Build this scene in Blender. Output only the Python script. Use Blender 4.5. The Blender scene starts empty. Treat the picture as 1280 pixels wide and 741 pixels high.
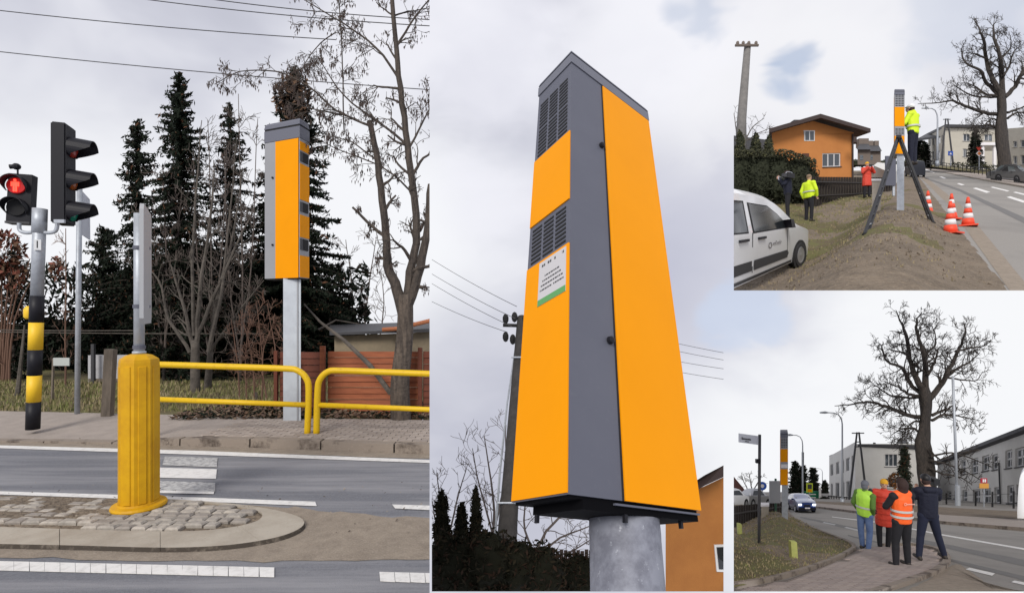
import bpy, bmesh, math, random
from mathutils import Vector, Matrix, noise
V = Vector
sc = bpy.context.scene
R = random.Random(7)
rad = math.radians

# ---------------------------------------------------------------- camera
FP, CX, CY, CAMZ = 640.0, 640.0, 390.0, 1.6
cam = bpy.data.cameras.new('camera'); cam.sensor_width = 36; cam.lens = 18.0
cam.shift_y = (CY - 370.5) / 1280.0; cam.clip_start = .05; cam.clip_end = 3000
co = bpy.data.objects.new('camera', cam); sc.collection.objects.link(co)
co.location = (0, 0, CAMZ); co.rotation_euler = (math.pi/2, 0, 0); sc.camera = co
sc.view_settings.view_transform = 'Standard'; sc.view_settings.look = 'None'
sc.view_settings.exposure = 0.5; sc.view_settings.gamma = 1.0
sc.cycles.max_bounces = 6

# ---------------------------------------------------------------- light: bright overcast with a weak soft sun
SUN = V((-.22, -.80, .62)).normalized()
w = bpy.data.worlds.new('World'); sc.world = w; w.use_nodes = True
nt = w.node_tree; N = nt.nodes; N.clear(); LK = nt.links.new
def nd(t, **k):
    n = N.new(t)
    for a, b in k.items(): setattr(n, a, b)
    return n
out = nd('ShaderNodeOutputWorld'); bg = nd('ShaderNodeBackground'); bg.inputs[1].default_value = .075
LK(bg.outputs[0], out.inputs[0])
tc = nd('ShaderNodeTexCoord')
sky = nd('ShaderNodeTexSky', sky_type='NISHITA', sun_disc=False)
sky.sun_elevation = math.asin(SUN.z); sky.sun_rotation = math.atan2(SUN.x, SUN.y)
sep = nd('ShaderNodeSeparateXYZ'); LK(tc.outputs['Generated'], sep.inputs[0])
ab = nd('ShaderNodeMath', operation='ABSOLUTE'); LK(sep.outputs[2], ab.inputs[0])
ad = nd('ShaderNodeMath', operation='ADD'); LK(ab.outputs[0], ad.inputs[0]); ad.inputs[1].default_value = .25
cb = nd('ShaderNodeCombineXYZ'); LK(sep.outputs[0], cb.inputs[0]); LK(sep.outputs[1], cb.inputs[1]); LK(ad.outputs[0], cb.inputs[2])
LK(cb.outputs[0], sky.inputs[0])
def wnoise(scale, detail, rough, off, sq=1.6):
    m = nd('ShaderNodeMapping'); m.inputs['Location'].default_value = off; m.inputs['Scale'].default_value = (1, 1, sq)
    LK(tc.outputs['Generated'], m.inputs[0])
    n = nd('ShaderNodeTexNoise'); n.inputs['Scale'].default_value = scale; n.inputs['Detail'].default_value = detail
    n.inputs['Roughness'].default_value = rough; n.inputs['Distortion'].default_value = .35
    LK(m.outputs[0], n.inputs[0]); return n
def wramp(src, pts):
    r = nd('ShaderNodeValToRGB'); r.color_ramp.interpolation = 'B_SPLINE'
    e = r.color_ramp.elements
    while len(e) < len(pts): e.new(.5)
    for i, (p, c) in enumerate(pts): e[i].position = p; e[i].color = (c[0], c[1], c[2], 1)
    LK(src, r.inputs[0]); return r
def wmix(fac, a, b, mode='MIX'):
    m = nd('ShaderNodeMix', data_type='RGBA', blend_type=mode)
    if isinstance(fac, float): m.inputs[0].default_value = fac
    else: LK(fac, m.inputs[0])
    for i, x in ((6, a), (7, b)):
        if isinstance(x, tuple): m.inputs[i].default_value = (*x, 1)
        else: LK(x, m.inputs[i])
    return m.outputs[2]
n1 = wnoise(3.3, 4, .5, (3.1, .4, 1.7))
clouds = wramp(n1.outputs[0], [(.26, (.50, .51, .59)), (.42, (.58, .59, .67)), (.55, (.68, .69, .76)), (.70, (.82, .82, .87))]).outputs[0]
ten = nd('ShaderNodeVectorMath', operation='SCALE'); LK(clouds, ten.inputs[0]); ten.inputs[3].default_value = 10.0; clouds = ten.outputs[0]
n2 = wnoise(9.0, 3, .5, (1.2, 5.0, .3))
def patch(px, py, r, soft, wob):          # a soft-edged region of the sky round one direction
    dv = V((px-CX, FP, CY-py)).normalized()
    d = nd('ShaderNodeVectorMath', operation='DISTANCE')
    nv = nd('ShaderNodeVectorMath', operation='NORMALIZE'); LK(tc.outputs['Generated'], nv.inputs[0])
    LK(nv.outputs[0], d.inputs[0]); d.inputs[1].default_value = dv
    a = nd('ShaderNodeMath', operation='MULTIPLY_ADD'); LK(n2.outputs[0], a.inputs[0]); a.inputs[1].default_value = wob; LK(d.outputs['Value'], a.inputs[2])
    mr = nd('ShaderNodeMapRange', interpolation_type='SMOOTHSTEP'); LK(a.outputs[0], mr.inputs[0])
    mr.inputs[1].default_value = r+wob*.5; mr.inputs[2].default_value = r+wob*.5+soft; mr.inputs[3].default_value = 1; mr.inputs[4].default_value = 0
    return mr.outputs[0]
def mul(a, k):
    m = nd('ShaderNodeMath', operation='MULTIPLY'); LK(a, m.inputs[0]); m.inputs[1].default_value = k; return m.outputs[0]
col = clouds
col = wmix(mul(patch(1180, 520, .28, .22, .08), .95), col, (8.9, 9.0, 9.2))     # thin bright cloud to the right
col = wmix(mul(patch(975, 150, .13, .16, .1), .9), col, (8.7, 8.7, 9.0))
col = wmix(mul(patch(110, 330, .12, .2, .1), .95), col, (8.8, 8.9, 9.2))
col = wmix(mul(patch(440, 300, .14, .22, .1), .95), col, (8.8, 8.9, 9.2))
col = wmix(mul(patch(800, 60, .06, .16, .15), .8), col, (8.7, 8.7, 9.2))
col = wmix(mul(patch(600, 60, .06, .16, .2), .6), col, (8.4, 8.4, 9.1))
col = wmix(mul(patch(610, 250, .02, .12, .15), .6), col, (8.3, 8.3, 9.0))
col = wmix(mul(patch(600, 530, .12, .2, .15), .55), col, (4.6, 4.7, 5.6))
col = wmix(mul(patch(880, 330, .10, .2, .15), .7), col, (5.0, 5.1, 6.2))
# blue seen through the gaps: the clear sky itself
blue = nd('ShaderNodeVectorMath', operation='SCALE'); LK(sky.outputs[0], blue.inputs[0]); blue.inputs[3].default_value = 2.0
bw = wmix(.62, blue.outputs[0], (5.6, 6.3, 7.6))
for px, py, r, k in ((988, 88, .006, .75), (966, 110, .002, .6), (995, 115, .002, .5), (880, 8, .02, .5), (1215, 10, .06, .3), (930, 395, .05, .35)):
    col = wmix(mul(patch(px, py, r, .035, .13), k), col, bw)
LK(col, bg.inputs[0])
sl = bpy.data.lights.new('sun', 'SUN'); sl.energy = 1.9; sl.angle = rad(22); sl.color = (1, .95, .88)
so = bpy.data.objects.new('sun', sl); sc.collection.objects.link(so); so.rotation_euler = SUN.to_track_quat('Z', 'Y').to_euler()

# ---------------------------------------------------------------- helpers
def W(px, py, d): return V(((px-CX)/FP*d, d, CAMZ+(CY-py)/FP*d))
def PX(v): return (CX+FP*v[0]/v[1], CY-FP*(v[2]-CAMZ)/v[1])
class Place:                     # one stretch of ground: the slope it lies on and how far it reaches
    def __init__(s, hor, rect): s.hor = hor; s.s = (CY-hor)/FP; s.rect = rect
    def G(s, px, py, h=0.): return W(px, py, FP*(1.6-h)/(py-s.hor))
    def L(s, x, d, h=0.): return V((x, d, s.s*d+h))
P1 = Place(410, (None, None, 537.0, None)); P2 = Place(720, (539.8, None, 904.4, 738.6))
P3 = Place(205, (917.2, None, 1294.0, 363.0)); P4 = Place(606, (917.2, 374.5, 1294.0, 738.6))
CUR = [P1]; ORG = {}; PLC = {}
def M(name, c, rough=.75, metal=0., n=None, b=None, spec=.4, n2=None, coat=0.):
    m = bpy.data.materials.new(name); m.use_nodes = True; t = m.node_tree
    p = t.nodes['Principled BSDF']; p.inputs['Base Color'].default_value = (*c, 1)
    p.inputs['Roughness'].default_value = rough; p.inputs['Metallic'].default_value = metal
    p.inputs['Specular IOR Level'].default_value = spec; p.inputs['Coat Weight'].default_value = coat
    tcn = t.nodes.new('ShaderNodeTexCoord'); last = None
    for q, spc in enumerate((n, n2)):
        if not spc: continue
        scale, c2, lo, hi = spc[:4]
        nz = t.nodes.new('ShaderNodeTexNoise'); nz.inputs['Scale'].default_value = scale; nz.inputs['Detail'].default_value = 6; nz.inputs['Roughness'].default_value = .65
        if len(spc) > 4:
            mp = t.nodes.new('ShaderNodeMapping'); mp.inputs['Scale'].default_value = spc[4]; t.links.new(tcn.outputs['Object'], mp.inputs[0]); t.links.new(mp.outputs[0], nz.inputs[0])
        else: t.links.new(tcn.outputs['Object'], nz.inputs[0])
        mr = t.nodes.new('ShaderNodeMapRange'); mr.inputs[1].default_value = lo; mr.inputs[2].default_value = hi; t.links.new(nz.outputs[0], mr.inputs[0])
        mx = t.nodes.new('ShaderNodeMix'); mx.data_type = 'RGBA'; t.links.new(mr.outputs[0], mx.inputs[0])
        if last: t.links.new(last, mx.inputs[6])
        else: mx.inputs[6].default_value = (*c, 1)
        mx.inputs[7].default_value = (*c2, 1); last = mx.outputs[2]
    if last: t.links.new(last, p.inputs['Base Color'])
    if b:
        nz = t.nodes.new('ShaderNodeTexNoise'); nz.inputs['Scale'].default_value = b[0]; nz.inputs['Detail'].default_value = 5; t.links.new(tcn.outputs['Object'], nz.inputs[0])
        bp = t.nodes.new('ShaderNodeBump'); bp.inputs['Strength'].default_value = b[1]; bp.inputs['Distance'].default_value = b[2] if len(b) > 2 else .01
        t.links.new(nz.outputs[0], bp.inputs['Height']); t.links.new(bp.outputs[0], p.inputs['Normal'])
    return m
def emis(m, c, s):
    p = m.node_tree.nodes['Principled BSDF']; p.inputs['Emission Color'].default_value = (*c, 1); p.inputs['Emission Strength'].default_value = s; return m
class MB:
    def __init__(s): s.v = []; s.f = []; s.m = []; s.map = None
    def add(s, vs, fs, mi=0):
        o = len(s.v)
        s.v.extend([s.map(*x) for x in vs] if s.map else [V(x) for x in vs])
        for f in fs: s.f.append([i+o for i in f]); s.m.append(mi)
    def poly(s, pts, mi=0): s.add(pts, [list(range(len(pts)))], mi)
    def box(s, a, b, mi=0):
        (x0, y0, z0), (x1, y1, z1) = a, b
        s.add([(x0,y0,z0),(x1,y0,z0),(x1,y1,z0),(x0,y1,z0),(x0,y0,z1),(x1,y0,z1),(x1,y1,z1),(x0,y1,z1)],
              [(0,3,2,1),(4,5,6,7),(0,1,5,4),(1,2,6,5),(2,3,7,6),(3,0,4,7)], mi)
    def hexa(s, p, mi=0): s.add(p, [(0,3,2,1),(4,5,6,7),(0,1,5,4),(1,2,6,5),(2,3,7,6),(3,0,4,7)], mi)
    def prism(s, pts, vec, mi=0):
        n = len(pts); vec = V(vec); q = [V(p) for p in pts]
        s.add(q+[p+vec for p in q], [list(range(n))[::-1], list(range(n, 2*n))]+[(i, (i+1) % n, (i+1) % n+n, i+n) for i in range(n)], mi)
    def tube(s, pts, rs, n=6, mi=0, cap=True):
        pts = [V(p) for p in pts]
        if not hasattr(rs, '__len__'): rs = [rs]*len(pts)
        k = len(pts); vs = []; u = None
        for i, p in enumerate(pts):
            t = (pts[min(i+1, k-1)]-pts[max(i-1, 0)])
            if t.length < 1e-9: t = V((0, 0, 1))
            t.normalize()
            if u is None: u = t.cross(V((0, 0, 1)) if abs(t.z) < .9 else V((1, 0, 0))).normalized()
            else:
                u = u-t*u.dot(t); u = u.normalized() if u.length > 1e-6 else t.orthogonal().normalized()
            v = t.cross(u)
            for j in range(n):
                a = 2*math.pi*j/n; vs.append(p+(u*math.cos(a)+v*math.sin(a))*rs[i])
        fs = [(i*n+j, i*n+(j+1) % n, (i+1)*n+(j+1) % n, (i+1)*n+j) for i in range(k-1) for j in range(n)]
        if cap: fs += [tuple(range(n))[::-1], tuple(range((k-1)*n, k*n))]
        s.add(vs, fs, mi)
    def lathe(s, c, prof, n=16, mi=0, ax=(0, 0, 1), ph=0.):
        c = V(c); ax = V(ax).normalized(); u = ax.orthogonal().normalized() if abs(ax.z) < .999 else V((1, 0, 0)); v = ax.cross(u); vs = []
        for r, z in prof:
            for j in range(n):
                a = 2*math.pi*j/n+ph; vs.append(c+ax*z+(u*math.cos(a)+v*math.sin(a))*r)
        k = len(prof)
        fs = [(i*n+j, i*n+(j+1) % n, (i+1)*n+(j+1) % n, (i+1)*n+j) for i in range(k-1) for j in range(n)]
        fs += [tuple(range(n))[::-1], tuple(range((k-1)*n, k*n))]
        s.add(vs, fs, mi)
    def ell(s, c, r, n=10, mi=0):
        c = V(c); k = n//2+1; vs = []
        for i in range(k+1):
            ph = math.pi*i/k
            for j in range(n):
                a = 2*math.pi*j/n
                vs.append(c+V((r[0]*math.sin(ph)*math.cos(a), r[1]*math.sin(ph)*math.sin(a), r[2]*math.cos(ph))))
        s.add(vs, [(i*n+j, i*n+(j+1) % n, (i+1)*n+(j+1) % n, (i+1)*n+j) for i in range(k) for j in range(n)], mi)
    def rbox(s, x0, x1, yt, yb, d, dep, mi=0):       # upright box that squarely faces the road user
        a = [W(x0, yb, d), W(x1, yb, d), W(x1, yb, d), W(x0, yb, d)]; h = W(x0, yt, d).z-a[0].z
        r = V((((x0+x1)/2-CX)/FP, 1, 0)).normalized()*dep; a[2] = a[2]+r; a[3] = a[3]+r
        s.hexa(a+[p+V((0, 0, h)) for p in a], mi)
    def rprism(s, pts, k, mi=0):
        e = V((0, 0, CAMZ)); q = [V(p) for p in pts]; n = len(q)
        s.add(q+[p+(p-e)*k for p in q], [list(range(n))[::-1], list(range(n, 2*n))]+[(i, (i+1) % n, (i+1) % n+n, i+n) for i in range(n)], mi)
    def cap(s, p, q, r1, r2, sy=1., n=12, fl=1.):      # tapered limb with round ends
        p, q = V(p), V(q); t = (q-p); L = t.length; t.normalize(); u = t.orthogonal().normalized(); v = t.cross(u); vs = []
        st = [(-r1*math.cos(a)*fl, r1*math.sin(a)) for a in (.12, .5, .9, 1.3)]+[(L*k, r1+(r2-r1)*k) for k in (.25, .5, .75)]+[(L+r2*math.cos(a), r2*math.sin(a)) for a in (1.3, .9, .5, .12)]
        for z, r in st:
            cz = p+t*z
            for j in range(n):
                a = 2*math.pi*j/n; w_ = u*math.cos(a)*r+v*math.sin(a)*r; w_.y *= sy; vs.append(cz+w_)
        k = len(st)
        s.add(vs, [(i*n+j, i*n+(j+1) % n, (i+1)*n+(j+1) % n, (i+1)*n+j) for i in range(k-1) for j in range(n)]+[tuple(range(n))[::-1], tuple(range((k-1)*n, k*n))])
    def build(s, name, mats, parent=None, origin=None, smooth=False, **tags):
        O = V(ORG[parent.name]) if parent else V(origin) if origin is not None else (V(s.v[0]) if s.v else V((0,0,0)))
        me = bpy.data.meshes.new(name); me.from_pydata([tuple(x-O) for x in s.v], [], s.f)
        mats = mats if isinstance(mats, (list, tuple)) else [mats]
        for m in mats: me.materials.append(m)
        if len(mats) > 1: me.polygons.foreach_set('material_index', s.m)
        if smooth: me.polygons.foreach_set('use_smooth', [True]*len(s.f))
        ob = bpy.data.objects.new(name, me); sc.collection.objects.link(ob)
        if parent: ob.parent = parent
        else: ob.location = O
        ORG[ob.name] = O; PLC[ob.name] = CUR[0]
        for k, x in tags.items(): ob[k] = x
        return ob
def thing(name, label, cat, loc, group=None):
    o = bpy.data.objects.new(name, None); sc.collection.objects.link(o); o.location = loc; o.empty_display_size = .1
    o['label'] = label; o['category'] = cat
    if group: o['group'] = group
    ORG[o.name] = V(loc); PLC[o.name] = CUR[0]; return o
def tag(o, label, cat, group=None):
    o['label'] = label; o['category'] = cat
    if group: o['group'] = group
    return o
def sub(pts, n=6):                # smooth curve through points
    pts = [V(p) for p in pts]; o = []
    for i in range(len(pts)-1):
        a, b, c, d = pts[max(i-1, 0)], pts[i], pts[i+1], pts[min(i+2, len(pts)-1)]
        for k in range(n):
            t = k/n; o.append(.5*((2*b)+(c-a)*t+(2*a-5*b+4*c-d)*t*t+(3*b-a-3*c+d)*t**3))
    return o+[pts[-1]]
def text(body, size, parent, mat, mtx, name='lettering', ext=.001):
    cu = bpy.data.curves.new(name, 'FONT'); cu.body = body; cu.size = size; cu.extrude = ext; cu.align_x = 'CENTER'; cu.align_y = 'CENTER'; cu.materials.append(mat)
    o = bpy.data.objects.new(name, cu); sc.collection.objects.link(o)
    o.parent = parent; m = mtx.copy(); m.translation = m.translation-ORG[parent.name]; o.matrix_local = m; bpy.context.view_layer.update()
    me = bpy.data.meshes.new_from_object(o.evaluated_get(bpy.context.evaluated_depsgraph_get())); bpy.data.objects.remove(o); o = bpy.data.objects.new(name, me); sc.collection.objects.link(o); o.parent = parent; o.matrix_local = m; PLC[o.name] = None; return o
def basis(o, x, y):
    x = V(x).normalized(); y = (V(y)-x*V(y).dot(x)).normalized(); z = x.cross(y)
    m = Matrix((x, y, z)).transposed().to_4x4(); m.translation = V(o); return m

# ---------------------------------------------------------------- vegetation helpers: (px, py, depth offset) mapped at distance d
def UM(d): return lambda p: W(p[0], p[1], d+p[2]*d/FP)
def grow(mb, p, v, L, r, lvl, rng, um, up=.05, wob=.28, kids=3, tips=None, ang=(.5, 1.1), rmin=.3):
    k = max(2, min(7, int(L/7)+1)); pts = [V(p)]; v = V(v).normalized()
    for i in range(k):
        v = (v+V((rng.uniform(-wob, wob), rng.uniform(-wob, wob)-up, rng.uniform(-wob, wob)))).normalized()
        pts.append(pts[-1]+v*(L/k))
    r1 = max(rmin*.8, r*.45)
    mb.tube([um(q) for q in pts], [mb.sc*(r+(r1-r)*i/k) for i in range(k+1)], 5 if r > 1.6 else 3, cap=False)
    if lvl <= 0:
        if tips is not None: tips.append(pts)
        return
    for c in range(kids):
        t = rng.uniform(.25, 1); i = min(k-1, int(t*k)); f = t*k-i; q = pts[i].lerp(pts[i+1], f)
        d = (pts[i+1]-pts[i]).normalized(); a = rng.uniform(*ang); ax = V((rng.gauss(0, .5), rng.gauss(0, .5), rng.gauss(0, 1))).normalized()
        o = ax.cross(d); o = o.normalized() if o.length > 1e-3 else d.orthogonal()
        nv = d*math.cos(a)+o*math.sin(a)*rng.choice((-1, 1))
        grow(mb, q, nv, L*rng.uniform(.45, .75), max(rmin, r*.55*(1-.35*t)), lvl-1, rng, um, up, wob, kids, tips, ang, rmin)
def limb(mb, pts, r0, r1, um, rng, kids=8, kl=30, lvl=2, tips=None, start=.25, n=7, up=.05, kk=3, rmin=.3):
    P = sub([V(p) if len(p) == 3 else V((p[0], p[1], 0)) for p in pts], 4); k = len(P)
    P = [q+V((rng.uniform(-.4, .4), rng.uniform(-.4, .4), 0))*min(r0, 2.) for q in P]
    rs = [r0+(r1-r0)*i/(k-1) for i in range(k)]
    mb.tube([um(q) for q in P], [mb.sc*r for r in rs], n, cap=True)
    for c in range(kids):
        t = start+(1-start)*(c+rng.random())/kids; i = min(k-2, int(t*(k-1))); q = P[i]; d = (P[i+1]-P[i]).normalized()
        a = rng.uniform(.45, 1.15); o = V((d.y, -d.x, rng.uniform(-.9, .9))).normalized()*rng.choice((-1, 1))
        grow(mb, q, d*math.cos(a)+o*math.sin(a), kl*rng.uniform(.5, 1.1)*(1.15-.4*t), max(rmin, rs[i]*.5), lvl, rng, um, up, .3, kk, tips, rmin=rmin)
def tmb(d): m = MB(); m.sc = d/FP; return m
def leafquad(mb, c, s, rng, um, el=1.6, mi=0):
    a = V((rng.gauss(0, 1), rng.gauss(0, 1), rng.gauss(0, 1))).normalized(); b = a.orthogonal().normalized()
    b = (b*math.cos(q := rng.uniform(0, 6.3))+a.cross(b)*math.sin(q)); a = a*s*el; b = b*s
    mb.add([um(c-a), um(c-b*.6), um(c+a), um(c+b*.6)], [(0, 1, 2, 3)], mi)
def blobs(mb, els, n, s, rng, um, core=True, el=1.5, nm=1):
    tot = sum(e[2]*e[3] for e in els)
    for (cx, cy, rx, ry, rz) in els:
        if core:
            vs = []; K = 9
            for i in range(K+1):
                ph = math.pi*i/K
                for j in range(12):
                    a = 2*math.pi*j/12; q = .82*(1+.12*math.sin(a*3+i*1.7+cx))
                    vs.append(um(V((cx+rx*q*math.sin(ph)*math.cos(a), cy-ry*q*math.cos(ph), rz*q*math.sin(ph)*math.sin(a)))))
            mb.add(vs, [(i*12+j, i*12+(j+1) % 12, (i+1)*12+(j+1) % 12, (i+1)*12+j) for i in range(K) for j in range(12)], 0)
        for k in range(int(n*rx*ry/tot)):
            v = V((rng.gauss(0, 1), rng.gauss(0, 1), rng.gauss(0, 1))).normalized(); q = rng.uniform(.72, 1.05)*(1+.16*noise.noise(V((v.x*3+cx, v.y*3+cy, v.z*3))))
            leafquad(mb, V((cx+rx*v.x*q, cy+ry*v.y*q, rz*v.z*q)), s*rng.uniform(.6, 1.3), rng, um, el, rng.randrange(nm))
def spruce(name, label, cx, top, base, hw, d, rng, mats, bark, dens=1., gap=.0, ns=3.0, pw=.8, group=None, cat='tree', brown=0):
    um = UM(d); t = thing(name, label, cat, um(V((cx, base, 0))), group)
    tr = tmb(d); H = base-top; tr.tube([um(V((cx+rng.uniform(-1, 1), base-H*k/8, 0))) for k in range(9)], [tr.sc*max(.5, H*.014*(1-k/8.3)) for k in range(9)], 7)
    tr.build('trunk', bark, t, smooth=True)
    cr = tmb(d); y = top+2; 
    while y < base-H*.04:
        f = (y-top)/H; wl = hw*(f**pw)+2
        for b in range(max(3, int(5*dens))):
            if rng.random() < gap: continue
            a = rng.uniform(0, 6.283); L = wl*rng.uniform(.35, 1.25); dr = rng.uniform(.0, .35)+.2*f; k = max(2, int(L/6)); p = V((cx, y+rng.uniform(-3, 3), 0)); pts = [p]
            dv = V((math.cos(a), -.35 if f < .25 else -.05, math.sin(a)))
            for i in range(k):
                dv.y += dr*1.1/k; pts.append(pts[-1]+dv.normalized()*(L/k))
            cr.tube([um(q) for q in pts], [cr.sc*(.7*(1-i/(k+1))+.25) for i in range(k+1)], 3, 1, cap=False)
            for i in range(k):
                for q in range(max(3, int(L/k*1.25*dens))):
                    c = pts[i].lerp(pts[i+1], rng.random()); c = c+V((rng.gauss(0, 1.6), abs(rng.gauss(0, 2.4)), rng.gauss(0, 1.6)))*min(1, .3+L/25)
                    leafquad(cr, c, ns*rng.uniform(.4, .8), rng, um, 2.0, 0 if rng.random() > brown else 2)
        y += max(2.2, (4.5+f*3)/max(.6, dens))
    cr.build('crown', mats, t)
    return t
# ---------------------------------------------------------------- materials
m_asph = M('asphalt', (.125, .13, .148), .85, n=(60, (.19, .195, .215), .35, .75), n2=(1.6, (.25, .25, .265), .44, .64, (.22, 2.6, 1)), b=(150, .5, .006))
m_asph2 = M('asphalt_grey', (.24, .225, .205), .85, n=(40, (.29, .275, .255), .35, .75), n2=(.5, (.17, .16, .15), .48, .72, (.5, .12, 1)), b=(120, .4, .006))
m_tar = M('asphalt_patch', (.13, .125, .12), .8, n=(40, (.17, .165, .16), .35, .75))
m_dirt = M('dirt', (.28, .235, .185), .95, n=(9, (.20, .165, .13), .35, .7), n2=(60, (.34, .29, .24), .5, .8), b=(70, .6, .01))
m_soil = M('soil', (.21, .165, .12), .95, n=(1.6, (.14, .11, .08), .4, .62), n2=(22, (.30, .245, .18), .5, .8), b=(16, 1., .08))
m_grass = M('grass_ground', (.13, .125, .045), .95, n=(1.5, (.115, .085, .05), .42, .6), n2=(40, (.19, .17, .07), .5, .8), b=(60, .8, .03))
m_blade = M('grass_blade', (.15, .17, .05), .8, n=(3, (.22, .19, .09), .4, .6))
m_straw = M('dry_grass_blade', (.27, .22, .13), .9)
m_pave = M('pavement_concrete', (.33, .285, .25), .9, n=(5, (.26, .225, .20), .35, .7), n2=(70, (.40, .35, .31), .5, .8), b=(60, .4, .006))
m_kerb = M('kerb_concrete', (.24, .20, .165), .9, n=(3, (.08, .062, .05), .5, .62), n2=(40, (.30, .26, .22), .55, .8), b=(50, .5, .008))
m_kerbl = M('kerb_light', (.40, .36, .30), .9, n=(3, (.30, .26, .21), .4, .7), n2=(60, (.22, .19, .16), .6, .8), b=(50, .4, .006))
m_paint = M('road_paint', (.70, .69, .67), .8, n=(14, (.50, .49, .47), .48, .75), n2=(50, (.32, .32, .32), .66, .78), b=(60, .3, .004))
m_paintw = M('worn_road_paint', (.48, .48, .47), .8, n=(20, (.23, .23, .24), .42, .62))
m_sett = [M('sett_stone', c, .85, n=(20, (.20, .18, .16), .4, .8), b=(30, .6, .01)) for c in ((.36, .33, .29), (.29, .26, .23), (.42, .38, .33))]
m_yel = M('yellow_paint', (.60, .33, .006), .5, n=(5, (.48, .24, .006), .42, .7), n2=(30, (.36, .17, .01), .66, .8), b=(30, .12, .004), spec=.25)
m_yelr = M('railing_paint', (.66, .42, .008), .45, n=(14, (.48, .27, .012), .55, .8), spec=.3)
m_galv = M('galvanised_steel', (.42, .45, .49), .5, .35, n=(14, (.33, .35, .38), .4, .7), b=(12, .1, .004))
m_galvd = M('stained_galvanised_steel', (.22, .23, .27), .6, .0, n=(7, (.13, .135, .165), .42, .6), n2=(22, (.42, .44, .48), .62, .72), b=(20, .2, .004))
m_org = M('signal_orange', (.80, .295, .0004), .55, n=(1.2, (.74, .27, .0004), .3, .8), spec=.1)
m_org2 = M('orange_panel', (.80, .28, .001), .5, spec=.2)
m_boxg = M('housing_grey', (.092, .097, .125), .55, .0, n=(1.5, (.108, .113, .142), .3, .7), n2=(30, (.12, .125, .15), .6, .8), spec=.3)
m_boxg2 = M('light_housing_grey', (.27, .275, .29), .5, .1, n=(1.5, (.30, .305, .32), .3, .7))
m_boxgl = M('housing_grey_hood', (.13, .135, .165), .45, .1)
m_blk = M('black_plastic', (.010, .010, .014), .5, spec=.25)
m_blkm = M('matt_black', (.012, .012, .013), .8)
m_dgr = M('dark_grey', (.05, .05, .055), .6)
m_glass = M('dark_glass', (.02, .022, .025), .08, spec=.8)
m_white = M('white_paint', (.72, .72, .72), .5, n=(6, (.62, .62, .62), .5, .8))
m_red = M('red_lens', (.25, .02, .015), .25); m_amb = M('amber_lens', (.26, .06, .01), .25); m_grn = M('green_lens', (.0, .16, .11), .25)
m_redon = emis(M('lit_red_figure', (1, .03, .02), .4), (1, .06, .03), 1.6); m_redglow = emis(M('lit_red_lens', (.5, .01, .01), .4), (1, .01, .01), .05)
m_bark = M('bark', (.060, .048, .040), .95, n=(5, (.12, .095, .075), .42, .62, (4, 4, .7)), b=(18, 1., .03))
m_barkd = M('dark_bark', (.030, .026, .023), .95, n=(4, (.062, .050, .042), .42, .62, (3, 3, .7)), b=(10, 1., .05))
m_barkl = M('grey_bark', (.115, .10, .085), .95, n=(4, (.06, .052, .045), .4, .65), b=(14, 1., .02))
m_twig = M('twig', (.10, .08, .07), .9); m_twigr = M('red_twig', (.15, .085, .06), .9)
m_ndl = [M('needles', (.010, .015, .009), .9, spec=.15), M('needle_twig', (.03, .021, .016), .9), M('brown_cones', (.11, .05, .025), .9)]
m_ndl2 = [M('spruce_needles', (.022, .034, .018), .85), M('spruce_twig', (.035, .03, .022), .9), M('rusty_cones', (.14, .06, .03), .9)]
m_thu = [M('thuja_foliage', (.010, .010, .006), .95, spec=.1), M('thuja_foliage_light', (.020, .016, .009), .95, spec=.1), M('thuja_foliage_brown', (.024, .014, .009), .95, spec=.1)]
m_hedge = [M('hedge_leaves', (.022, .026, .012), .9), M('hedge_leaves_light', (.07, .07, .03), .9), M('hedge_leaves_mid', (.035, .036, .018), .9)]
m_leafr = [M('red_leaves', (.16, .05, .03), .8), M('brown_leaves', (.10, .055, .03), .8)]
m_wire = M('wire', (.06, .06, .065), .7)
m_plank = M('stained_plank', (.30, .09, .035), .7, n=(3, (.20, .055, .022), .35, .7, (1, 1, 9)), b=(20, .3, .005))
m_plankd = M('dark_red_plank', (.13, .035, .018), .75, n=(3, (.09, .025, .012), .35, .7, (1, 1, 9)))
m_wood = M('weathered_wood', (.17, .14, .11), .9, n=(6, (.09, .075, .06), .4, .7, (3, 3, .4)), b=(30, .5, .01))

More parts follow.
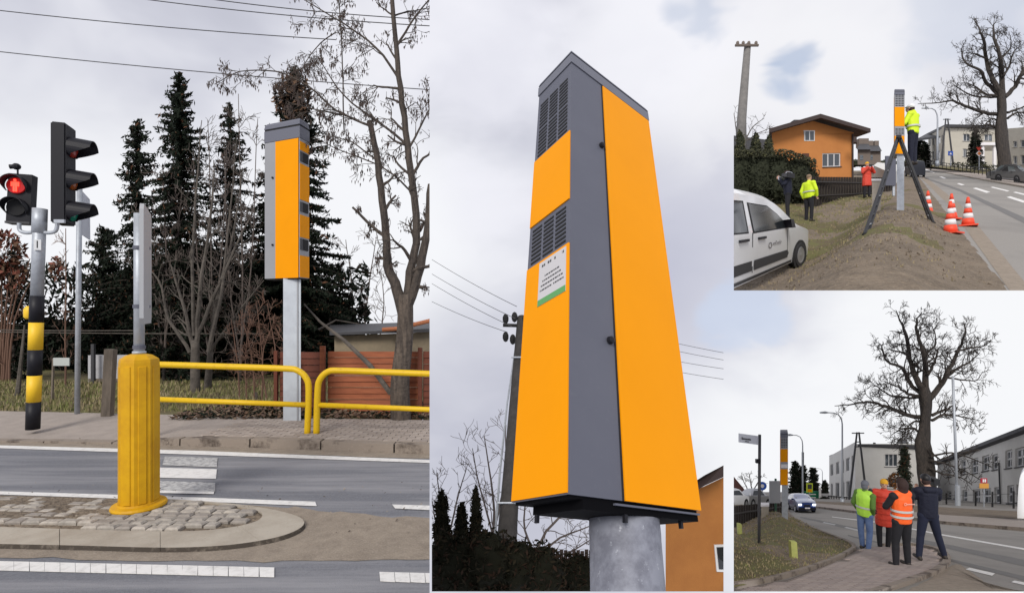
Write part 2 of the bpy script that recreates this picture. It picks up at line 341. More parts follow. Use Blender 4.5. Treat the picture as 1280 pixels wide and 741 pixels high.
# ---------------------------------------------------------------- the roadside measuring cabinet (seen in all four places)
def cabinet(label, Pf, A, B, H, gy, origin, ends, side_cams=False, slots=None, tilt=0., mg=m_boxg, mo=m_org, rows=True, sticker=None, bolts=(), cap=.09, vents=(), wins=(), capin=.05, ga=None, group=None):
    """Pf(a,b,c): a along the service door, b along the narrow end, c up. gy=(a0,a1) door panel; ends=[(c0,c1)] yellow plates"""
    t = thing('speed_camera_housing', label, 'speed camera', origin, group)
    def B_(name, m, *bx, sm=False):
        mb = MB(); mb.map = Pf
        for b in bx: mb.box(*b)
        return mb.build(name, m, t)
    hc = H*(1-cap)
    mb = MB(); mb.map = Pf; mb.box((0, 0, 0), (A, B, hc)); mb.build('housing', mg, t)
    mb = MB(); e = .006*A/.7; ci = capin*A
    # hood: straight skirt, then a shallow domed lid
    top = [(-e, -e, hc+.003*H), (A+e, -e, hc+.003*H), (A+e, B+e, hc+.003*H), (-e, B+e, hc+.003*H)]
    lv = [(0, hc+.003*H), (ci*.12, hc+(H-hc)*.62)]
    mb.map = Pf; vs = []
    prof = [(0, hc+.002*H), (0, hc+(H-hc)*.56), (ci*.06, hc+(H-hc)*.57)]
    for i, z in prof: vs += [(-e+i*.3, -e+i, z+tilt*0), (A+e-i, -e+i, z), (A+e-i, B+e-i, z), (-e+i*.3, B+e-i, z)]
    n = len(prof); mb.add(vs, [(k*4+j, k*4+(j+1) % 4, (k+1)*4+(j+1) % 4, (k+1)*4+j) for k in range(n-1) for j in range(4)]+[(n*4-4, n*4-3, n*4-2, n*4-1), (0, 1, 2, 3)])
    hood = mb.build('hood', m_boxgl, t)
    mb = MB(); mb.map = Pf; vs = []
    for i, z in ((ci*.10, hc+(H-hc)*.655), (-e, hc+(H-hc)*.66), (ci*.04, hc+(H-hc)*.84), (ci*.35, hc+(H-hc)*.95), (ci*1.3, H)):
        vs += [(min(i, i*.5), i, z), (A-i*1.6, i, z), (A-i*1.6, B-i, z), (min(i, i*.5), B-i, z)]
    mb.add(vs, [(k*4+j, k*4+(j+1) % 4, (k+1)*4+(j+1) % 4, (k+1)*4+j) for k in range(4) for j in range(4)]+[(16, 17, 18, 19), (0, 1, 2, 3)])
    mb.build('lid', m_boxgl, t)
    B_('lid_seam', m_blkm, ((.000, .000, hc+(H-hc)*.50), (A, B, hc+(H-hc)*.70)))
    B_('door_panel', mo, ((gy[0], -.012*A, .0), (gy[1], 0.002, hc-.002*H)))
    B_('door_seam', m_blkm, ((gy[0]-.012*A if gy[0] > 0 else gy[1]+.004*A, -.004*A, .0), (gy[0] if gy[0] > 0 else gy[1]+.014*A, .002, hc)))
    for c0, c1 in ends: B_('end_panel', mo, ((-.010*A, .012*B, c0), (.002, B-.012*B, c1)))
    for (c0, c1, nr, blocks) in vents:
        for bcol in range(3):
            b0 = B*(.10+.29*bcol); b1 = b0+B*.235
            for k in range(nr*blocks):
                cc = c0+(c1-c0)*(k+.15+(.0 if k < nr else .25))/(nr*blocks+.25*(blocks-1)); h = (c1-c0)/(nr*blocks)*.50
                o = B_('vent_slot', m_blkm, ((-.004*A, b0, cc), (.003*A, b1, cc+h)))
        f = MB(); f.map = Pf
        for bcol in range(3):
            b0 = B*(.10+.29*bcol); b1 = b0+B*.235
            for k in range(nr*blocks):
                cc = c0+(c1-c0)*(k+.15+(.0 if k < nr else .25))/(nr*blocks+.25*(blocks-1)); h = (c1-c0)/(nr*blocks)*.60
                f.add([(-.001*A, b0, cc+h*1.25), (-.001*A, b1, cc+h*1.25), (-.022*A, b1, cc+h*.72), (-.022*A, b0, cc+h*.72)], [(0, 1, 2, 3)])
        pass
    for c0, c1 in wins:
        wd = B_('camera_window', m_blkm, ((-.016*A, B*.30, c0), (.0, B*.86, c1)))
        B_('window_surround', m_dgr, ((-.014*A, B*.06, c0), (-.001, B*.30, c1)))
    for (a, c) in bolts:
        mb = MB(); p = Pf(a, 0, c); ax = Pf(a, -.1, c)-p
        mb.lathe(p, [(.011*A/.7, 0), (.017*A/.7, .006*A/.7), (.015*A/.7, .02*A/.7), (.006*A/.7, .024*A/.7)], 14, 0, ax); mb.build('door_lock', m_blk, t, smooth=False)
    return t

# ================================================================ PLACE 2: looking up at the cabinet
CUR[0] = P2
D1 = V((923, 640, -336)).normalized(); D2 = V((-528, 640, -320)).normalized(); D3 = V((78, 640, 926)).normalized()
D1.normalize()
O2 = W(711, 617, 2.0)
def F2(a, b, c): return O2+D1*a+D2*b+D3*c
def tpx(o, n, px): k = (px-CX)/FP; return (k*o.y-o.x)/(n.x-k*n.y)
def tpy(o, n, py): k = (CY-py)/FP; return (k*o.y-(o.z-CAMZ))/(n.z-k*n.y)
A2 = tpx(O2, D1, 875); g2 = tpx(O2, D1, 780); B2 = tpx(O2, D2, 640); H2 = tpy(O2, D3, 60)
cy2 = lambda y: tpy(O2, D3, y)
hc2 = tpy(F2(g2, 0, 0), D3, 108)
bt = lambda a, y: (a, tpy(F2(a, 0, 0), D3, y))
cab2 = cabinet('large grey and orange speed camera seen close-up from below, with vents and two locks', F2, A2, B2, H2, (g2, A2-.004), O2,
    [(.006, cy2(303)), (cy2(248), cy2(163))], vents=[(cy2(160), cy2(92), 8, 2), (cy2(299), cy2(252), 9, 1)],
    bolts=[bt(g2*.86, 183), bt(g2*.84, 426)], cap=1-hc2/H2, capin=.11)
mb = MB(); mb.map = F2                                    # sticker on the end panel
s0, s1 = cy2(362), cy2(306); mb.box((-.0135*A2, B2*.06, s0), (-.009*A2, B2*.66, s1)); stk = mb.build('sticker', M('sticker_paper', (.50, .49, .50), .6), cab2)
mb = MB(); mb.map = F2; mb.box((-.0145*A2, B2*.06, s0), (-.0134*A2, B2*.66, s0+(s1-s0)*.13)); mb.build('sticker_band', M('sticker_green', (.10, .30, .10), .6), stk)
ink = MB(); ink.map = F2; rr = random.Random(3)
for k, (c, b0, b1) in enumerate(((.86, .52, .60), (.86, .38, .47), (.86, .28, .31), (.88, .10, .14), (.60, .20, .52), (.50, .16, .57), (.40, .12, .60), (.30, .36, .62), (.30, .10, .32))):
    b = b0
    while b < b1:
        wv = rr.uniform(.02, .05); ink.box((-.0142*A2, B2*b, s0+(s1-s0)*c), (-.0134*A2, B2*min(b1, b+wv), s0+(s1-s0)*(c+.035 if k > 3 else c+.06))); b += wv+.012
ink.build('printed_text', m_dgr, stk)
mb = MB()
for (x, y) in ((747, 95), (760, 107), (773, 116), (785, 128), (797, 136), (806, 146)):
    a = tpx(F2(0, 0, hc2), D1, x); k = tpy(F2(a, 0, 0), D3, y); p = F2(a, 0, k); mb.lathe(p-D2*.002, [(.004, 0), (.005, .003), (.002, .005)], 8, 0, -D2)
mb.build('hood_rivets', m_blk, cab2)
m_tray = M('black_tray', (.004, .004, .005), .9, spec=.05)
# underside: black base tray set in, small bracket ends hanging below
mb = MB(); mb.map = F2; mb.box((.012, .012, -.012), (A2-.012, B2-.012, .003)); mb.build('base_tray', m_tray, cab2)
mb = MB(); mb.map = F2; mb.box((A2*.10, B2*.03, -.05), (A2*.99, B2*.88, -.012)); mb.build('mounting_plate', m_tray, cab2)
mb = MB(); mb.map = F2; mb.box((A2*.30, -.006, -.022), (A2*.985, B2*.02, -.014)); mb.build('tray_edge', m_boxg, cab2)
for a, b in ((.10, .80), (.88, .12), (.40, .06)):
    mb = MB(); mb.map = F2; mb.box((A2*a-.008, B2*b-.008, -.085), (A2*a+.008, B2*b+.008, -.05)); mb.build('mounting_bolt', m_blk, cab2)
pc = F2(A2*.585, B2*.46, -.05); rp = .160
mb = MB(); mb.lathe(pc, [(rp, -2.3), (rp, -.6), (rp*.998, -.3), (rp, -.09), (rp*1.01, -.06), (rp, 0)], 40, 0, D3); mb.build('mast', m_galvd, cab2, smooth=True)
# utility pole
def affpole(px0, py0, px1, py1, d0, r0, r1): 
    p = W(px0, py0, d0); L = tpy(p, D3, py1); return p, L
p, L = affpole(634, 668, 653, 397, 9., .16, .1)
up = thing('utility_pole', 'grey concrete utility pole with insulators rising behind the dark hedge, left of the big column', 'utility pole', p)
mb = MB(); mb.tube([p-D3*2, p+D3*L], [.20, .115], 12); mb.build('pole', M('pole_concrete', (.035, .032, .03), .9, n=(8, (.055, .05, .047), .4, .7), b=(30, .4, .01)), up, smooth=True)
mb = MB(); a = p+D3*(L-.25); mb.tube([a+V((-.42, 0, .04)), a+V((.3, 0, .02))], .045, 6); mb.build('cross_arm', m_blkm, up)
for dx, dz in ((-.36, .18), (-.16, .22), (.08, .16), (-.36, -.22), (-.2, -.28)):
    mb = MB(); mb.ell(a+V((dx, 0, dz)), (.07, .07, .12), 8); mb.build('insulator', m_blkm, up)
mb = MB(); mb.tube([a+V((-.1, -.15, -.2)), a+V((-.3, -.2, -1.4))-D3*.3, a-D3*3.2+V((-.22, -.1, 0)), a-D3*5.5+V((-.2, -.1, 0))], .022, 5); mb.build('down_cable', m_galv, up)
mb = MB(); mb.tube([p+D3*.62+V((-.22, -.21, 0)), p+D3*.62+V((.22, -.21, 0))], .018, 5); mb.tube([p+D3*3.6+V((-.18, -.2, 0)), p+D3*3.6+V((.18, -.2, 0))], .018, 5); mb.build('clamp_band', m_galv, up)
def wire(pts, d, r, label, group, px_sag=3, d1=None):
    P = []; (x0, y0), (x1, y1) = pts
    for i in range(13):
        t = i/12; P.append(W(x0+(x1-x0)*t, y0+(y1-y0)*t+px_sag*4*t*(1-t), d+((d1 or d)-d)*t))
    mb = MB(); mb.tube(P, r, 5); o = mb.build('overhead_wire', m_wire, None, W(x0, y0, d)); tag(o, label, 'wire', group); return o
for i, (a, b) in enumerate((((536, 322), (646, 383)), ((536, 340), (644, 398)), ((536, 352), (640, 408)), ((536, 375), (634, 415)))):
    wire((a, b), 14, .006, ['topmost', 'second highest', 'second lowest', 'lowest'][i]+' of four thin wires left of the pole behind the dark hedge', 'wires left of the tall column', 2, 9.2)
for i, (a, b) in enumerate((((800, 418), (906, 441)), ((800, 428), (906, 450)), ((800, 442), (906, 461)), ((800, 455), (906, 474)))):
    wire((a, b), 16, .007, ['topmost', 'second highest', 'second lowest', 'lowest'][i]+' of four thin wires right of the big orange column', 'wires right of the tall column', 1)
# hedge, thujas, bare trees
rg = random.Random(11)
um = UM(7.); mb = MB()
blobs(mb, [(566, 715, 44, 52, 30), (612, 705, 42, 46, 34), (650, 712, 34, 40, 30), (680, 722, 28, 44, 30), (590, 770, 80, 60, 30), (660, 790, 70, 60, 30)], 9000, 2.6, rg, um, True, 1.7, 3)
tag(mb.build('hedge', m_thu, None, um(V((620, 760, 0)))), 'dark bushy evergreen hedge at the foot of the picture left of the big column', 'hedge')
um = UM(8.)
mb = MB(); blobs(mb, [(722, 722, 34, 32, 20), (700, 752, 40, 34, 20)], 2600, 2.2, rg, um, True, 1.6, 3)
tag(mb.build('shrub', m_thu, None, um(V((715, 760, 0)))), 'low brownish shrub in front of the dark fence beside the galvanised mast', 'shrub')
for (x, tp, bs, rx, lb) in ((552, 612, 690, 13, 'leftmost dark conical thuja rising above the hedge'), (577, 628, 690, 11, 'short middle thuja between two taller ones above the hedge'), (595, 608, 690, 9, 'narrow pointed thuja nearest to the utility pole above the hedge')):
    t = thing('thuja', lb, 'conifer', UM(8.5)(V((x, bs, 0))), 'thujas above the hedge'); um = UM(8.5)
    mb = MB(); h = bs-tp; blobs(mb, [(x, bs-h*.3, rx, h*.36, rx), (x, bs-h*.6, rx*.72, h*.36, rx*.7), (x, bs-h*.8, rx*.42, h*.22, rx*.4)], 900, 2.0, rg, um, True, 1.8, 2); mb.build('crown', m_thu, t)
    mb = MB(); mb.tube([um(V((x, bs+20, 0))), um(V((x, bs-h*.3, 0)))], .05, 6); mb.build('trunk', m_barkd, t)
def baretree(name, label, base, limbs, d, bark, twigm, rng, group=None, trunk=None, r=(3, 2), leaf=None, smooth=True, cat='bare tree', extra=None, **kw):
    um = UM(d); t = thing(name, label, cat, um(V((base[0], base[1], 0))), group)
    tr = tmb(d); P = sub([V((*q[:2], 0)) for q in trunk], 4); k = len(P)
    tr.tube([um(q) for q in P], [tr.sc*(r[0]+(r[1]-r[0])*i/(k-1)) for i in range(k)], 10); tr.build('trunk', bark, t, smooth=smooth)
    cr = tmb(d); tips = []
    for L in limbs:
        limb(cr, L[0], L[1], L[2], um, rng, tips=tips, **{**kw, **(L[3] if len(L) > 3 else {})})
    cr.build('crown', twigm, t)
    if leaf:
        lf = tmb(d)
        for pts in tips:
            if rng.random() < leaf[1]:
                for _ in range(leaf[3]):
                    q = pts[rng.randrange(len(pts))]+V((rng.gauss(0, 1.5), rng.uniform(0, 4), rng.gauss(0, 1.5)))
                    s = leaf[2]*rng.uniform(.6, 1.2); dx = rng.uniform(-.4, .4)*s
                    lf.add([um(q), um(q+V((s*.4, s, 0))), um(q+V((dx, s*3, 0))), um(q+V((-s*.4, s, 0)))], [(0, 1, 2, 3)])
        lf.build('hanging_seed_pods', leaf[0], t, kind='stuff')
    return t
baretree('bare_tree', 'thin bare tree at the far left edge behind the three thujas', (556, 700), [([(560, 690), (553, 640), (546, 590)], 1.6, .5), ([(558, 680), (570, 630), (584, 580)], 1.5, .4), ([(560, 680), (545, 650), (538, 610)], 1.2, .4)], 22, m_barkd, m_twig, random.Random(4), trunk=[(560, 740), (560, 680)], kids=8, kl=34, lvl=2, kk=2, up=.12)
baretree('bare_tree', 'taller bare tree between the thujas and the utility pole', (612, 700), [([(618, 690), (616, 620), (606, 545)], 2.2, .5), ([(618, 660), (630, 600), (632, 530)], 1.8, .5), ([(617, 670), (600, 610), (590, 560)], 1.5, .4)], 20, m_barkd, m_twig, random.Random(8), trunk=[(618, 745), (618, 680)], kids=9, kl=36, lvl=2, kk=2, up=.12)
baretree('bare_tree', 'spreading bare tree with arching branches below the cabinet, right of the utility pole', (672, 700), [([(668, 690), (690, 655), (722, 632), (745, 625)], 2.0, .5), ([(666, 690), (655, 650), (662, 600)], 1.8, .5), ([(668, 700), (700, 672), (745, 655)], 1.8, .5), ([(668, 700), (710, 690), (748, 668)], 1.4, .5)], 18, m_barkd, m_twig, random.Random(5), trunk=[(666, 760), (667, 690)], kids=9, kl=34, lvl=2, kk=2)
# dark fence behind shrub
mb = MB(); t = thing('board_fence', 'low dark brown fence seen between the shrub and the galvanised mast', 'fence', W(700, 745, 14))
for k in range(14):
    x = 684+k*5.2; mb = MB(); mb.hexa([W(x, 755, 14), W(x+4.6, 755, 14), W(x+4.6, 755, 14.05), W(x, 755, 14.05), W(x, 686+(k % 3), 14), W(x+4.6, 686+(k % 3), 14), W(x+4.6, 686+(k % 3), 14.05), W(x, 686+(k % 3), 14.05)]); mb.build('board', M('dark_board', (.03, .018, .014), .8) if k == 0 else bpy.data.materials['dark_board'], t)
# orange gable at the right
m_stucco = M('orange_stucco', (.36, .145, .035), .9, n=(2, (.30, .115, .028), .35, .7), b=(60, .3, .01)); m_roof = M('dark_roof', (.035, .022, .02), .8); m_wfr = M('window_frame_white', (.60, .60, .60), .5)
h = thing('orange_house', 'orange rendered house wall with dark eave and small window right of the big mast', 'house', W(870, 760, 9))
mb = MB(); q = [W(832, 790, 9), W(960, 790, 9), W(960, 570, 9), W(832, 630, 9)]; mb.rprism(q, .35); mb.build('wall', m_stucco, h)
mb = MB(); q = [W(828, 628, 8.9), W(880, 594, 8.5), W(960, 552, 8.5), W(960, 570, 8.5), W(880, 607, 8.5), W(828, 640, 8.9)]; mb.rprism(q, .4); rf = mb.build('roof', m_roof, h)
for k in range(0):
    x = 872+k*9; mb = MB(); mb.tube([W(x, 598-k*4.6, 8.45), W(x+2, 590-k*4.6, 8.6)], .035, 5); mb.build('roof_tile', m_roof, rf)
mb = MB(); q = [W(893, 681, 8.97), W(940, 679, 8.97), W(940, 716, 8.97), W(896, 714, 8.97)]; mb.prism(q, V((0, .1, 0))); wf = mb.build('window', m_wfr, h)
mb = MB(); q = [W(896, 684, 8.95), W(940, 682, 8.95), W(940, 712, 8.95), W(899, 711, 8.95)]; mb.prism(q, V((0, .05, 0))); mb.build('pane', m_glass, wf)
# ================================================================ PLACE 1: island, road, signals
CUR[0] = P1; G = P1.G; T1 = (1.6)
def sheet(place, pts, h, mat, name, kind='structure', parent=None, nsub=0):
    mb = MB(); mb.poly([place.G(x, y, h) for x, y in pts]); o = mb.build(name, mat, parent)
    if kind: o['kind'] = kind
    return o
sheet(P1, [(-500, 1500), (1400, 1500), (700, 571), (-500, 545)], 0, m_asph, 'road')
# far grass and litter ground, behind the pavement
mb = MB(); g = [(-12, 8.9), (1.2, 8.2), (12, 8.2), (60, 90), (-90, 90), (-40, 8.9)]
mb.poly([P1.L(x, d, .115) for x, d in g]); mb.build('ground', m_grass, kind='structure')
# pavement
kb = [G(-260, 547), G(0, 553.5), G(120, 555), G(330, 560), G(560, 569)]
def kpt(i, n=64):
    t = i/n*(len(kb)-1); k = min(len(kb)-2, int(t)); return kb[k].lerp(kb[k+1], t-k)
mb = MB()
for i in range(64):
    a, b = kpt(i), kpt(i+1); h = [.03+.09*min(1, max(0, (p.x+5.2)/.9)) for p in (a, b)]
    mb.poly([a+V((0, .06, h[0]-.02)), b+V((0, .06, h[1]-.02)), V((b.x, 8.2+(-b.x-1)*.10 if b.x < 0 else 8.1, 0))+V((0, 0, P1.s*8.3+.124)), V((a.x, 8.2+(-a.x-1)*.10 if a.x < 0 else 8.1, 0))+V((0, 0, P1.s*8.3+.124))])
pav = mb.build('pavement', m_pave, kind='structure')
kr = MB(); x = kb[0].x; i = 0; ks = thing('kerb', 'raised', 'kerb', kb[0]); 
for k in ('label', 'category'): del ks[k]
ks['kind'] = 'structure'
def kat(x):
    for a, b in zip(kb, kb[1:]):
        if a.x <= x <= b.x: return a.lerp(b, (x-a.x)/(b.x-a.x))
    return kb[-1]
while x < kb[-1].x-.3:
    a, b = kat(x+.012), kat(min(x+.99, kb[-1].x)); hh = [.03+.09*min(1, max(0, (p.x+5.2)/.9)) for p in (a, b)]
    mb = MB(); y1 = V((0, .15, 0)); up_ = lambda h: V((0, 0, h)); j = R.uniform(-.006, .006)
    mb.hexa([a-up_(.1), b-up_(.1), b+y1-up_(.1), a+y1-up_(.1), a+up_(hh[0]+j)+V((0, .012, 0)), b+up_(hh[1]+j)+V((0, .012, 0)), b+y1+up_(hh[1]+j), a+y1+up_(hh[0]+j)]); mb.build('kerb_stone', m_kerb, ks); x += 1.0
# dirt strips (sheets 4 mm proud)
def strip(name, up_pts, lo_pts, h, mat, wob=2.0, n=30):
    def at(pp, t):
        k = t*(len(pp)-1); i = min(len(pp)-2, int(k)); f = k-i; return (pp[i][0]*(1-f)+pp[i+1][0]*f, pp[i][1]*(1-f)+pp[i+1][1]*f)
    A = [at(up_pts, i/n) for i in range(n+1)]; B = [at(lo_pts, i/n) for i in range(n+1)]
    A = [(x, y+R.uniform(-wob, wob)) for x, y in A]; B = [(x, y+R.uniform(-wob, wob)) for x, y in B]
    mb = MB()
    for i in range(n): mb.poly([CUR[0].G(*A[i], h), CUR[0].G(*A[i+1], h), CUR[0].G(*B[i+1], h), CUR[0].G(*B[i], h)])
    return mb.build(name, mat, kind='structure')
strip('kerb_dirt', [(-260, 545), (0, 552), (330, 559), (560, 568.5)], [(-260, 550), (0, 557), (330, 566), (560, 574)], .004, m_dirt, .6)
strip('island_dirt', [(-260, 615), (0, 620), (360, 633), (430, 640), (560, 650)], [(-260, 700), (0, 696), (330, 702), (560, 700)], .004, m_dirt, 2.0)
# painted lines
def paint(name, q, mat=m_paint, h=.008): return sheet(CUR[0], q, h, mat, name)
paint('edge_line', [(-260, 546), (0, 556.2), (250, 563), (560, 575.5), (560, 579), (250, 568), (0, 559.8), (-260, 550)])
paint('lane_line', [(-260, 603), (0, 613.5), (200, 619.5), (394, 626.5), (396, 632), (200, 624.5), (0, 617.5), (-260, 607)])
paint('lane_line', [(490, 630), (560, 632), (560, 638), (494, 635)])
n = 20; xs = [(-40+383*i/n) for i in range(n+1)]
dsh = thing('broken_line', 'x', 'x', G(0, 707)); del dsh['label']; del dsh['category']; dsh['kind'] = 'structure'
for i in range(n):     # the near broken line is thermoplastic laid in cracked blocks
    a, b = xs[i]+R.uniform(.1, .35), xs[i+1]-R.uniform(.1, .35); ya = lambda x: 701.5+(x/343)*8; yb = lambda x: 712.5+(x/343)*8.5
    mb = MB(); mb.prism([G(a, ya(a), .004), G(b, ya(b), .004), G(b+R.uniform(-.5, .5), yb(b), .004), G(a+R.uniform(-.5, .5), yb(a), .004)], V((0, 0, .005))); mb.build('paint_block', m_paint, dsh)
for i in range(4):
    a, b = 474+i*19+.3, 474+(i+1)*19-.3
    mb = MB(); mb.prism([G(a, 715+i*.5, .004), G(b, 715.5+i*.5, .004), G(b+1, 727+i*.5, .004), G(a+1, 726+i*.5, .004)], V((0, 0, .005))); mb.build('paint_block', m_paint, dsh)
for q, m in (([(206, 570), (272, 572), (271, 583.5), (203, 581)], m_paintw), ([(199, 584), (271, 586), (270, 598), (196, 596.5)], m_paint), ([(190, 600), (269, 603), (269, 614), (185, 612)], m_paintw), ([(160, 610.5), (268, 613), (267, 617), (160, 615)], m_paint)):
    paint('crossing_stripe', q, m)
# island
m_kface = M('dark_kerb_face', (.055, .045, .036), .95, n=(14, (.16, .135, .11), .5, .7))  # outer kerb faces coloured darker than the stone tops
isl = thing('traffic_island', 'x', 'x', G(100, 660)); del isl['label']; del isl['category']; isl['kind'] = 'structure'
hO = .035; oe = [(-260, 676), (-60, 679), (0, 680), (100, 682), (200, 684.5), (270, 682.5), (325, 676), (362, 667), (381, 656), (376, 646), (345, 637), (300, 630), (250, 625.5), (200, 622.5)]
ie = [(-260, 655), (-60, 657), (0, 658), (100, 661), (200, 663.5), (258, 662), (300, 656.5), (322, 650), (328, 643), (322, 638), (300, 633), (270, 629), (235, 626), (200, 624)]
hI = .05
def ev(pp, t):
    k = t*(len(pp)-1); i = min(len(pp)-2, int(k)); f = k-i; return (pp[i][0]*(1-f)+pp[i+1][0]*f, pp[i][1]*(1-f)+pp[i+1][1]*f)
O_ = sub([G(*p, hO) for p in oe], 4); I_ = sub([G(*p, hO) for p in ie], 4)
cuts = [0, 3, 7, 11, 16, 24, 32, 40, 52]
for a, b in zip(cuts, cuts[1:]):
    mb = MB(); m_ = b-a
    P = [O_[a+i] for i in range(m_+1)]; Q = [I_[a+i] for i in range(m_+1)]
    P[0] = P[0].lerp(P[1], .03); Q[0] = Q[0].lerp(Q[1], .03)
    vs = [p-V((0, 0, .034)) for p in P]+[p+(q-p)*.03 for p, q in zip(P, Q)]+list(Q)+[q-V((0, 0, .07)) for q in Q]; k = m_+1
    vs[k:2*k] = [v+V((0, 0, .0)) for v in vs[k:2*k]]
    mb.add(vs, [(r*k+i, r*k+i+1, (r+1)*k+i+1, (r+1)*k+i) for r in range(3) for i in range(m_)]+[(0, k, 2*k, 3*k), (k-1, 2*k-1, 3*k-1, 4*k-1)])
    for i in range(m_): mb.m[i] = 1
    mb.build('kerb_stone', [m_kerbl, m_kface], isl)
ring = [p for p in I_]; back = [G(180, 622, hO), G(0, 617, hO), G(-260, 606, hO)]
poly = [(p.x, p.y) for p in ring+back]
mb = MB(); mb.poly([P1.L(x, y, .022) for x, y in poly]); mb.build('island_bed', m_soil, isl)
def inside(x, y, P):
    c = False; j = len(P)-1
    for i in range(len(P)):
        if (P[i][1] > y) != (P[j][1] > y) and x < (P[j][0]-P[i][0])*(y-P[i][1])/(P[j][1]-P[i][1])+P[i][0]: c = not c
        j = i
    return c
yy = 3.6; row = 0; n_sett = 0
while yy < 5.4:
    xx = -5.6+(row % 2)*.07+R.uniform(0, .04)
    while xx < -1.0:
        wv = R.uniform(.105, .16); dv = .088
        xo, yo = xx+wv/2, yy+dv/2-.05*(xx+3)
        if all(inside(xo+sx*(wv/2-.01), yo+sy*(dv/2-.005), poly) for sx in (-1, 1) for sy in (-1, 1)):
            px, py = PX(P1.L(xo, yo, .08)); bury = (py < 640 and px < 160)
            if not (bury and R.random() < .55):
                hz = (.030 if bury else .052)+R.uniform(-.004, .005); g = .006; e = .014; mb = MB()
                c = [(-wv/2+g, -dv/2+g), (wv/2-g, -dv/2+g), (wv/2-g, dv/2-g), (-wv/2+g, dv/2-g)]
                c = [(a+R.uniform(-.007, .007), b+R.uniform(-.006, .006)) for a, b in c]
                lo = [P1.L(xo+a, yo+b, .0) for a, b in c]; md = [P1.L(xo+a, yo+b, hz-.012) for a, b in c]; hi = [P1.L(xo+a*(1-e/abs(a)), yo+b*(1-e*.7/abs(b)), hz+R.uniform(-.003, .003)) for a, b in c]
                mb.add(lo+md+hi, [(0, 1, 5, 4), (1, 2, 6, 5), (2, 3, 7, 6), (3, 0, 4, 7), (4, 5, 9, 8), (5, 6, 10, 9), (6, 7, 11, 10), (7, 4, 8, 11), (8, 9, 10, 11)])
                mb.build('sett', R.choice(m_sett), isl); n_sett += 1
        xx += wv
    yy += .092; row += 1
# yellow octagonal post on the island with grey pole and edge-on sign
B0 = G(174, 632, .055); sc_ = B0.y/FP
bp = thing('yellow_bollard', 'tall yellow eight-sided bollard on the cobbled traffic island, railing behind', 'bollard', B0)
mb = MB(); mb.lathe(B0, [(.0, 0), (.205, 0), (.208, .012), (.20, .028), (.16, .034), (.155, .05)], 32); mb.build('base_flange', m_yel, bp, smooth=False)
Hb = 190*sc_; ph = math.pi/8
mb = MB(); mb.lathe(B0, [(.150, .03), (.150, Hb-.07), (.146, Hb-.045), (.10, Hb-.012), (.055, Hb)], 8, ph=ph); mb.build('post_shell', m_yel, bp)
for k in range(8):
    a = k*math.pi/4; n_ = V((math.cos(a), math.sin(a), 0)); t_ = V((-n_.y, n_.x, 0)); c = B0+n_*(.150*math.cos(ph)); w2, w1 = .026, .031
    mb = MB(); zs = (.05, Hb-.10); e0, e1 = .001, .008
    q = [c-t_*w1-n_*e0+V((0, 0, zs[0])), c+t_*w1-n_*e0+V((0, 0, zs[0])), c+t_*w2+n_*e1+V((0, 0, zs[0]+.005)), c-t_*w2+n_*e1+V((0, 0, zs[0]+.005))]
    r_ = [p+V((0, 0, zs[1]-zs[0]-(.01 if i > 1 else 0))) for i, p in enumerate(q)]; mb.hexa(q+r_); mb.build('raised_strip', m_yel, bp)
pt = B0+V((0, 0, Hb)); Lp = (443-268)*sc_
sp = thing('sign_pole', 'grey pole with an edge-on traffic sign standing in the yellow bollard', 'sign', pt)
mb = MB(); mb.tube([pt-V((0, 0, .05)), pt+V((0, 0, Lp))], .040, 14); mb.lathe(pt, [(.052, 0), (.052, .02), (.043, .025)], 14); mb.build('pole', m_galv, sp, smooth=True)
yz = lambda py: CAMZ+(CY-py)*sc_
mb = MB(); dpl = (184-CX)/FP; x0 = dpl*4.12
sp0 = V((x0+.0, 4.08, 0)); sp1 = V(((189.5-CX)/FP*4.62, 4.62, 0)); dvv = (sp1-sp0).normalized(); nn = V((-dvv.y, dvv.x, 0)); zb, zt = yz(404), yz(265)
prof = []
for (a, z) in ((.06, 0), (.94, 0), (1, .05), (1, .95), (.94, 1), (.06, 1), (0, .95), (0, .05)):
    p = sp0.lerp(sp1, a); prof.append(V((p.x, p.y, zb+(zt-zb)*z)))
mb.prism(prof, nn*.028); mb.build('sign_plate', M('sign_back', (.40, .41, .42), .5, .3), sp)
for py in (312, 385, 436):
    mb = MB(); c = V((pt.x, pt.y, yz(py))); mb.lathe(c, [(.048, 0), (.048, .03)], 14)
    if py < 430: mb.box((c.x, c.y-.02, c.z), (c.x+.085, c.y+.02, c.z+.025))
    mb.build('clamp', m_boxg, sp)
# railings
def railing(label, outer, lower, posts, d):
    t = thing('guard_rail', label, 'railing', W(*outer[0], d), 'yellow tubular railings along the pavement')
    z = .0; r = .044
    mb = MB(); mb.tube(sub([W(x, y, d) for x, y in outer], 5), r, 12); mb.build('top_tube', m_yelr, t, smooth=True)
    mb = MB(); mb.tube([W(x, y, d) for x, y in lower], r*.85, 12); mb.build('lower_tube', m_yelr, t, smooth=True)
    return t
dR = FP*1.48/(542-410)
railing('left yellow tubular railing running behind the bollard to the grey mast', [(174, 545), (174, 490), (174, 468), (180, 457), (196, 455.5), (280, 458), (355, 460.5), (372, 463), (383, 473), (386, 490), (384, 545)], [(174, 498), (386, 506)], None, dR)
railing('right yellow tubular railing running off past the bare tree', [(395.5, 545), (397, 490), (400, 474), (410, 464.5), (425, 463), (480, 465), (620, 470)], [(398, 506), (620, 515)], None, dR)
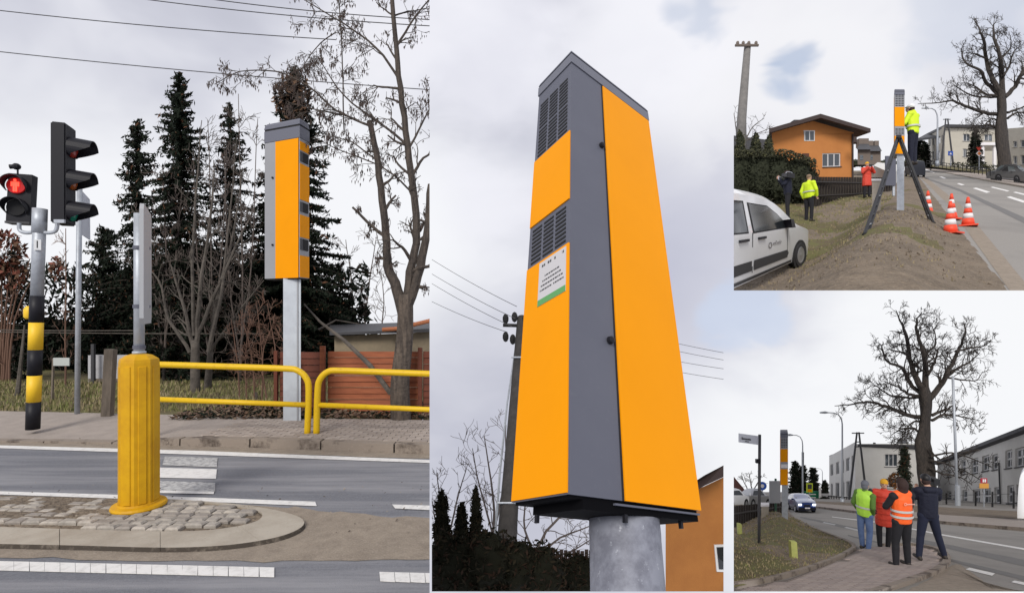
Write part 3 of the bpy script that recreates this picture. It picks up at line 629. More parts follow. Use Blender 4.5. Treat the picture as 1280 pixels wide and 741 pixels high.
# traffic signal pole
S0 = G(41, 535, .12); ds = S0.y; s_ = ds/FP
ts = thing('signal_pole', 'grey signal pole with yellow and black bands on its lower half', 'pole', S0)
def bar(y0, y1, xb, xt, r, m, nm, n=20):
    mb = MB(); mb.tube([W(xb, y0, ds), W(xt, y1, ds)], r*s_, n); return mb.build(nm, m, ts, smooth=True)
m_band = M('band_yellow', (.80, .50, .02), .5); 
pxa = lambda y: 41+(535-y)/275*9
for y0, y1, m in ((536, 502, m_blk), (502, 469, m_band), (469, 437, m_blk), (437, 403, m_band), (403, 370, m_blk)): bar(y0, y1, pxa(y0), pxa(y1), 7.3, m, 'painted_band')
bar(370, 264, pxa(370), pxa(264), 6.6, m_galv, 'pole'); bar(291, 261, pxa(291), pxa(261), 7.6, m_galv, 'pole_head')
c = W(pxa(306)+.5, 306, ds-6.8*s_); num = MB(); q = .2
mb = MB(); c0 = W(47, 306, ds-.09); mb.box((c0.x-4.5*s_, c0.y-.004, c0.z-6.5*s_), (c0.x+4.5*s_, c0.y+.004, c0.z+6.5*s_)); pl = mb.build('number_plate', m_boxg2 if 0 else M('pole_label', (.55, .56, .57), .6), ts)
text('1', 13*s_, pl, m_blkm, basis(c0+V((0, -.007, 0)), (1, 0, 0), (0, 0, 1)), 'digit')
# call-button box behind the pole
mb = MB(); b0 = W(37.5, 388, ds+.02); mb.lathe(b0+V((0, 0, 8*s_-.22)), [(.05, 0), (.075, .03), (.075, .14), (.045, .19)], 10); mb.build('push_button_box', m_band, ts, smooth=True)
mb = MB(); mb.tube(sub([W(48, 289, ds), W(34, 291, ds), W(25, 288, ds), W(24, 279, ds)], 5), 2.2*s_, 8); mb.build('bracket_arm', m_galv, ts, smooth=True)
mb = MB(); mb.tube(sub([W(50, 290, ds), W(62, 291, ds), W(70, 288, ds), W(72, 276, ds)], 5), 2.2*s_, 8); mb.build('bracket_arm', m_galv, ts, smooth=True)
# vehicle signal head, turned to the right
vo = W(80, 276, ds)
vs_ = thing('traffic_light', 'black three-lamp traffic light facing right with long hoods over its lamps', 'traffic light', vo)
fx = V((.93, .33, 0)).normalized(); sx = V((-.33, .93, 0)).normalized(); cz = W(62.5, 278, ds-.05); Hh = 126*s_; Wd = .34; Dp = .185
mb = MB(); p = [cz, cz+fx*Dp, cz+fx*Dp+sx*Wd, cz+sx*Wd]; mb.hexa(p+[q+V((0, 0, Hh)) for q in p]); hd = mb.build('housing', m_blk, vs_)
bm = bmesh.new(); bm.from_mesh(hd.data); bmesh.ops.bevel(bm, geom=bm.edges[:], offset=.018, segments=2, affect='EDGES'); bm.to_mesh(hd.data); bm.free()
for k, (yc, m) in enumerate(((181, m_red), (222, m_amb), (262, m_grn))):
    c = cz+fx*Dp+sx*Wd*.5; c.z = CAMZ+(CY-yc)*s_; r = .155
    mb = MB(); mb.lathe(c, [(r*.93, -.01), (r*.9, .03), (r*.6, .055), (.01, .07)], 20, 0, fx); lens = mb.build('lens', m, vs_, smooth=True)
    mb = MB(); vsx = []; L = [.0, .30]; nseg = 22                     # hood: open half tube, longer on top
    for i in range(nseg+1):
        a = math.pi*(-.28+1.56*i/nseg); up_ = V((0, 0, 1)); n_ = sx*math.cos(a)+up_*math.sin(a); ln = .29 if math.sin(a) > .2 else .29*max(.12, (math.sin(a)+.75)/.95)
        vsx += [c+n_*(r+.012), c+n_*(r+.012)*1.0+fx*ln-V((0, 0, .04*ln/.34)), c+n_*r+fx*ln-V((0, 0, .04*ln/.34)), c+n_*r]
    mb.add(vsx, [(i*4+j, i*4+(j+1) % 4, (i+1)*4+(j+1) % 4, (i+1)*4+j) for i in range(nseg) for j in range(4)]); mb.build('visor', m_blk, vs_, smooth=False)
mb = MB(); q = W(78, 277, ds-.06); mb.box((q.x-.12, q.y-.01, q.z-.02), (q.x+.03, q.y+.02, q.z+.03)); mb.build('bracket', m_galv, vs_)
# pedestrian signal head, turned to the left
po = W(24, 279, ds)
ps = thing('pedestrian_light', 'small black pedestrian signal with a glowing red standing figure', 'traffic light', po)
fx = V((.33, -.94, 0)).normalized(); sx = V((.94, .33, 0)).normalized(); cz = W(7, 278, ds+.02); Hh = 62*s_; Wd = .285
mb = MB(); p = [cz, cz+sx*Wd, cz+sx*Wd-fx*.16, cz-fx*.16]; mb.hexa(p+[q+V((0, 0, Hh))+sx*.03 for q in p]); hd = mb.build('housing', m_blk, ps)
mb = MB(); mb.hexa([cz-V((0, 0, .01))-sx*.004+fx*.02, cz+sx*(Wd+.004)-V((0, 0, .01))+fx*.02, cz+sx*(Wd+.004)-fx*.17-V((0, 0, .01)), cz-fx*.17-V((0, 0, .01))]+[cz+V((0, 0, .02))-sx*.004+fx*.02, cz+sx*(Wd+.004)+V((0, 0, .02))+fx*.02, cz+sx*(Wd+.004)-fx*.17+V((0, 0, .02)), cz-fx*.17+V((0, 0, .02))]); mb.build('base_edge', m_dgr, ps)
for k, yc in enumerate((231, 259)):
    c = cz+sx*Wd*(.46)+fx*.01; c.z = CAMZ+(CY-yc)*s_; r = .135
    mb = MB(); mb.lathe(c, [(r*.9, 0), (r*.85, .02), (.01, .03)], 20, 0, fx); ln_ = mb.build('lens', m_redglow if k == 0 else m_blkm, ps)
    if k == 0:
        f0 = c+fx*.04; fg = MB(); U = V((0, 0, 1)); s2 = r*.9
        def fb(x0, z0, x1, z1): fg.hexa([f0+sx*x0*s2+U*z0*s2, f0+sx*x1*s2+U*z0*s2, f0+sx*x1*s2+U*z0*s2-fx*.01, f0+sx*x0*s2+U*z0*s2-fx*.01, f0+sx*x0*s2+U*z1*s2, f0+sx*x1*s2+U*z1*s2, f0+sx*x1*s2+U*z1*s2-fx*.01, f0+sx*x0*s2+U*z1*s2-fx*.01])
        fb(-.22, -.1, .22, .42); fb(-.40, -.15, -.26, .40); fb(.26, -.15, .40, .40); fb(-.20, -.78, -.03, -.1); fb(.03, -.78, .20, -.1); fg.lathe(f0+U*.60*s2, [(.15*s2, -.005), (.15*s2, .004)], 10, 0, fx)
        fg.build('red_figure', m_redon, ln_)
    mb = MB(); vsx = []; nseg = 18
    for i in range(nseg+1):
        a = math.pi*(-.2+1.4*i/nseg); n_ = sx*math.cos(a)+V((0, 0, 1))*math.sin(a); ln = .15 if math.sin(a) > .2 else .15*max(.1, (math.sin(a)+.6)/.8)
        vsx += [c+n_*(r+.01), c+n_*(r+.01)+fx*ln, c+n_*r+fx*ln, c+n_*r]
    mb.add(vsx, [(i*4+j, i*4+(j+1) % 4, (i+1)*4+(j+1) % 4, (i+1)*4+j) for i in range(nseg) for j in range(4)]); mb.build('visor', m_blk, ps)
a = cz+sx*Wd*.5; a.z = CAMZ+(CY-216)*s_
mb = MB(); mb.tube([a, a+V((0, 0, .07))], .012, 6); mb.ell(a+V((-.02, 0, .11)), (.055, .055, .05), 10); mb.tube([a+V((-.02, 0, .11)), a+V((-.09, -.03, .10))], [.03, .035], 8); mb.build('sensor_camera', m_blk, ps)
# thin pole with oblique white and blue sign
q0 = G(99, 518, .12); dq = q0.y; sq = dq/FP
t = thing('bus_stop_sign', 'thin grey pole with a narrow white and blue sign behind the traffic light', 'sign', q0)
mb = MB(); mb.tube([W(96.5, 518, dq), W(99.5, 236, dq)], 2.9*sq, 12); mb.build('pole', m_galv, t, smooth=True)
u_ = [W(100, 236, dq), W(112, 249, dq+.9), W(112.5, 300, dq+.9), W(101, 292, dq)]
mb = MB(); mb.prism(u_, V((-.01, .02, 0))); plt = mb.build('sign_plate', M('sign_white', (.62, .65, .72), .5), t)
def uv4(q, u, v): return (q[0]*(1-u)+q[1]*u)*(1-v)+(q[3]*(1-u)+q[2]*u)*v
mb = MB(); mb.prism([uv4(u_, 0, .72)+V((0, -.02, 0)), uv4(u_, 1, .72)+V((0, -.02, 0)), uv4(u_, 1, 1)+V((0, -.02, 0)), uv4(u_, 0, 1)+V((0, -.02, 0))], V((0, .01, 0))); mb.build('blue_band', M('sign_blue', (.22, .25, .50), .5), plt)
mb = MB()
for a, b in (((.30, .62), (.55, .18)), ((.55, .18), (.75, .62)), ((.2, .50), (.88, .52)), ((.42, .52), (.42, .70)), ((.7, .52), (.72, .72))):
    p, q = uv4(u_, *a)+V((0, -.03, 0)), uv4(u_, *b)+V((0, -.03, 0)); mb.tube([p, q], .012, 4)
mb.build('printed_symbol', m_dgr, plt)
# speed camera cabinet on galvanised mast
cO = W(374.5, 347, FP*1.48/(528-410)); dC = cO.y; sC = dC/FP
Av = (W(331, 346, dC+.28)-cO); Al = Av.length; Av = V((Av.x, Av.y, 0)).normalized(); Bv = (W(386.3, 346, dC+.26)-cO); Bl = V((Bv.x, Bv.y, 0)).length*1; Bv = V((Bv.x, Bv.y, 0)).normalized()
F1 = lambda a, b, c: cO+Av*a+Bv*b+V((0, 0, c))
H1 = 201*sC; cc = lambda y: (347-y)*sC
cab1 = cabinet('grey and yellow speed camera on a pale mast behind the railing, spruces behind it', F1, Al, Bl, H1, (.02, Al*.68), cO, [(.01, cc(319)), (cc(296), cc(268)), (cc(249), cc(204)), (cc(187), cc(176))],
    wins=[(cc(312), cc(298)), (cc(264), cc(252)), (cc(201), cc(189))], bolts=[(Al*.76, cc(218)), (Al*.76, cc(304))], cap=(173-147)/200, mg=m_boxg2, capin=.09, ga=0)
mb = MB(); e = .05; a0 = F1(Al*.5, Bl*.5, -2.6); mc = F1(Al*.30, Bl*.35, 0); wm = 11.2*sC
b0 = W(366, 528, dC+.12); mb.rbox(354, 376, 346, 531, b0.y, .22); mb.build('mast', M('mast_steel', (.50, .54, .58), .5, .3, n=(6, (.42, .45, .49), .35, .7)), cab1)
mb = MB(); mb.rbox(371, 372.6, 347, 531, b0.y-.012, .01); mb.build('mast_seam', m_boxg2, cab1)
mb = MB(); mb.map = F1; mb.box((.02, .02, -.02), (Al-.02, Bl-.02, 0)); mb.build('base_tray', m_blkm, cab1)
# wooden fence of horizontal planks
fd0, fd1 = 9.4, 8.6
t = thing('plank_fence', 'reddish brown fence of horizontal planks behind the right yellow railing', 'fence', W(405, 530, 9.2))
def fp(px, py): k = (px-345)/(540-345); return W(px, py, fd0+(fd1-fd0)*k)
def planks(x0, x1, yt, yb, n, m):
    for i in range(n):
        a = yt+(yb-yt)*i/n; b = yt+(yb-yt)*(i+1)/n-.5; j = R.uniform(-.5, .5)
        mb = MB(); q = [fp(x0, b+j), fp(x1, b+j*.5), fp(x1, a+j*.5), fp(x0, a+j)]; lean = V((0, .018, 0))
        mb.hexa([q[0]-lean, q[1]-lean, q[1]+V((0, .02, 0)), q[0]+V((0, .02, 0)), q[3]+lean*.2, q[2]+lean*.2, q[2]+V((0, .03, 0)), q[3]+V((0, .03, 0))]); mb.build('plank', m, t)
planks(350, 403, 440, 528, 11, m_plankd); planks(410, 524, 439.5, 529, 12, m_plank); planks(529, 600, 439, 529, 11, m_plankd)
for x, w_, yt, m in ((405, 3.0, 432, m_plank), (526, 2.4, 434, m_plankd), (347, 2.2, 438, m_plankd)):
    mb = MB(); a = fp(x, 531)+V((0, -.06, 0)); h = fp(x, yt).z; mb.box((a.x-w_*.014, a.y-.03, a.z-.05), (a.x+w_*.014, a.y+.03, h)); mb.build('fence_post', m, t)
# shed behind the fence with tar roof and orange pipe
t = thing('shed', 'low beige shed with dark roof edge behind the plank fence', 'shed', W(470, 500, 13))
mb = MB(); mb.hexa([W(418, 500, 13), W(640, 500, 12), W(640, 500, 17), W(418, 500, 17), W(418, 420, 13), W(640, 410, 12), W(640, 410, 17), W(418, 420, 17)]); mb.build('wall', M('shed_render', (.27, .22, .15), .9, n=(3, (.20, .165, .115), .35, .7)), t)
mb = MB(); mb.hexa([W(412, 419, 12.7), W(650, 411, 11.7), W(650, 402, 17), W(412, 410, 17), W(412, 416, 12.7), W(650, 406, 11.7), W(650, 398, 17), W(412, 406, 17)]); mb.build('roof', m_dgr, t)
mb = MB(); mb.tube([W(478, 412, 12.2), W(500, 410.5, 12.2), W(520, 405, 12.2), W(545, 399, 12.2)], .05, 8); mb.build('pipe', M('orange_pipe', (.45, .16, .07), .7), t, smooth=True)
# wooden post, stub signs, white wall, wires of the garden fence
mb = MB(); q = G(134, 520, .12); mb.box((q.x-.075, q.y-.05, q.z-.05), (q.x+.075, q.y+.05, q.z+84*q.y/FP)); o = mb.build('timber_post', m_wood); tag(o, 'weathered timber post at the back of the pavement left of the yellow bollard', 'post')
bpy.data.objects[o.name].rotation_euler = (0, rad(3), 0)
mb = MB(); q = G(152, 521, .12); mb.box((q.x-.06, q.y+.5, q.z-.05), (q.x+.06, q.y+.6, q.z+.95)); o = mb.build('timber_post', m_wood); tag(o, 'second grey timber post half hidden right behind the grey mast', 'post'); 
o.location += W(345, 505, 8.6)-W(152, 505, 8.6)
t = thing('garden_sign', 'small blank grey board on a stake standing in the grass', 'sign', W(66, 505, 10.5))
mb = MB(); mb.tube([W(65, 506, 10.5), W(67, 448, 10.5)], .025, 5); mb.build('stake', m_wood, t)
mb = MB(); a, b = W(67, 457, 10.45), W(87, 447, 10.45); mb.box((a.x, a.y-.01, a.z), (b.x, a.y+.01, b.z)); mb.build('board', M('board_grey', (.42, .45, .43), .7), t)
t = thing('garden_wall', 'white wall panel with dark gate bars behind the timber post', 'wall', W(130, 495, 14))
mb = MB(); a, b = W(110, 497, 14), W(158, 444, 14); mb.box((a.x, 14, a.z), (b.x, 14.2, b.z)); mb.build('panel', M('wall_pale', (.42, .42, .44), .8, n=(3, (.30, .30, .30), .5, .8)), t)
for k in range(3):
    mb = MB(); a, b = W(112, 476+k*7, 13.9), W(158, 473+k*7, 13.9); mb.box((a.x, 13.85, a.z), (b.x, 13.9, b.z)); mb.build('rail', m_wood, t)
mb = MB(); a = W(116, 497, 13.8); mb.box((a.x-.04, 13.78, a.z), (a.x+.04, 13.85, W(116, 430, 13.8).z)); mb.build('gate_post', m_dgr, t)
mb = MB(); mb.tube([W(22+x*.1, 494-x, 11) for x in range(0, 92, 8)], [.05-.0004*x for x in range(0, 92, 8)], 6); o = mb.build('leaning_stick', m_barkl); tag(o, 'thin pale leaning trunk at the left behind the signal pole', 'tree trunk')
for i, (p, q) in enumerate((((-60, 411), (170, 413)), ((-60, 414), (330, 417)))):
    wire((p, q), 12, .012, ['upper', 'lower'][i]+' pale fence wire crossing in front of the dark shrubs at the left', 'fence wires', 1).data.materials[0] = m_barkl
for i, (p, q) in enumerate((((-80, 4), (420, 50)), ((-80, 56), (560, 114)), ((170, -2), (560, 34)), ((240, -4), (560, 26)))):
    wire((p, q), 24, .022, ['long overhead wire crossing the upper left sky above the lowest one', 'lowest overhead wire, passing above the spruce tops', 'short overhead wire near the top edge, lower of the two there', 'topmost overhead wire near the upper edge above the bare tree'][i], 'overhead wires above the trees', 4)
# trees
rg = random.Random(21)
S = dict(rng=rg, mats=m_ndl, bark=m_barkd)
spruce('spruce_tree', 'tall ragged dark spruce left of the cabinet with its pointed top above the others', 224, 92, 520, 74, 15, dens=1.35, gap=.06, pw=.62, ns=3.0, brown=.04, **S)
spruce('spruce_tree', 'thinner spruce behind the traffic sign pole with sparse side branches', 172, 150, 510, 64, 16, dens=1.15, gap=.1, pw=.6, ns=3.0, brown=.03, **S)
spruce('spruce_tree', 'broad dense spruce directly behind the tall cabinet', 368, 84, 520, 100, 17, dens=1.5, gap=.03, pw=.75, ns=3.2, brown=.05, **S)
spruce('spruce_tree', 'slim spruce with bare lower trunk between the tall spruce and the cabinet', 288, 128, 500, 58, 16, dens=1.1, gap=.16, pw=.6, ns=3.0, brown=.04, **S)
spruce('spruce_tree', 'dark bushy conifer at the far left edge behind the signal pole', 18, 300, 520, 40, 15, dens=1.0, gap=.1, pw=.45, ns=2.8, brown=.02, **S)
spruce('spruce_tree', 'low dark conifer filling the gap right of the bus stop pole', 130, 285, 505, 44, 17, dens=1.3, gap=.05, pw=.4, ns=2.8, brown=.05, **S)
um = UM(19.); mb = MB()
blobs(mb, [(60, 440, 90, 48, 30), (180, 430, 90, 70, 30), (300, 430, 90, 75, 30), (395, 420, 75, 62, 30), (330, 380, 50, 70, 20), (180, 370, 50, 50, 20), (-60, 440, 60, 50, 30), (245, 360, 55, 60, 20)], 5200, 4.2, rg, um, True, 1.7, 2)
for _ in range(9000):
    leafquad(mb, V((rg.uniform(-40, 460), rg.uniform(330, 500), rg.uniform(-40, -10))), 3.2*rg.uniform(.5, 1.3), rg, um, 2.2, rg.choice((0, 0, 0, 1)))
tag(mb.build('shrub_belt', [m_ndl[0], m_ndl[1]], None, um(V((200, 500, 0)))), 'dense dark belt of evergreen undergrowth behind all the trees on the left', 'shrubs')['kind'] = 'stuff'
bpy.data.objects['shrub_belt'].pop('category', None)
# brown cones and leaves in the top of the spruce behind the cabinet, reddish shrub at the left
um = UM(16.5); mb = MB(); blobs(mb, [(366, 122, 24, 28, 16)], 900, 2.4, rg, um, False, 1.7, 2); o = mb.build('brown_cones', [m_leafr[1], m_ndl[1]], bpy.data.objects['spruce_tree.002'], kind='stuff')
um = UM(14.); t = thing('red_leaved_shrub', 'shrub with rusty red leaves at the left edge beside the signal pole', 'shrub', um(V((0, 500, 0))))
mb = MB(); blobs(mb, [(2, 312, 30, 24, 14), (-18, 335, 26, 30, 14), (70, 335, 9, 16, 9), (14, 345, 20, 18, 10)], 900, 3.4, rg, um, False, 1.3, 2); mb.build('crown', m_leafr, t)
mb = tmb(14); 
for k in range(7): limb(mb, [(-8+k*3, 505), (-6+k*4, 400), (-22+k*12, 315+R.uniform(-12, 20))], 1.6, .4, um, rg, kids=5, kl=22, lvl=1)
mb.build('stems', m_twigr, t)
baretree('bare_tree', 'slim young bare tree with reddish twigs between the signal pole and bus stop pole', (82, 500), [([(82, 490), (82, 400), (82, 285)], 1.2, .4, dict(kids=16, kl=22))], 13, m_bark, m_twigr, random.Random(3), trunk=[(82, 505), (82, 480)], r=(1.6, 1.3), kids=8, kl=24, lvl=2, kk=2, up=.1)
baretree('bare_tree', 'grey multi-stemmed bare tree in front of the tall spruce', (243, 520), [([(243, 440), (232, 392), (214, 330)], 3.2, .8), ([(246, 430), (250, 360), (262, 280), (268, 200)], 3.2, .6), ([(238, 440), (212, 400), (198, 350), (176, 330)], 2.4, .5), ([(247, 420), (285, 330), (318, 260)], 2.6, .5), ([(243, 420), (240, 330), (246, 230), (252, 150)], 2.4, .4), ([(260, 440), (276, 370), (284, 300), (296, 170)], 2.8, .4)],
    12, m_barkl, m_barkl, random.Random(12), trunk=[(246, 522), (244, 480), (244, 425)], r=(7, 4.5), kids=9, kl=34, lvl=2, kk=2, up=.12)
baretree('bare_tree', 'second grey bare trunk close behind the first, right of the bollard', (262, 520), [([(262, 450), (270, 380), (290, 300), (304, 210)], 3.0, .5), ([(262, 440), (290, 400), (330, 350)], 2.0, .4)], 12.5, m_barkl, m_barkl, random.Random(14), trunk=[(258, 522), (260, 480), (263, 440)], r=(5.5, 3.2), kids=9, kl=30, lvl=2, kk=2, up=.12)
baretree('bare_shrub', 'tangle of bare brown stems in front of the shrubs left of the cabinet mast', (320, 515), [([(300+k*9, 512), (296+k*10+R.uniform(-9, 9), 450), (290+k*11+R.uniform(-14, 14), 385+R.uniform(-10, 25))], 1.1, .35) for k in range(7)], 10.5, m_bark, m_twigr, random.Random(15), trunk=[(322, 516), (320, 490)], r=(2, 1.5), kids=8, kl=26, lvl=2, kk=3, cat='shrub')
for i, (a, b, q) in enumerate(((300, 118, 'fine twiggy bare tree rising between the tall spruce and the cabinet'), (262, 150, 'fine twiggy bare tree just right of the tall spruce top'), (205, 210, 'low twiggy bare tree in front of the left spruces'))):
    baretree('bare_tree', q, (a, 500), [([(a, 470), (a+3, 340), (a-2, b)], 1.5, .35, dict(kids=26, kl=34, start=.1)), ([(a, 440), (a+14, 330), (a+22, b+30)], 1.2, .35, dict(kids=18, kl=28)), ([(a, 450), (a-14, 340), (a-20, b+50)], 1.2, .35, dict(kids=16, kl=28))], 14.5, m_barkd, m_twig, random.Random(70+i), trunk=[(a, 512), (a, 460)], r=(2.5, 1.8), kids=9, kl=30, lvl=2, kk=3, up=.14)
# pavement pavers
pm = []
for c_ in ((.33, .285, .25), (.28, .24, .21), (.38, .33, .29)):
    m = M('paver', c_, .92, n=(7, (.24, .20, .175), .4, .7), b=(50, .4, .005)); mb = MB(); e = .006; l_, w_ = .098, .048
    z_ = lambda x, y, h: (x, y, h+P1.s*y)
    mb.add([z_(-l_, -w_, -.01), z_(l_, -w_, -.01), z_(l_, w_, -.01), z_(-l_, w_, -.01), z_(-l_+e, -w_+e, .007), z_(l_-e, -w_+e, .007), z_(l_-e, w_-e, .007), z_(-l_+e, w_-e, .007)], [(4, 5, 6, 7), (0, 1, 5, 4), (1, 2, 6, 5), (2, 3, 7, 6), (3, 0, 4, 7)])
    o = mb.build('paver', m, None, (0, 0, 0)); pm.append(o.data); bpy.data.objects.remove(o)
np_v = 0; restp = MB()
for rw in range(14):
    x = -7.4+(rw % 2)*.1
    while x < -.7:
        k_ = kat(x); d_ = k_.y+.20+rw*.1; back = 8.2+(-x-1)*.10 if x < 0 else 8.1
        hh_ = (.03+.09*min(1, max(0, (x+5.2)/.9))); 
        if d_ < back-.05 and x > -4.2:
            f_ = min(1, max(0, (d_-k_.y)/max(.3, back-k_.y))); p = V((x, d_, P1.s*d_+hh_*(1-f_)+.122*f_+.003))
            if np_v < 300:
                o = bpy.data.objects.new('paver', R.choice(pm)); sc.collection.objects.link(o); o.parent = pav; o.location = p-ORG[pav.name]; PLC[o.name] = P1; ORG[o.name] = p; np_v += 1
            else: restp.add([p+v_.co for v_ in pm[0].vertices], [tuple(f.vertices) for f in pm[0].polygons])
        x += .2
if restp.v: restp.build('far_pavers', pm[0].materials[0], pav, kind='stuff')
# right-hand tree with hanging seed pods
m_barkm = M('limb_bark', (.045, .037, .032), .95, n=(5, (.085, .068, .055), .42, .62, (4, 4, .7)), b=(14, 1., .03))
baretree('tall_bare_tree', 'tall dark bare tree with hanging seed pods and a sawn-off limb right of the cabinet', (500, 530),
    [([(506, 396), (497, 362), (485, 332), (484, 300)], 8.0, 4.8, dict(kids=2, kl=20, start=.5)), ([(484, 302), (478, 250), (470, 190), (462, 152)], 5.2, 3.4, dict(kids=4, kl=24)), ([(462, 158), (436, 146), (398, 138), (360, 128)], 1.6, .5, dict(kids=10, kl=30)),
     ([(507, 392), (513, 340), (521, 290), (512, 200), (503, 130), (495, 60), (490, -10)], 6, 2.6, dict(kids=16, kl=48, start=.15)), ([(507, 390), (522, 345), (533, 295), (538, 230)], 7.5, 3.5, dict(kids=2, kl=18)),
     ([(486, 300), (466, 284), (441, 260)], 2.6, 1.4, dict(kids=3, kl=14)), ([(508, 180), (470, 150), (430, 120), (396, 70)], 1.8, .5, dict(kids=12, kl=34)), ([(500, 100), (470, 60), (430, 30), (380, 0)], 1.8, .5, dict(kids=14, kl=36)),
     ([(495, 60), (520, 20), (545, -10)], 1.6, .5, dict(kids=8, kl=30)), ([(510, 190), (530, 150), (545, 120)], 1.6, .5, dict(kids=7, kl=30)), ([(430, 165), (428, 80), (424, 10), (420, -20)], .9, .5, dict(kids=8, kl=26)), ([(514, 240), (480, 210), (430, 190), (392, 172)], 1.3, .4, dict(kids=12, kl=30)),
     ([(525, 300), (536, 290), (560, 270)], 2, 1, dict(kids=3, kl=30)), ([(470, 200), (440, 178), (420, 172)], 1.1, .4, dict(kids=5, kl=22)), ([(462, 158), (420, 138), (385, 108), (345, 90), (300, 90), (268, 106)], 1.5, .4, dict(kids=20, kl=26, start=.1)), ([(420, 40), (395, 60), (372, 95)], .8, .4, dict(kids=8, kl=24))],
    8.35, m_bark, m_barkm, random.Random(31), trunk=[(502, 533), (500, 480), (506, 420), (507, 368)], r=(13, 9.0), kids=8, kl=34, lvl=2, kk=3, up=-.02, leaf=(M('seed_pods', (.05, .035, .03), .9), .9, 1.7, 3), rmin=.33)
mb = MB(); mb.tube([W(489, 492, 8.4), W(462, 456, 8.4), W(430, 425, 8.5), W(400, 402, 8.5), W(380, 380, 8.6)], [.045, .04, .03, .02, .01], 6); mb.tube([W(398, 412, 9), W(420, 400, 9.1), W(450, 405, 9.2)], [.02, .015, .006], 4); tag(mb.build('leaning_branch', m_barkl), 'pale leaning branch lying across the plank fence', 'branch')
baretree('bare_tree', 'faint thin bare tree in the distance between cabinet and tall bare tree', (440, 420), [([(440, 415), (440, 360), (432, 300)], 1.2, .4), ([(455, 415), (462, 350), (470, 300)], 1.2, .4), ([(425, 415), (415, 360), (400, 320)], 1.1, .35), ([(475, 420), (480, 380), (476, 340)], 1, .35)], 30, m_barkd, m_twig, random.Random(41), trunk=[(445, 440), (445, 410)], r=(2, 1.5), kids=9, kl=30, lvl=2, kk=2, up=.1)
# grass and litter
def grass(place, region, n, h, mats, name, rng, hf=None, wob=.5):
    mb = MB()
    for _ in range(n):
        x, d = region(rng); b = place.L(x, d, hf(x, d) if hf else .12); hh = h*rng.uniform(.4, 1.2); a = rng.uniform(0, 3.14); wv = .006+.0011*d
        dx, dy = math.cos(a)*wv, math.sin(a)*wv; l = V((rng.uniform(-1, 1)*wob*hh, rng.uniform(-1, 1)*wob*hh, hh))
        mb.add([b-V((dx, dy, .02)), b+V((dx, dy, -.02)), b+l], [(0, 1, 2)], rng.randrange(len(mats)))
    o = mb.build(name, mats); o['kind'] = 'stuff'; return o
grass(P1, lambda r: (r.uniform(-14, -4.5), r.uniform(9.0, 14)), 9000, .10, [m_blade, m_straw, m_blade], 'grass', rg)
def leaflit(region, n, s, mats, name, rng, h=.13):
    mb = MB()
    for _ in range(n):
        x, d = region(rng); b = CUR[0].L(x, d, h+rng.uniform(0, .05)); q = s*rng.uniform(.5, 1.3); a = rng.uniform(0, 6.3); u = V((math.cos(a), math.sin(a), rng.uniform(-.5, .8)))*q; v = V((-math.sin(a), math.cos(a), rng.uniform(-.3, .6)))*q*.6
        mb.add([b-u, b-v, b+u, b+v], [(0, 1, 2, 3)], rng.randrange(len(mats)))
    o = mb.build(name, mats); o['kind'] = 'stuff'; return o
leaflit(lambda r: (r.uniform(-5.6, -.9), r.uniform(8.3, 10)), 5200, .045, [M('dead_leaf', (.09, .055, .04), .9), M('dead_leaf_pale', (.17, .12, .08), .9), m_ndl[0], m_leafr[1]], 'leaf_litter', rg)
leaflit(lambda r: (r.uniform(-9, -.6), r.choice((r.uniform(4.7, 5.2), r.uniform(3.9, 4.6), r.uniform(6.7, 7.2)))), 420, .012, [m_bark, m_dirt], 'gravel_crumbs', rg, h=.01)
# ---------------------------------------------------------------- people
m_skin = M('skin', (.50, .30, .22), .6); m_hiv = M('hi_vis_yellow', (.62, .82, .02), .6, b=(14, .6, .02)); m_hivg = M('hi_vis_lime', (.45, .80, .08), .6, b=(14, .6, .02)); m_hivo = M('hi_vis_orange', (.90, .13, .02), .6, b=(14, .6, .02))
m_coat = M('red_coat', (.60, .055, .03), .65, b=(10, 1., .03)); m_navy = M('navy_cloth', (.008, .010, .024), .8, b=(14, .8, .02)); m_blkc = M('black_cloth', (.014, .014, .018), .85, b=(14, .6, .02))
m_jean = M('jeans', (.10, .16, .32), .85, n=(8, (.14, .21, .38), .4, .7)); m_jeand = M('dark_jeans', (.011, .015, .036), .85); m_grn = m_grn; m_gjack = M('green_jacket', (.10, .20, .035), .8); m_knit = M('grey_knit', (.16, .17, .20), .95); m_knity = M('yellow_knit', (.68, .36, .03), .95, b=(60, .5, .01))
m_hair = M('brown_hair', (.035, .018, .015), .8, b=(40, .8, .01)); m_hairl = M('light_hair', (.20, .14, .09), .8); m_shoe = M('shoe_leather', (.03, .024, .02), .6); m_band = bpy.data.materials['band_yellow']; m_refl = M('reflective_band', (.52, .52, .50), .4); m_helm = M('helmet_white', (.75, .75, .76), .35); m_cam = M('camera_black', (.015, .015, .017), .5)
def remesh(o, vox, it=4):
    m = o.modifiers.new('shape', 'REMESH'); m.mode = 'VOXEL'; m.voxel_size = vox; m.use_smooth_shade = True
    s = o.modifiers.new('smooth', 'SMOOTH'); s.factor = .5; s.iterations = it
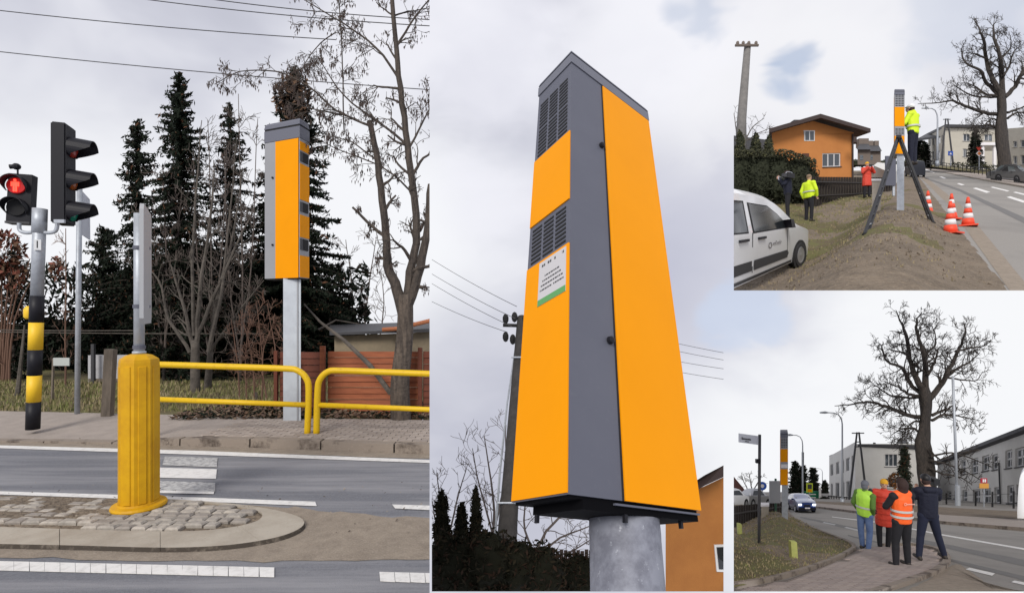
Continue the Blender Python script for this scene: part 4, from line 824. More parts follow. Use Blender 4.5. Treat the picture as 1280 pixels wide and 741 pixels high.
def person(label, base, H, yaw, pose=None, top=m_navy, legs=m_jeand, group=None, coat=0, vest=None, hat=None, hair=m_hair, hairlong=False, bands=None, sleeves=None, bulk=1., hood=False):
    k = H/1.76
    J = dict(aL=(-.11, 0, .08), aR=(.11, 0, .08), kL=(-.105, .02, .49), kR=(.105, .02, .49), hL=(-.085, 0, .90), hR=(.085, 0, .90), pel=(0, 0, .98), che=(0, .01, 1.30), nek=(0, 0, 1.47), hed=(0, .02, 1.63),
             sL=(-.185, 0, 1.41), sR=(.185, 0, 1.41), eL=(-.235, -.02, 1.13), eR=(.235, -.02, 1.13), wL=(-.215, .08, .89), wR=(.215, .08, .89))
    J.update(pose or {}); J = {a: V(b)*k for a, b in J.items()}
    t = thing('person', label, 'person', base, group); t.rotation_euler = (0, 0, yaw)
    ORG[t.name] = V((0, 0, 0))
    def mk(nm, mat, caps, vox, ells=(), it=4, par=None):
        mb = MB()
        for c in caps: mb.cap(*[J[x] if isinstance(x, str) else V(x) for x in c[:2]], c[2]*k, c[3]*k, *(c[4:]))
        for e in ells: mb.ell(*e, 14)
        o = mb.build(nm, mat, par or t); o.parent = par or t; o.location = (0, 0, 0)
        if par: ORG[o.name] = V((0, 0, 0))
        remesh(o, vox*k, it); PLC[o.name] = None; return o
    hd = J['hed']; hb = hd-V((0, 0, .0))
    body = mk('body', m_skin, [('pel', 'che', .135, .15, .72), ('che', 'nek', .14, .07, .7), ('nek', 'hed', .052, .055)]+[(a+s, b+s, r1, r2) for s in 'LR' for a, b, r1, r2 in (('h', 'k', .082, .055), ('k', 'a', .054, .038), ('s', 'e', .048, .038), ('e', 'w', .036, .026))],
         .013, [(hd+V((0, .0, .015*k)), (.074*k, .092*k, .105*k)), (hd+V((0, .03, -.05))*1, (.055*k, .060*k, .062*k)), (hd+V((0, .10, -.01))*1, (.014*k, .022*k, .022*k)), (hd+V((.078*k, 0, 0)), (.012*k, .02*k, .03*k)), (hd+V((-.078*k, 0, 0)), (.012*k, .02*k, .03*k)), (hd+V((0, .092, -.055)), (.025*k, .01*k, .007*k))], it=2)
    eyes = MB()
    for s in (-1, 1): eyes.ell(hd+V((s*.03*k, .088*k, .015*k)), (.012*k, .008*k, .008*k), 8)
    e_ = eyes.build('eyes', m_blkc, t); e_.parent = t; e_.location = (0, 0, 0); PLC[e_.name] = None; e_['kind'] = 'stuff'
    for s in 'LR':                                      # a hand each: palm, four unequal fingers, thumb from its side
        w_, e = J['w'+s], J['e'+s]; d = (w_-e).normalized(); sd = V((0, 0, 1)).cross(d) if abs(d.z) < .8 else V((0, 1, 0)); sd = (sd-d*sd.dot(d)).normalized(); nn_ = d.cross(sd)
        mb = MB(); mb.cap(w_-d*.01, w_+d*.075*k, .024*k, .036*k, 1., 10)
        for i, (o_, L) in enumerate(((-.027, .062), (-.009, .074), (.009, .070), (.026, .055))):
            a = w_+d*.085*k+sd*o_*k; b = a+(d*.85+nn_*.35)*L*.55*k; c = b+(d*.45+nn_*.85)*L*.5*k; mb.cap(a, b, .009*k, .0085*k, 1., 6); mb.cap(b, c, .0085*k, .007*k, 1., 6)
        a = w_+d*.03*k-sd*.028*k; mb.cap(a, a+(d*.6-sd*.6+nn_*.3)*.055*k, .011*k, .008*k, 1., 6)
        h_ = mb.build('hand', m_skin, t); h_.parent = t; h_.location = (0, 0, 0); remesh(h_, .005*k, 1); PLC[h_.name] = None
    tb = bulk; hem = .90-coat
    pl, ch = J['pel'], J['che']
    tor = [(pl+V((0, 0, -.10*k)), 'che', .168*tb, .178*tb, .70, 12, .15), ('che', J['nek']+V((0, -.0, -.01)), .168*tb, .075, .72), ('sL', 'sR', .075*tb, .075*tb)]
    if coat > .1: tor.append((V((pl.x, pl.y, (hem)*k)), 'pel', .185*tb, .17*tb, .8, 12, .12))
    arms = [(a+s, b+s, r1*tb, r2*tb) for s in 'LR' for a, b, r1, r2 in (('s', 'e', .066, .058), ('e', 'w', .056, .046))]
    jm = sleeves or top
    jk = mk('jacket', jm, tor+arms, .014)
    if hood:
        mk('hood', jm, [((J['nek'].x-.07*k, J['nek'].y-.06*k, J['nek'].z-.02*k), (J['nek'].x+.07*k, J['nek'].y-.06*k, J['nek'].z-.02*k), .07, .07)], .012)
    else: mk('collar', jm, [(J['nek']-V((0, .01, .05*k)), J['nek']+V((0, 0, .02*k)), .085, .068)], .010)
    if vest:
        vt = [(a, b, r1*1.06, r2*1.06, .74, 12, .15) for a, b, r1, r2 in ((pl+V((0, 0, -.09*k)), 'che', .172*tb, .182*tb), ('che', J['nek']-V((0, 0, .06*k)), .172*tb, .11))]+[(J['sL']*.55+J['nek']*.45, J['sR']*.55+J['nek']*.45, .088, .088)]
        vs_o = mk('vest', vest, vt, .014)
    bt_ = MB()
    for z in (bands or ()):
        c = pl.lerp(ch, (z-.98)/.32); c.z = z*k; n = 24; ra, rb = .197*tb*k*(1.02 if vest else .98), .142*tb*k*(1.04 if vest else 1.0)
        vs = [c+V((ra*math.cos(a)*q, rb*math.sin(a)*q, dz*k)) for q, dz in ((1, -.022), (1.02, -.022), (1.02, .022), (1, .022)) for a in [2*math.pi*i/n for i in range(n)]]
        bt2 = MB(); bt2.add(vs, [(r*n+i, r*n+(i+1) % n, (r+1)*n+(i+1) % n, (r+1)*n+i) for r in range(3) for i in range(n)]); o = bt2.build('reflective_strip', m_refl, t); o.parent = t; o.location = (0, 0, 0); PLC[o.name] = None
    mk('trousers', legs, [('hL', 'hR', .115, .115, .85)]+[(a+s, b+s, r1, r2) for s in 'LR' for a, b, r1, r2 in (('h', 'k', .100, .072), ('k', 'a', .072, .056))]+[(pl, pl+V((0, 0, .03)), .14, .14, .72)], .014)
    for s in 'LR':
        a = J['a'+s]; mk('shoe', m_shoe, [(a+V((0, -.045*k, -.045*k)), a+V((0, .15*k, -.052*k)), .042, .034), (a+V((0, -.02*k, -.03*k)), a+V((0, 0, .03*k)), .044, .042)], .009)
    hm = hat or hair
    top_ = [(hd+V((0, -.012*k, .045*k)), (.088*k, .104*k, .088*k))]
    if hairlong: top_ += [(hd+V((0, -.045*k, -.01*k)), (.105*k, .085*k, .12*k)), (hd+V((0, -.05*k, -.10*k)), (.10*k, .06*k, .09*k))]
    mk('hat' if hat else 'hair', hm, [], .010, top_)
    if hat:
        mk('hair', hair, [], .010, [(hd+V((0, -.03*k, -.02*k)), (.082*k, .078*k, .085*k))])
        if hat is m_helm:
            mb = MB(); mb.lathe(hd+V((0, .012*k, .045*k)), [(.095*k, -.006), (.118*k, -.004), (.112*k, .004), (.09*k, .008)], 24); o = mb.build('helmet_brim', m_helm, t); o.parent = t; o.location = (0, 0, 0); PLC[o.name] = None
        elif hat is not m_cam:
            mk('hat_cuff', hm, [], .009, [(hd+V((0, -.010*k, .035*k)), (.093*k, .109*k, .026*k))])
    ORG[t.name] = V((0, 0, 0)); t['_k'] = k
    return t, J
def locmesh(mb, nm, mat, t):
    o = mb.build(nm, mat, t); o.parent = t; o.location = (0, 0, 0); PLC[o.name] = None; return o
def fin(t): 
    if '_k' in t: del t['_k']

# ---------------------------------------------------------------- vehicles
m_tyre = M('tyre', (.02, .02, .021), .85); m_rim = M('wheel_rim', (.42, .43, .45), .4, .6); m_wind = M('car_glass', (.025, .03, .033), .08, spec=.7); m_windl = M('reflecting_glass', (.20, .25, .25), .12, spec=.7)
m_head = M('headlight', (.65, .68, .72), .2); m_tail = M('tail_light', (.30, .015, .015), .3)
def vehicle(name, label, cat, P, L, Wd, prof, belt, tumble, mat, side, windows, wheels, glass=m_wind, group=None, origin=None, wr=.31, screens=(), trims=(), seams=(), handles=(), both=True, bottom=.22, glassf=None):
    """P(l,w,h); prof = upper outline [(l,h)...] rear to front; w=0 is the side we see"""
    t = thing(name, label, cat, origin if origin is not None else P(L/2, Wd/2, 0), group)
    pf = sub([V((l, h, 0)) for l, h in prof], 4); pf = [(p.x, p.y) for p in pf]
    ins = lambda h, l: (max(0, h-belt)*tumble+max(0, .45-h)*.12) + .16*max(0, 1-(L-l)/.55)**2+.10*max(0, 1-l/.35)**2
    rows = [bottom, .38, .62, belt-.07, belt]
    mb = MB(); mb.map = P; ring = []
    for l, h in pf:
        lst = [min(r, h-.001) for r in rows]+[belt+(h-belt)*.5 if h > belt else h, belt+(h-belt)*.88 if h > belt else h]
        r_ = [(ins(z, l), z) for z in lst]+[(ins(h, l)+.09 if h > belt else ins(h, l)+.05, h+.0), (Wd*.28, h+.03), (Wd*.5, h+.04)]
        ring.append([(l, w_, z) for w_, z in r_]+[(l, Wd-w_, z) for w_, z in r_[::-1][1:]])
    n = len(ring[0]); vs = [p for r_ in ring for p in r_]
    fs = [(i*n+j, i*n+j+1, (i+1)*n+j+1, (i+1)*n+j) for i in range(len(ring)-1) for j in range(n-1)]+[tuple(range(n)), tuple(range((len(ring)-1)*n, len(ring)*n))]
    mb.add(vs, fs); body = mb.build('body', mat, t, smooth=True)
    md = body.modifiers.new('edges', 'EDGE_SPLIT'); md.split_angle = rad(38)
    bm = bmesh.new(); bm.from_mesh(body.data); bmesh.ops.recalc_face_normals(bm, faces=bm.faces[:]); bm.to_mesh(body.data); bm.free(); body.modifiers.clear()
    try: body.data.set_sharp_from_angle(angle=rad(35))
    except Exception: pass
    def sidepoly(pts, off, w_side=0):
        return [P(l, (ins(h, l)-off) if not w_side else Wd-ins(h, l)+off, h) for l, h in pts]
    for pts in windows:
        for sd in (0, 1) if both else (0,):
            mb = MB(); mb.poly(sidepoly(pts, .008, sd)); mb.build('side_window', glassf or glass, t)
            if sd == 0:
                c = (sum(p[0] for p in pts)/len(pts), sum(p[1] for p in pts)/len(pts))
                f = MB(); o_ = [(c[0]+(l-c[0])*1.06, c[1]+(h-c[1])*1.10) for l, h in pts]; f.poly(sidepoly(o_, .004)); f.build('window_seal', m_blkm, t)
    for (l0, h0, l1, h1, nm) in screens:
        i0, i1 = ins(h0, l0)+.10, ins(h1, l1)+.12; mb = MB(); o_ = .04
        mb.poly([P(l0, i0, h0+o_), P(l1, i1, h1+o_), P(l1, Wd-i1, h1+o_), P(l0, Wd-i0, h0+o_)]); mb.build(nm, glass, t)
    for pts, m, nm in trims:
        mb = MB(); q = sidepoly(pts, .010); mb.poly(q); mb.build(nm, m, t)
    for a, b in seams:
        mb = MB(); q = [a, b]; dl = .012; mb.poly(sidepoly([(a[0]-dl, a[1]), (a[0]+dl, a[1]), (b[0]+dl, b[1]), (b[0]-dl, b[1])], .004)); mb.build('door_seam', m_dgr, t)
    for l, h in handles:
        mb = MB(); mb.map = P; w0 = ins(h, l); mb.box((l-.11, w0-.035, h-.022), (l+.11, w0-.004, h+.022)); mb.build('door_handle', m_blk, t)
    for l in wheels:
        for sd in (0, 1):
            w0 = .0 if sd == 0 else Wd; sg = 1 if sd == 0 else -1
            def ringm(nm, mat_, prof_, c_, n_=24, par=t):
                mb = MB(); vs = []
                for r, ww in prof_:
                    for j in range(n_): a = 2*math.pi*j/n_; vs.append(P(l+r*math.cos(a), w0+sg*ww, wr+r*math.sin(a)))
                k_ = len(prof_); mb.add(vs, [(i*n_+j, i*n_+(j+1) % n_, (i+1)*n_+(j+1) % n_, (i+1)*n_+j) for i in range(k_-1) for j in range(n_)]+[tuple(range((k_-1)*n_, k_*n_))]); return mb.build(nm, mat_, par)
            ringm('wheel_arch', m_blkm, [(wr*1.22, .03), (wr*1.22, -.010), (.02, -.006)], None)
            wh = ringm('wheel', m_tyre, [(wr*.9, .2), (wr, .17), (wr, .0), (wr*.93, -.028), (wr*.68, -.030), (wr*.66, -.014)], None)
            ringm('rim', m_rim, [(wr*.66, -.018), (wr*.62, -.030), (wr*.50, -.018), (wr*.2, -.020), (.02, -.034)], None, par=wh)
    return t
def boxon(t, P, nm, mat, a, b):
    mb = MB(); mb.map = P; mb.box(a, b); return mb.build(nm, mat, t)

# ---------------------------------------------------------------- buildings
class Wall:
    def __init__(s, bl, br, tl): s.o, s.u, s.v = bl, br-bl, tl-bl; s.n = s.u.cross(s.v).normalized(); s.n = s.n if s.n.dot(V((0, 0, CAMZ))-bl) > 0 else -s.n
    def at(s, px, py):
        r = V(((px-CX)/FP, 1, (CY-py)/FP)); e = V((0, 0, CAMZ)); t = (s.o-e).dot(s.n)/r.dot(s.n); p = e+r*t-s.o
        uu, uv, vv = s.u.dot(s.u), s.u.dot(s.v), s.v.dot(s.v); pu, pv = p.dot(s.u), p.dot(s.v); D = uu*vv-uv*uv
        return ((pu*vv-pv*uv)/D, (pv*uu-pu*uv)/D)
    def P(s, u, v, o=0.): return s.o+s.u*u+s.v*v+s.n*o
def facade(t, wl, rects, mat, deep=.15, mull=1, fm=None, gm=None, name='wall', sill=True, trans=False, top=None, fw=.07):
    """wall with real openings; rects in picture coordinates of the facade's own windows"""
    W_ = []
    for (x0, y0, x1, y1, *k) in rects:
        a, b, c, d = wl.at(x0, y0), wl.at(x1, y0), wl.at(x0, y1), wl.at(x1, y1)
        u0, u1 = min(a[0], c[0]), max(b[0], d[0]); 
        if u0 > u1: u0, u1 = u1, u0
        v1, v0 = (a[1]+b[1])/2, (c[1]+d[1])/2; W_.append((max(.005, u0), max(.01, v0), min(.995, u1), min(.99, v1), k[0] if k else mull))
    us = sorted({0., 1.} | {w_[0] for w_ in W_} | {w_[2] for w_ in W_}); vs = sorted({0., 1.} | {w_[1] for w_ in W_} | {w_[3] for w_ in W_})
    mb = MB(); lu, lv = wl.u.length, wl.v.length
    for i in range(len(us)-1):
        for j in range(len(vs)-1):
            cu, cv = (us[i]+us[i+1])/2, (vs[j]+vs[j+1])/2
            if any(w_[0] < cu < w_[2] and w_[1] < cv < w_[3] for w_ in W_): continue
            mb.poly([wl.P(us[i], vs[j]), wl.P(us[i+1], vs[j]), wl.P(us[i+1], vs[j+1]), wl.P(us[i], vs[j+1])])
    for u0, v0, u1, v1, _ in W_:
        c = [(u0, v0), (u1, v0), (u1, v1), (u0, v1)]
        for k in range(4): mb.poly([wl.P(*c[k]), wl.P(*c[(k+1) % 4]), wl.P(*c[(k+1) % 4], -deep), wl.P(*c[k], -deep)])
    wo = mb.build(name, mat, t)
    for u0, v0, u1, v1, mu in W_:
        fu, fv = fw/lu, fw/lv; f = MB()
        def bar(a0, b0, a1, b1): f.hexa([wl.P(a0, b0, -deep), wl.P(a1, b0, -deep), wl.P(a1, b1, -deep), wl.P(a0, b1, -deep), wl.P(a0, b0, -deep+.07), wl.P(a1, b0, -deep+.07), wl.P(a1, b1, -deep+.07), wl.P(a0, b1, -deep+.07)])
        bar(u0, v0, u0+fu, v1); bar(u1-fu, v0, u1, v1); bar(u0+fu, v0, u1-fu, v0+fv); bar(u0+fu, v1-fv, u1-fu, v1)
        for k in range(1, mu+1):
            c = u0+(u1-u0)*k/(mu+1); bar(c-fu*.5, v0+fv, c+fu*.5, v1-fv)
        if trans: c = v0+(v1-v0)*.52; bar(u0+fu, c-fv*.5, u1-fu, c+fv*.5)
        wn = f.build('window', fm or m_wfr, t)
        g = MB(); g.poly([wl.P(u0, v0, -deep+.02), wl.P(u1, v0, -deep+.02), wl.P(u1, v1, -deep+.02), wl.P(u0, v1, -deep+.02)]); g.build('pane', gm or m_pane, wn)
        if sill:
            s_ = MB(); s_.hexa([wl.P(u0-fu*.5, v0-fv*.7, 0), wl.P(u1+fu*.5, v0-fv*.7, 0), wl.P(u1+fu*.5, v0-fv*.7, .08), wl.P(u0-fu*.5, v0-fv*.7, .08), wl.P(u0-fu*.5, v0-.002, 0), wl.P(u1+fu*.5, v0-.002, 0), wl.P(u1+fu*.5, v0-.002, .08), wl.P(u0-fu*.5, v0-.002, .08)]); s_.build('sill', m_dgr, wn)
    return wo
m_pane = M('window_pane', (.05, .06, .07), .12, spec=.7, n=(.8, (.20, .22, .24), .5, .62)); m_cream = M('cream_render', (.56, .53, .45), .9, n=(.7, (.50, .47, .40), .35, .7)); m_greyr = M('grey_render', (.62, .61, .58), .9, n=(.7, (.56, .55, .52), .35, .7)); m_plinth = M('plinth', (.16, .13, .11), .9)
def solid(t, nm, mat, q, back):   # body behind a facade quad
    mb = MB(); e = V((0, 0, CAMZ)); c = [V(p) for p in q]; mb.prism(c, back); return mb.build(nm, mat, t)
def lamp_post(label, base, px, ytop, arm, d, r=.09, group=None, arms=None):
    """base (px,py); pole rises to ytop then curves to arm (px,py)"""
    t = thing('street_lamp', label, 'street lamp', W(*base, d), group); s = d/FP
    P = [W(base[0], base[1]+1, d), W(base[0]+(px-base[0])*.5, (base[1]+ytop)/2, d), W(px, ytop, d)]+[W(px+(arm[0]-px)*a, ytop+(arm[1]-ytop)*b, d) for a, b in ((.05, .45), (.25, .82), (.6, .98), (1, 1))]
    mb = MB(); mb.tube(P, [r, r*.8, r*.6, r*.5, r*.45, r*.45, r*.45], 8); mb.build('pole', m_galv, t, smooth=True)
    e = W(*arm, d); dr = 1 if arm[0] > px else -1
    mb = MB(); mb.tube([e+V((-.1*dr, 0, 0)), e+V((.25*dr, 0, .02)), e+V((.75*dr, 0, 0))], [.05, .12, .07], 8); mb.build('lamp_head', m_galv, t, smooth=True)
    mb = MB(); mb.tube([W(base[0], base[1]+1, d), W(base[0], base[1]-(base[1]-ytop)*.1, d)], r*1.5, 8); mb.build('pole_sleeve', m_galv, t, smooth=True)
    return t
def a_pole(label, x0, x1, yb, xt, yt, d, r=.12, arm=9, group=None):
    t = thing('power_pole', label, 'utility pole', W((x0+x1)/2, yb, d), group)
    for i, x in enumerate((x0, x1)):
        mb = MB(); mb.tube([W(x, yb, d), W(xt+(-1.2 if i == 0 else 1.2), yt, d)], [r, r*.7], 7); mb.build('pole_leg', m_dgr, t)
    mb = MB(); a = yt+(yb-yt)*.13; mb.tube([W(xt-2.2, a, d), W(xt+2.2, a, d)], r*.5, 5); mb.tube([W(xt-3, a+6, d), W(xt+3, a+6, d)], r*.5, 5); mb.build('brace', m_dgr, t)['kind'] = 'stuff'
    mb = MB(); mb.tube([W(xt-arm*.5, yt+1, d), W(xt+arm*.5, yt+1, d)], r*.5, 5); mb.build('cross_arm', m_dgr, t); return t
def plain_post(name, label, cat, base, top, d, r, mat, group=None, n=8):
    mb = MB(); mb.tube([W(*base, d), W(*top, d)], r, n); o = mb.build(name, mat, smooth=True); return tag(o, label, cat, group)
# ================================================================ PLACE 3: ladder, cabinet, van
CUR[0] = P3; G = P3.G
xe = lambda d: 6.3+(d-6.48)*.775
def interp(t, pts):
    if t <= pts[0][0]: return pts[0][1]
    for (a, b), (c, e) in zip(pts, pts[1:]):
        if t <= c: return b+(e-b)*(t-a)/(c-a)
    return pts[-1][1]
def h3(x, d):
    u = xe(d)-x
    if u <= 0: return -.01
    base = interp(d, [(5, -.22), (7, -.30), (9, -.5), (11.6, -.74), (18.4, -.47), (25, -.05), (40, 0)])
    bump = interp(d, [(5, .34), (12, .42), (17, .36), (24, .1), (30, 0)])
    if u < 1.6: f = u/1.6; f = f*f*(3-2*f); h = bump*f
    else: f = min(1, (u-1.6)/2.2); f = f*f*(3-2*f); h = bump*(1-f)+base*f
    a = noise.noise(V((x*1.6, d*1.6, 0)))*.055+noise.noise(V((x*5, d*5, 3)))*.030
    return h+a*min(1, u*2)
def terrain(name, mat, place, hf, xs, ds, keep=lambda x, d: True, dz=0, mats=None, mfun=None):
    mb = MB(); nx, ny = len(xs(ds[0])), len(ds)
    vs = [place.L(x, d, hf(x, d)+dz) for d in ds for x in xs(d)]
    fs = [(j*nx+i, j*nx+i+1, (j+1)*nx+i+1, (j+1)*nx+i) for j in range(ny-1) for i in range(nx-1)]
    mb.add(vs, fs); o = mb.build(name, mats or mat, smooth=True); o['kind'] = 'structure'
    if mfun: o.data.polygons.foreach_set('material_index', [mfun(vs[f[0]]) for f in fs])
    return o
ds_ = [4.8*1.035**i for i in range(95)]
terrain('ground', None, P3, h3, lambda d: [xe(d)+.15-(xe(d)-.30*d)*((i/90)**1.25) for i in range(91)], ds_, mats=[m_soil, m_grass], mfun=lambda v: 1 if noise.noise(V((v.x*.35, v.y*.35, 5)))+(.30 if 12 < v.y < 30 and xe(v.y)-v.x > 2.5 else -.35) > .05 else 0)
mb = MB(); mb.poly([P3.L(xe(5)-.05, 5), P3.L(15, 5), P3.L(260, 130), P3.L(xe(130)-.05, 130)]); mb.build('road', m_asph2, kind='structure')
# road markings and worn shoulder
strip('road_shoulder', [(1150, 221.5), (1185, 255), (1262, 363), (1285, 395)], [(1156, 221), (1200, 255), (1290, 363), (1330, 395)], .004, m_dirt, .5)
for q in ([(1174, 221), (1177, 220.6), (1183, 223), (1180, 223.6)], [(1196, 229.6), (1199, 229), (1206, 231), (1202, 231.8)], [(1216, 235.5), (1220, 234.6), (1238, 240), (1233, 241.2)], [(1258, 246.5), (1263, 245.4), (1284, 252), (1279, 253.5)], [(1238, 234.2), (1241, 233.5), (1262, 238.6), (1259, 239.4)], [(1266, 240.5), (1270, 239.8), (1300, 247), (1296, 248)], [(1162, 214.5), (1164, 214.3), (1169, 216), (1167, 216.3)]): paint('lane_dash', q, h=.006)
strip('tyre_track', [(1150, 219.5), (1200, 236.5), (1290, 276)], [(1150, 221), (1200, 239.5), (1290, 284)], .004, m_tar, .15)
mb = MB(); mb.poly([G(1148, 209.5, .13), G(1240, 226.0, .13), G(1310, 237.5, .13), G(1310, 229, .13), G(1235, 218, .13), G(1150, 208.0, .13)]); mb.build('pavement', m_pave, kind='structure')
mb = MB(); kq = [G(1148, 209.5, .13), G(1240, 226.0, .13), G(1310, 237.5, .13)]
for a, b in zip(kq, kq[1:]): mb.poly([a, b, b-V((0, 0, .15)), a-V((0, 0, .15))])
mb.build('kerb', m_kerbl, kind='structure')
mb = MB(); mb.poly([G(1150, 208.1, .12), G(1235, 218.1, .12), G(1310, 229.1, .12), W(1330, 208, 110), W(1150, 206, 200)]); mb.build('verge', m_grass, kind='structure')
# the cabinet on its mast
dq = 13.2; s3 = dq/FP; o3 = W(1118, 192.5, dq)
F3 = lambda a, b, c: o3+V((b, 0.02*b, 0))+V((0.72*a, a, 0))+V((0, 0, c))
H3 = 81*s3; c3 = lambda y: (192.5-y)*s3
cab3 = cabinet('grey and orange speed camera on its mast between the legs of the black ladder', F3, .42, 13*s3, H3, (.08, .40), o3, [(.005, c3(170)), (c3(158), c3(134))], vents=[(c3(168), c3(160), 5, 1), (c3(133), c3(116), 8, 1)], cap=.09, mg=m_boxg2, capin=.05)
mb = MB(); a = W(1121.3, 268, dq); b = W(1130, 192, dq); mb.rbox(1121.0, 1130.2, 192, 270, dq+.06, .16); mb.build('mast', m_galv, cab3)
# ladder
def T3(px, py):
    d = 4.0
    while d < 60:
        p = W(px, py, d)
        if P3.L(p.x, d, h3(p.x, d)).z >= p.z: return d
        d += .02
    return 60
t = thing('step_ladder', 'black double ladder standing open astride the mast', 'ladder', W(1125, 285, 12.4))
m_lad = M('ladder_black', (.02, .02, .022), .5)
for (x0, y0, dd0, x1, y1, nm) in ((1080.5, 293, T3(1080.5, 293), 1122, 171, 'ladder_half'), (1167, 279, T3(1167, 279), 1125, 171, 'ladder_half')):
    mb = MB(); off = V((.0, .42, .13)); a, b = W(x0, y0, dd0), W(x1, y1, 12.7); k_ = V((.36 if x0 < 1100 else .24, .40, .12)); w_ = .030
    for o_ in (V((0, 0, 0)), k_): mb.tube([a+o_, b+o_*.6], w_, 6)
    h_ = mb.build(nm, m_lad, t)
    for i in range(11):
        f = (i+.8)/11.5; mb = MB(); mb.tube([a.lerp(b, f), (a+k_).lerp(b+k_*.6, f)], .016, 5); mb.build('rung', m_lad if i % 3 else m_boxg2, h_)
    for o_ in (V((0, 0, 0)), k_):
        mb = MB(); mb.ell(a+o_, (.045, .045, .04), 8); mb.build('ladder_foot', m_blkm, h_)
mb = MB(); a = W(1123.5, 170.5, 12.6); mb.rbox(1120, 1127, 168.5, 172, 12.55, .3); mb.build('hinge', m_lad, t)
# technician on the ladder
d_ = 13.3; tb_ = W(1141.5, 205.5, d_)
pt_, J = person('technician in yellow hi-vis jacket and white helmet standing high on the black ladder', tb_, 1.60, rad(30), dict(eL=(-.27, .10, 1.16), wL=(-.12, .26, 1.26), eR=(.28, .12, 1.18), wR=(.12, .30, 1.26), hed=(0, .07, 1.62), aL=(-.07, .03, .08), aR=(.08, .0, .08)), top=m_hiv, legs=m_navy, hat=m_helm, bands=(1.07,), bulk=1.12); fin(pt_)
# traffic cones
m_cone = M('cone_red', (.80, .075, .03), .5); m_conew = M('cone_white', (.72, .70, .70), .5)
cone0 = None
def cone(px, py, hpx, label):
    global cone0
    d = FP*1.6/(py-205); b = P3.L((px-CX)/FP*d, d, 0)
    if cone0 is None:
        c = thing('traffic_cone', label, 'traffic cone', b, 'red and white traffic cones by the road'); H = .75
        mb = MB(); mb.box((b.x-.19, b.y-.19, b.z), (b.x+.19, b.y+.19, b.z+.035)); bmq = mb.build('base', m_cone, c)
        rr_ = lambda z: .145-(z/H)*.118
        for z0, z1, m, nm in ((.035, .20, m_cone, 'cone_body'), (.20, .33, m_conew, 'white_band'), (.33, .46, m_cone, 'cone_body'), (.46, .58, m_conew, 'white_band'), (.58, .75, m_cone, 'cone_body')):
            mb = MB(); mb.lathe(b, [(rr_(z0), z0), (rr_(z1), z1)], 20); mb.build(nm, m, c, smooth=True)
        cone0 = c
    else:
        c = cone0.copy(); sc.collection.objects.link(c); c.location = b; c['label'] = label; PLC[c.name] = P3
        for ch in cone0.children:
            e = ch.copy(); sc.collection.objects.link(e); e.parent = c; PLC[e.name] = P3
    c.rotation_euler = (0, 0, R.uniform(0, 1))
for a in ((1188, 292.5, 40, 'nearest of the red and white traffic cones, lowest in the picture'), (1210, 283, 25, 'traffic cone standing apart on the right, farthest onto the road'), (1189.5, 275, 24, 'traffic cone directly behind the nearest one'), (1160, 268.5, 23, 'traffic cone half hidden behind the ladder leg')): cone(*a)
# pillar cabinet, grey signboard, fence
t = thing('utility_pillar', 'narrow grey concrete utility pillar with cap behind the ladder leg', 'utility cabinet', W(1096, 268, 14.6))
mb = MB(); a, b = W(1090, 268, 14.6), W(1101, 226, 14.6); mb.rbox(1090, 1101, 226, 270, 14.6, .22); mb.build('pillar_body', m_kerbl, t)
mb = MB(); mb.rbox(1089.4, 1101.6, 223.5, 226, 14.57, .28); mb.build('cap', m_conew, t)
t = thing('road_sign', 'grey back of a rectangular road sign behind the ladder, left of the mast', 'sign', W(1113, 240, 20))
mb = MB(); a, b = W(1107, 232, 20), W(1120, 195, 20); mb.box((a.x, 20, a.z), (b.x, 20.04, b.z)); mb.build('sign_plate', m_boxg, t)
mb = MB(); mb.tube([W(1117, 245, 20.08), W(1117, 195, 20.08)], .05, 6); mb.build('post', m_galv, t)
m_slat = M('dark_slat', (.022, .017, .014), .85); m_grill = M('pale_slat_gap', (.10, .09, .07), .9)
t = thing('picket_fence', 'dark picket fence between the hedge and the mound, orange house behind', 'fence', W(1060, 250, 24))
for k in range(32):
    x = 1012+k*3.3; f = k/31; d = 21.5+f*9; yb = 260-f*15; yt = 221+f*1
    mb = MB(); a = W(x, yb, d); b = W(x+2.5, yt, d); mb.box((a.x, d, a.z), (b.x, d+.04, b.z)); mb.build('picket', m_slat, t)
for y0, y1 in ((228, 230), (246, 240)):
    mb = MB(); mb.tube([W(1012, y0, 21.6), W(1118, y1, 30.6)], .05, 4); mb.build('fence_rail', m_slat, t)
mb = MB(); 
mb.poly([W(1096, 262-10, 29), W(1150, 242, 33), W(1150, 203, 33), W(1096, 218, 29)]); o = mb.build('shed_roof', m_greyr); bpy.data.objects.remove(o)
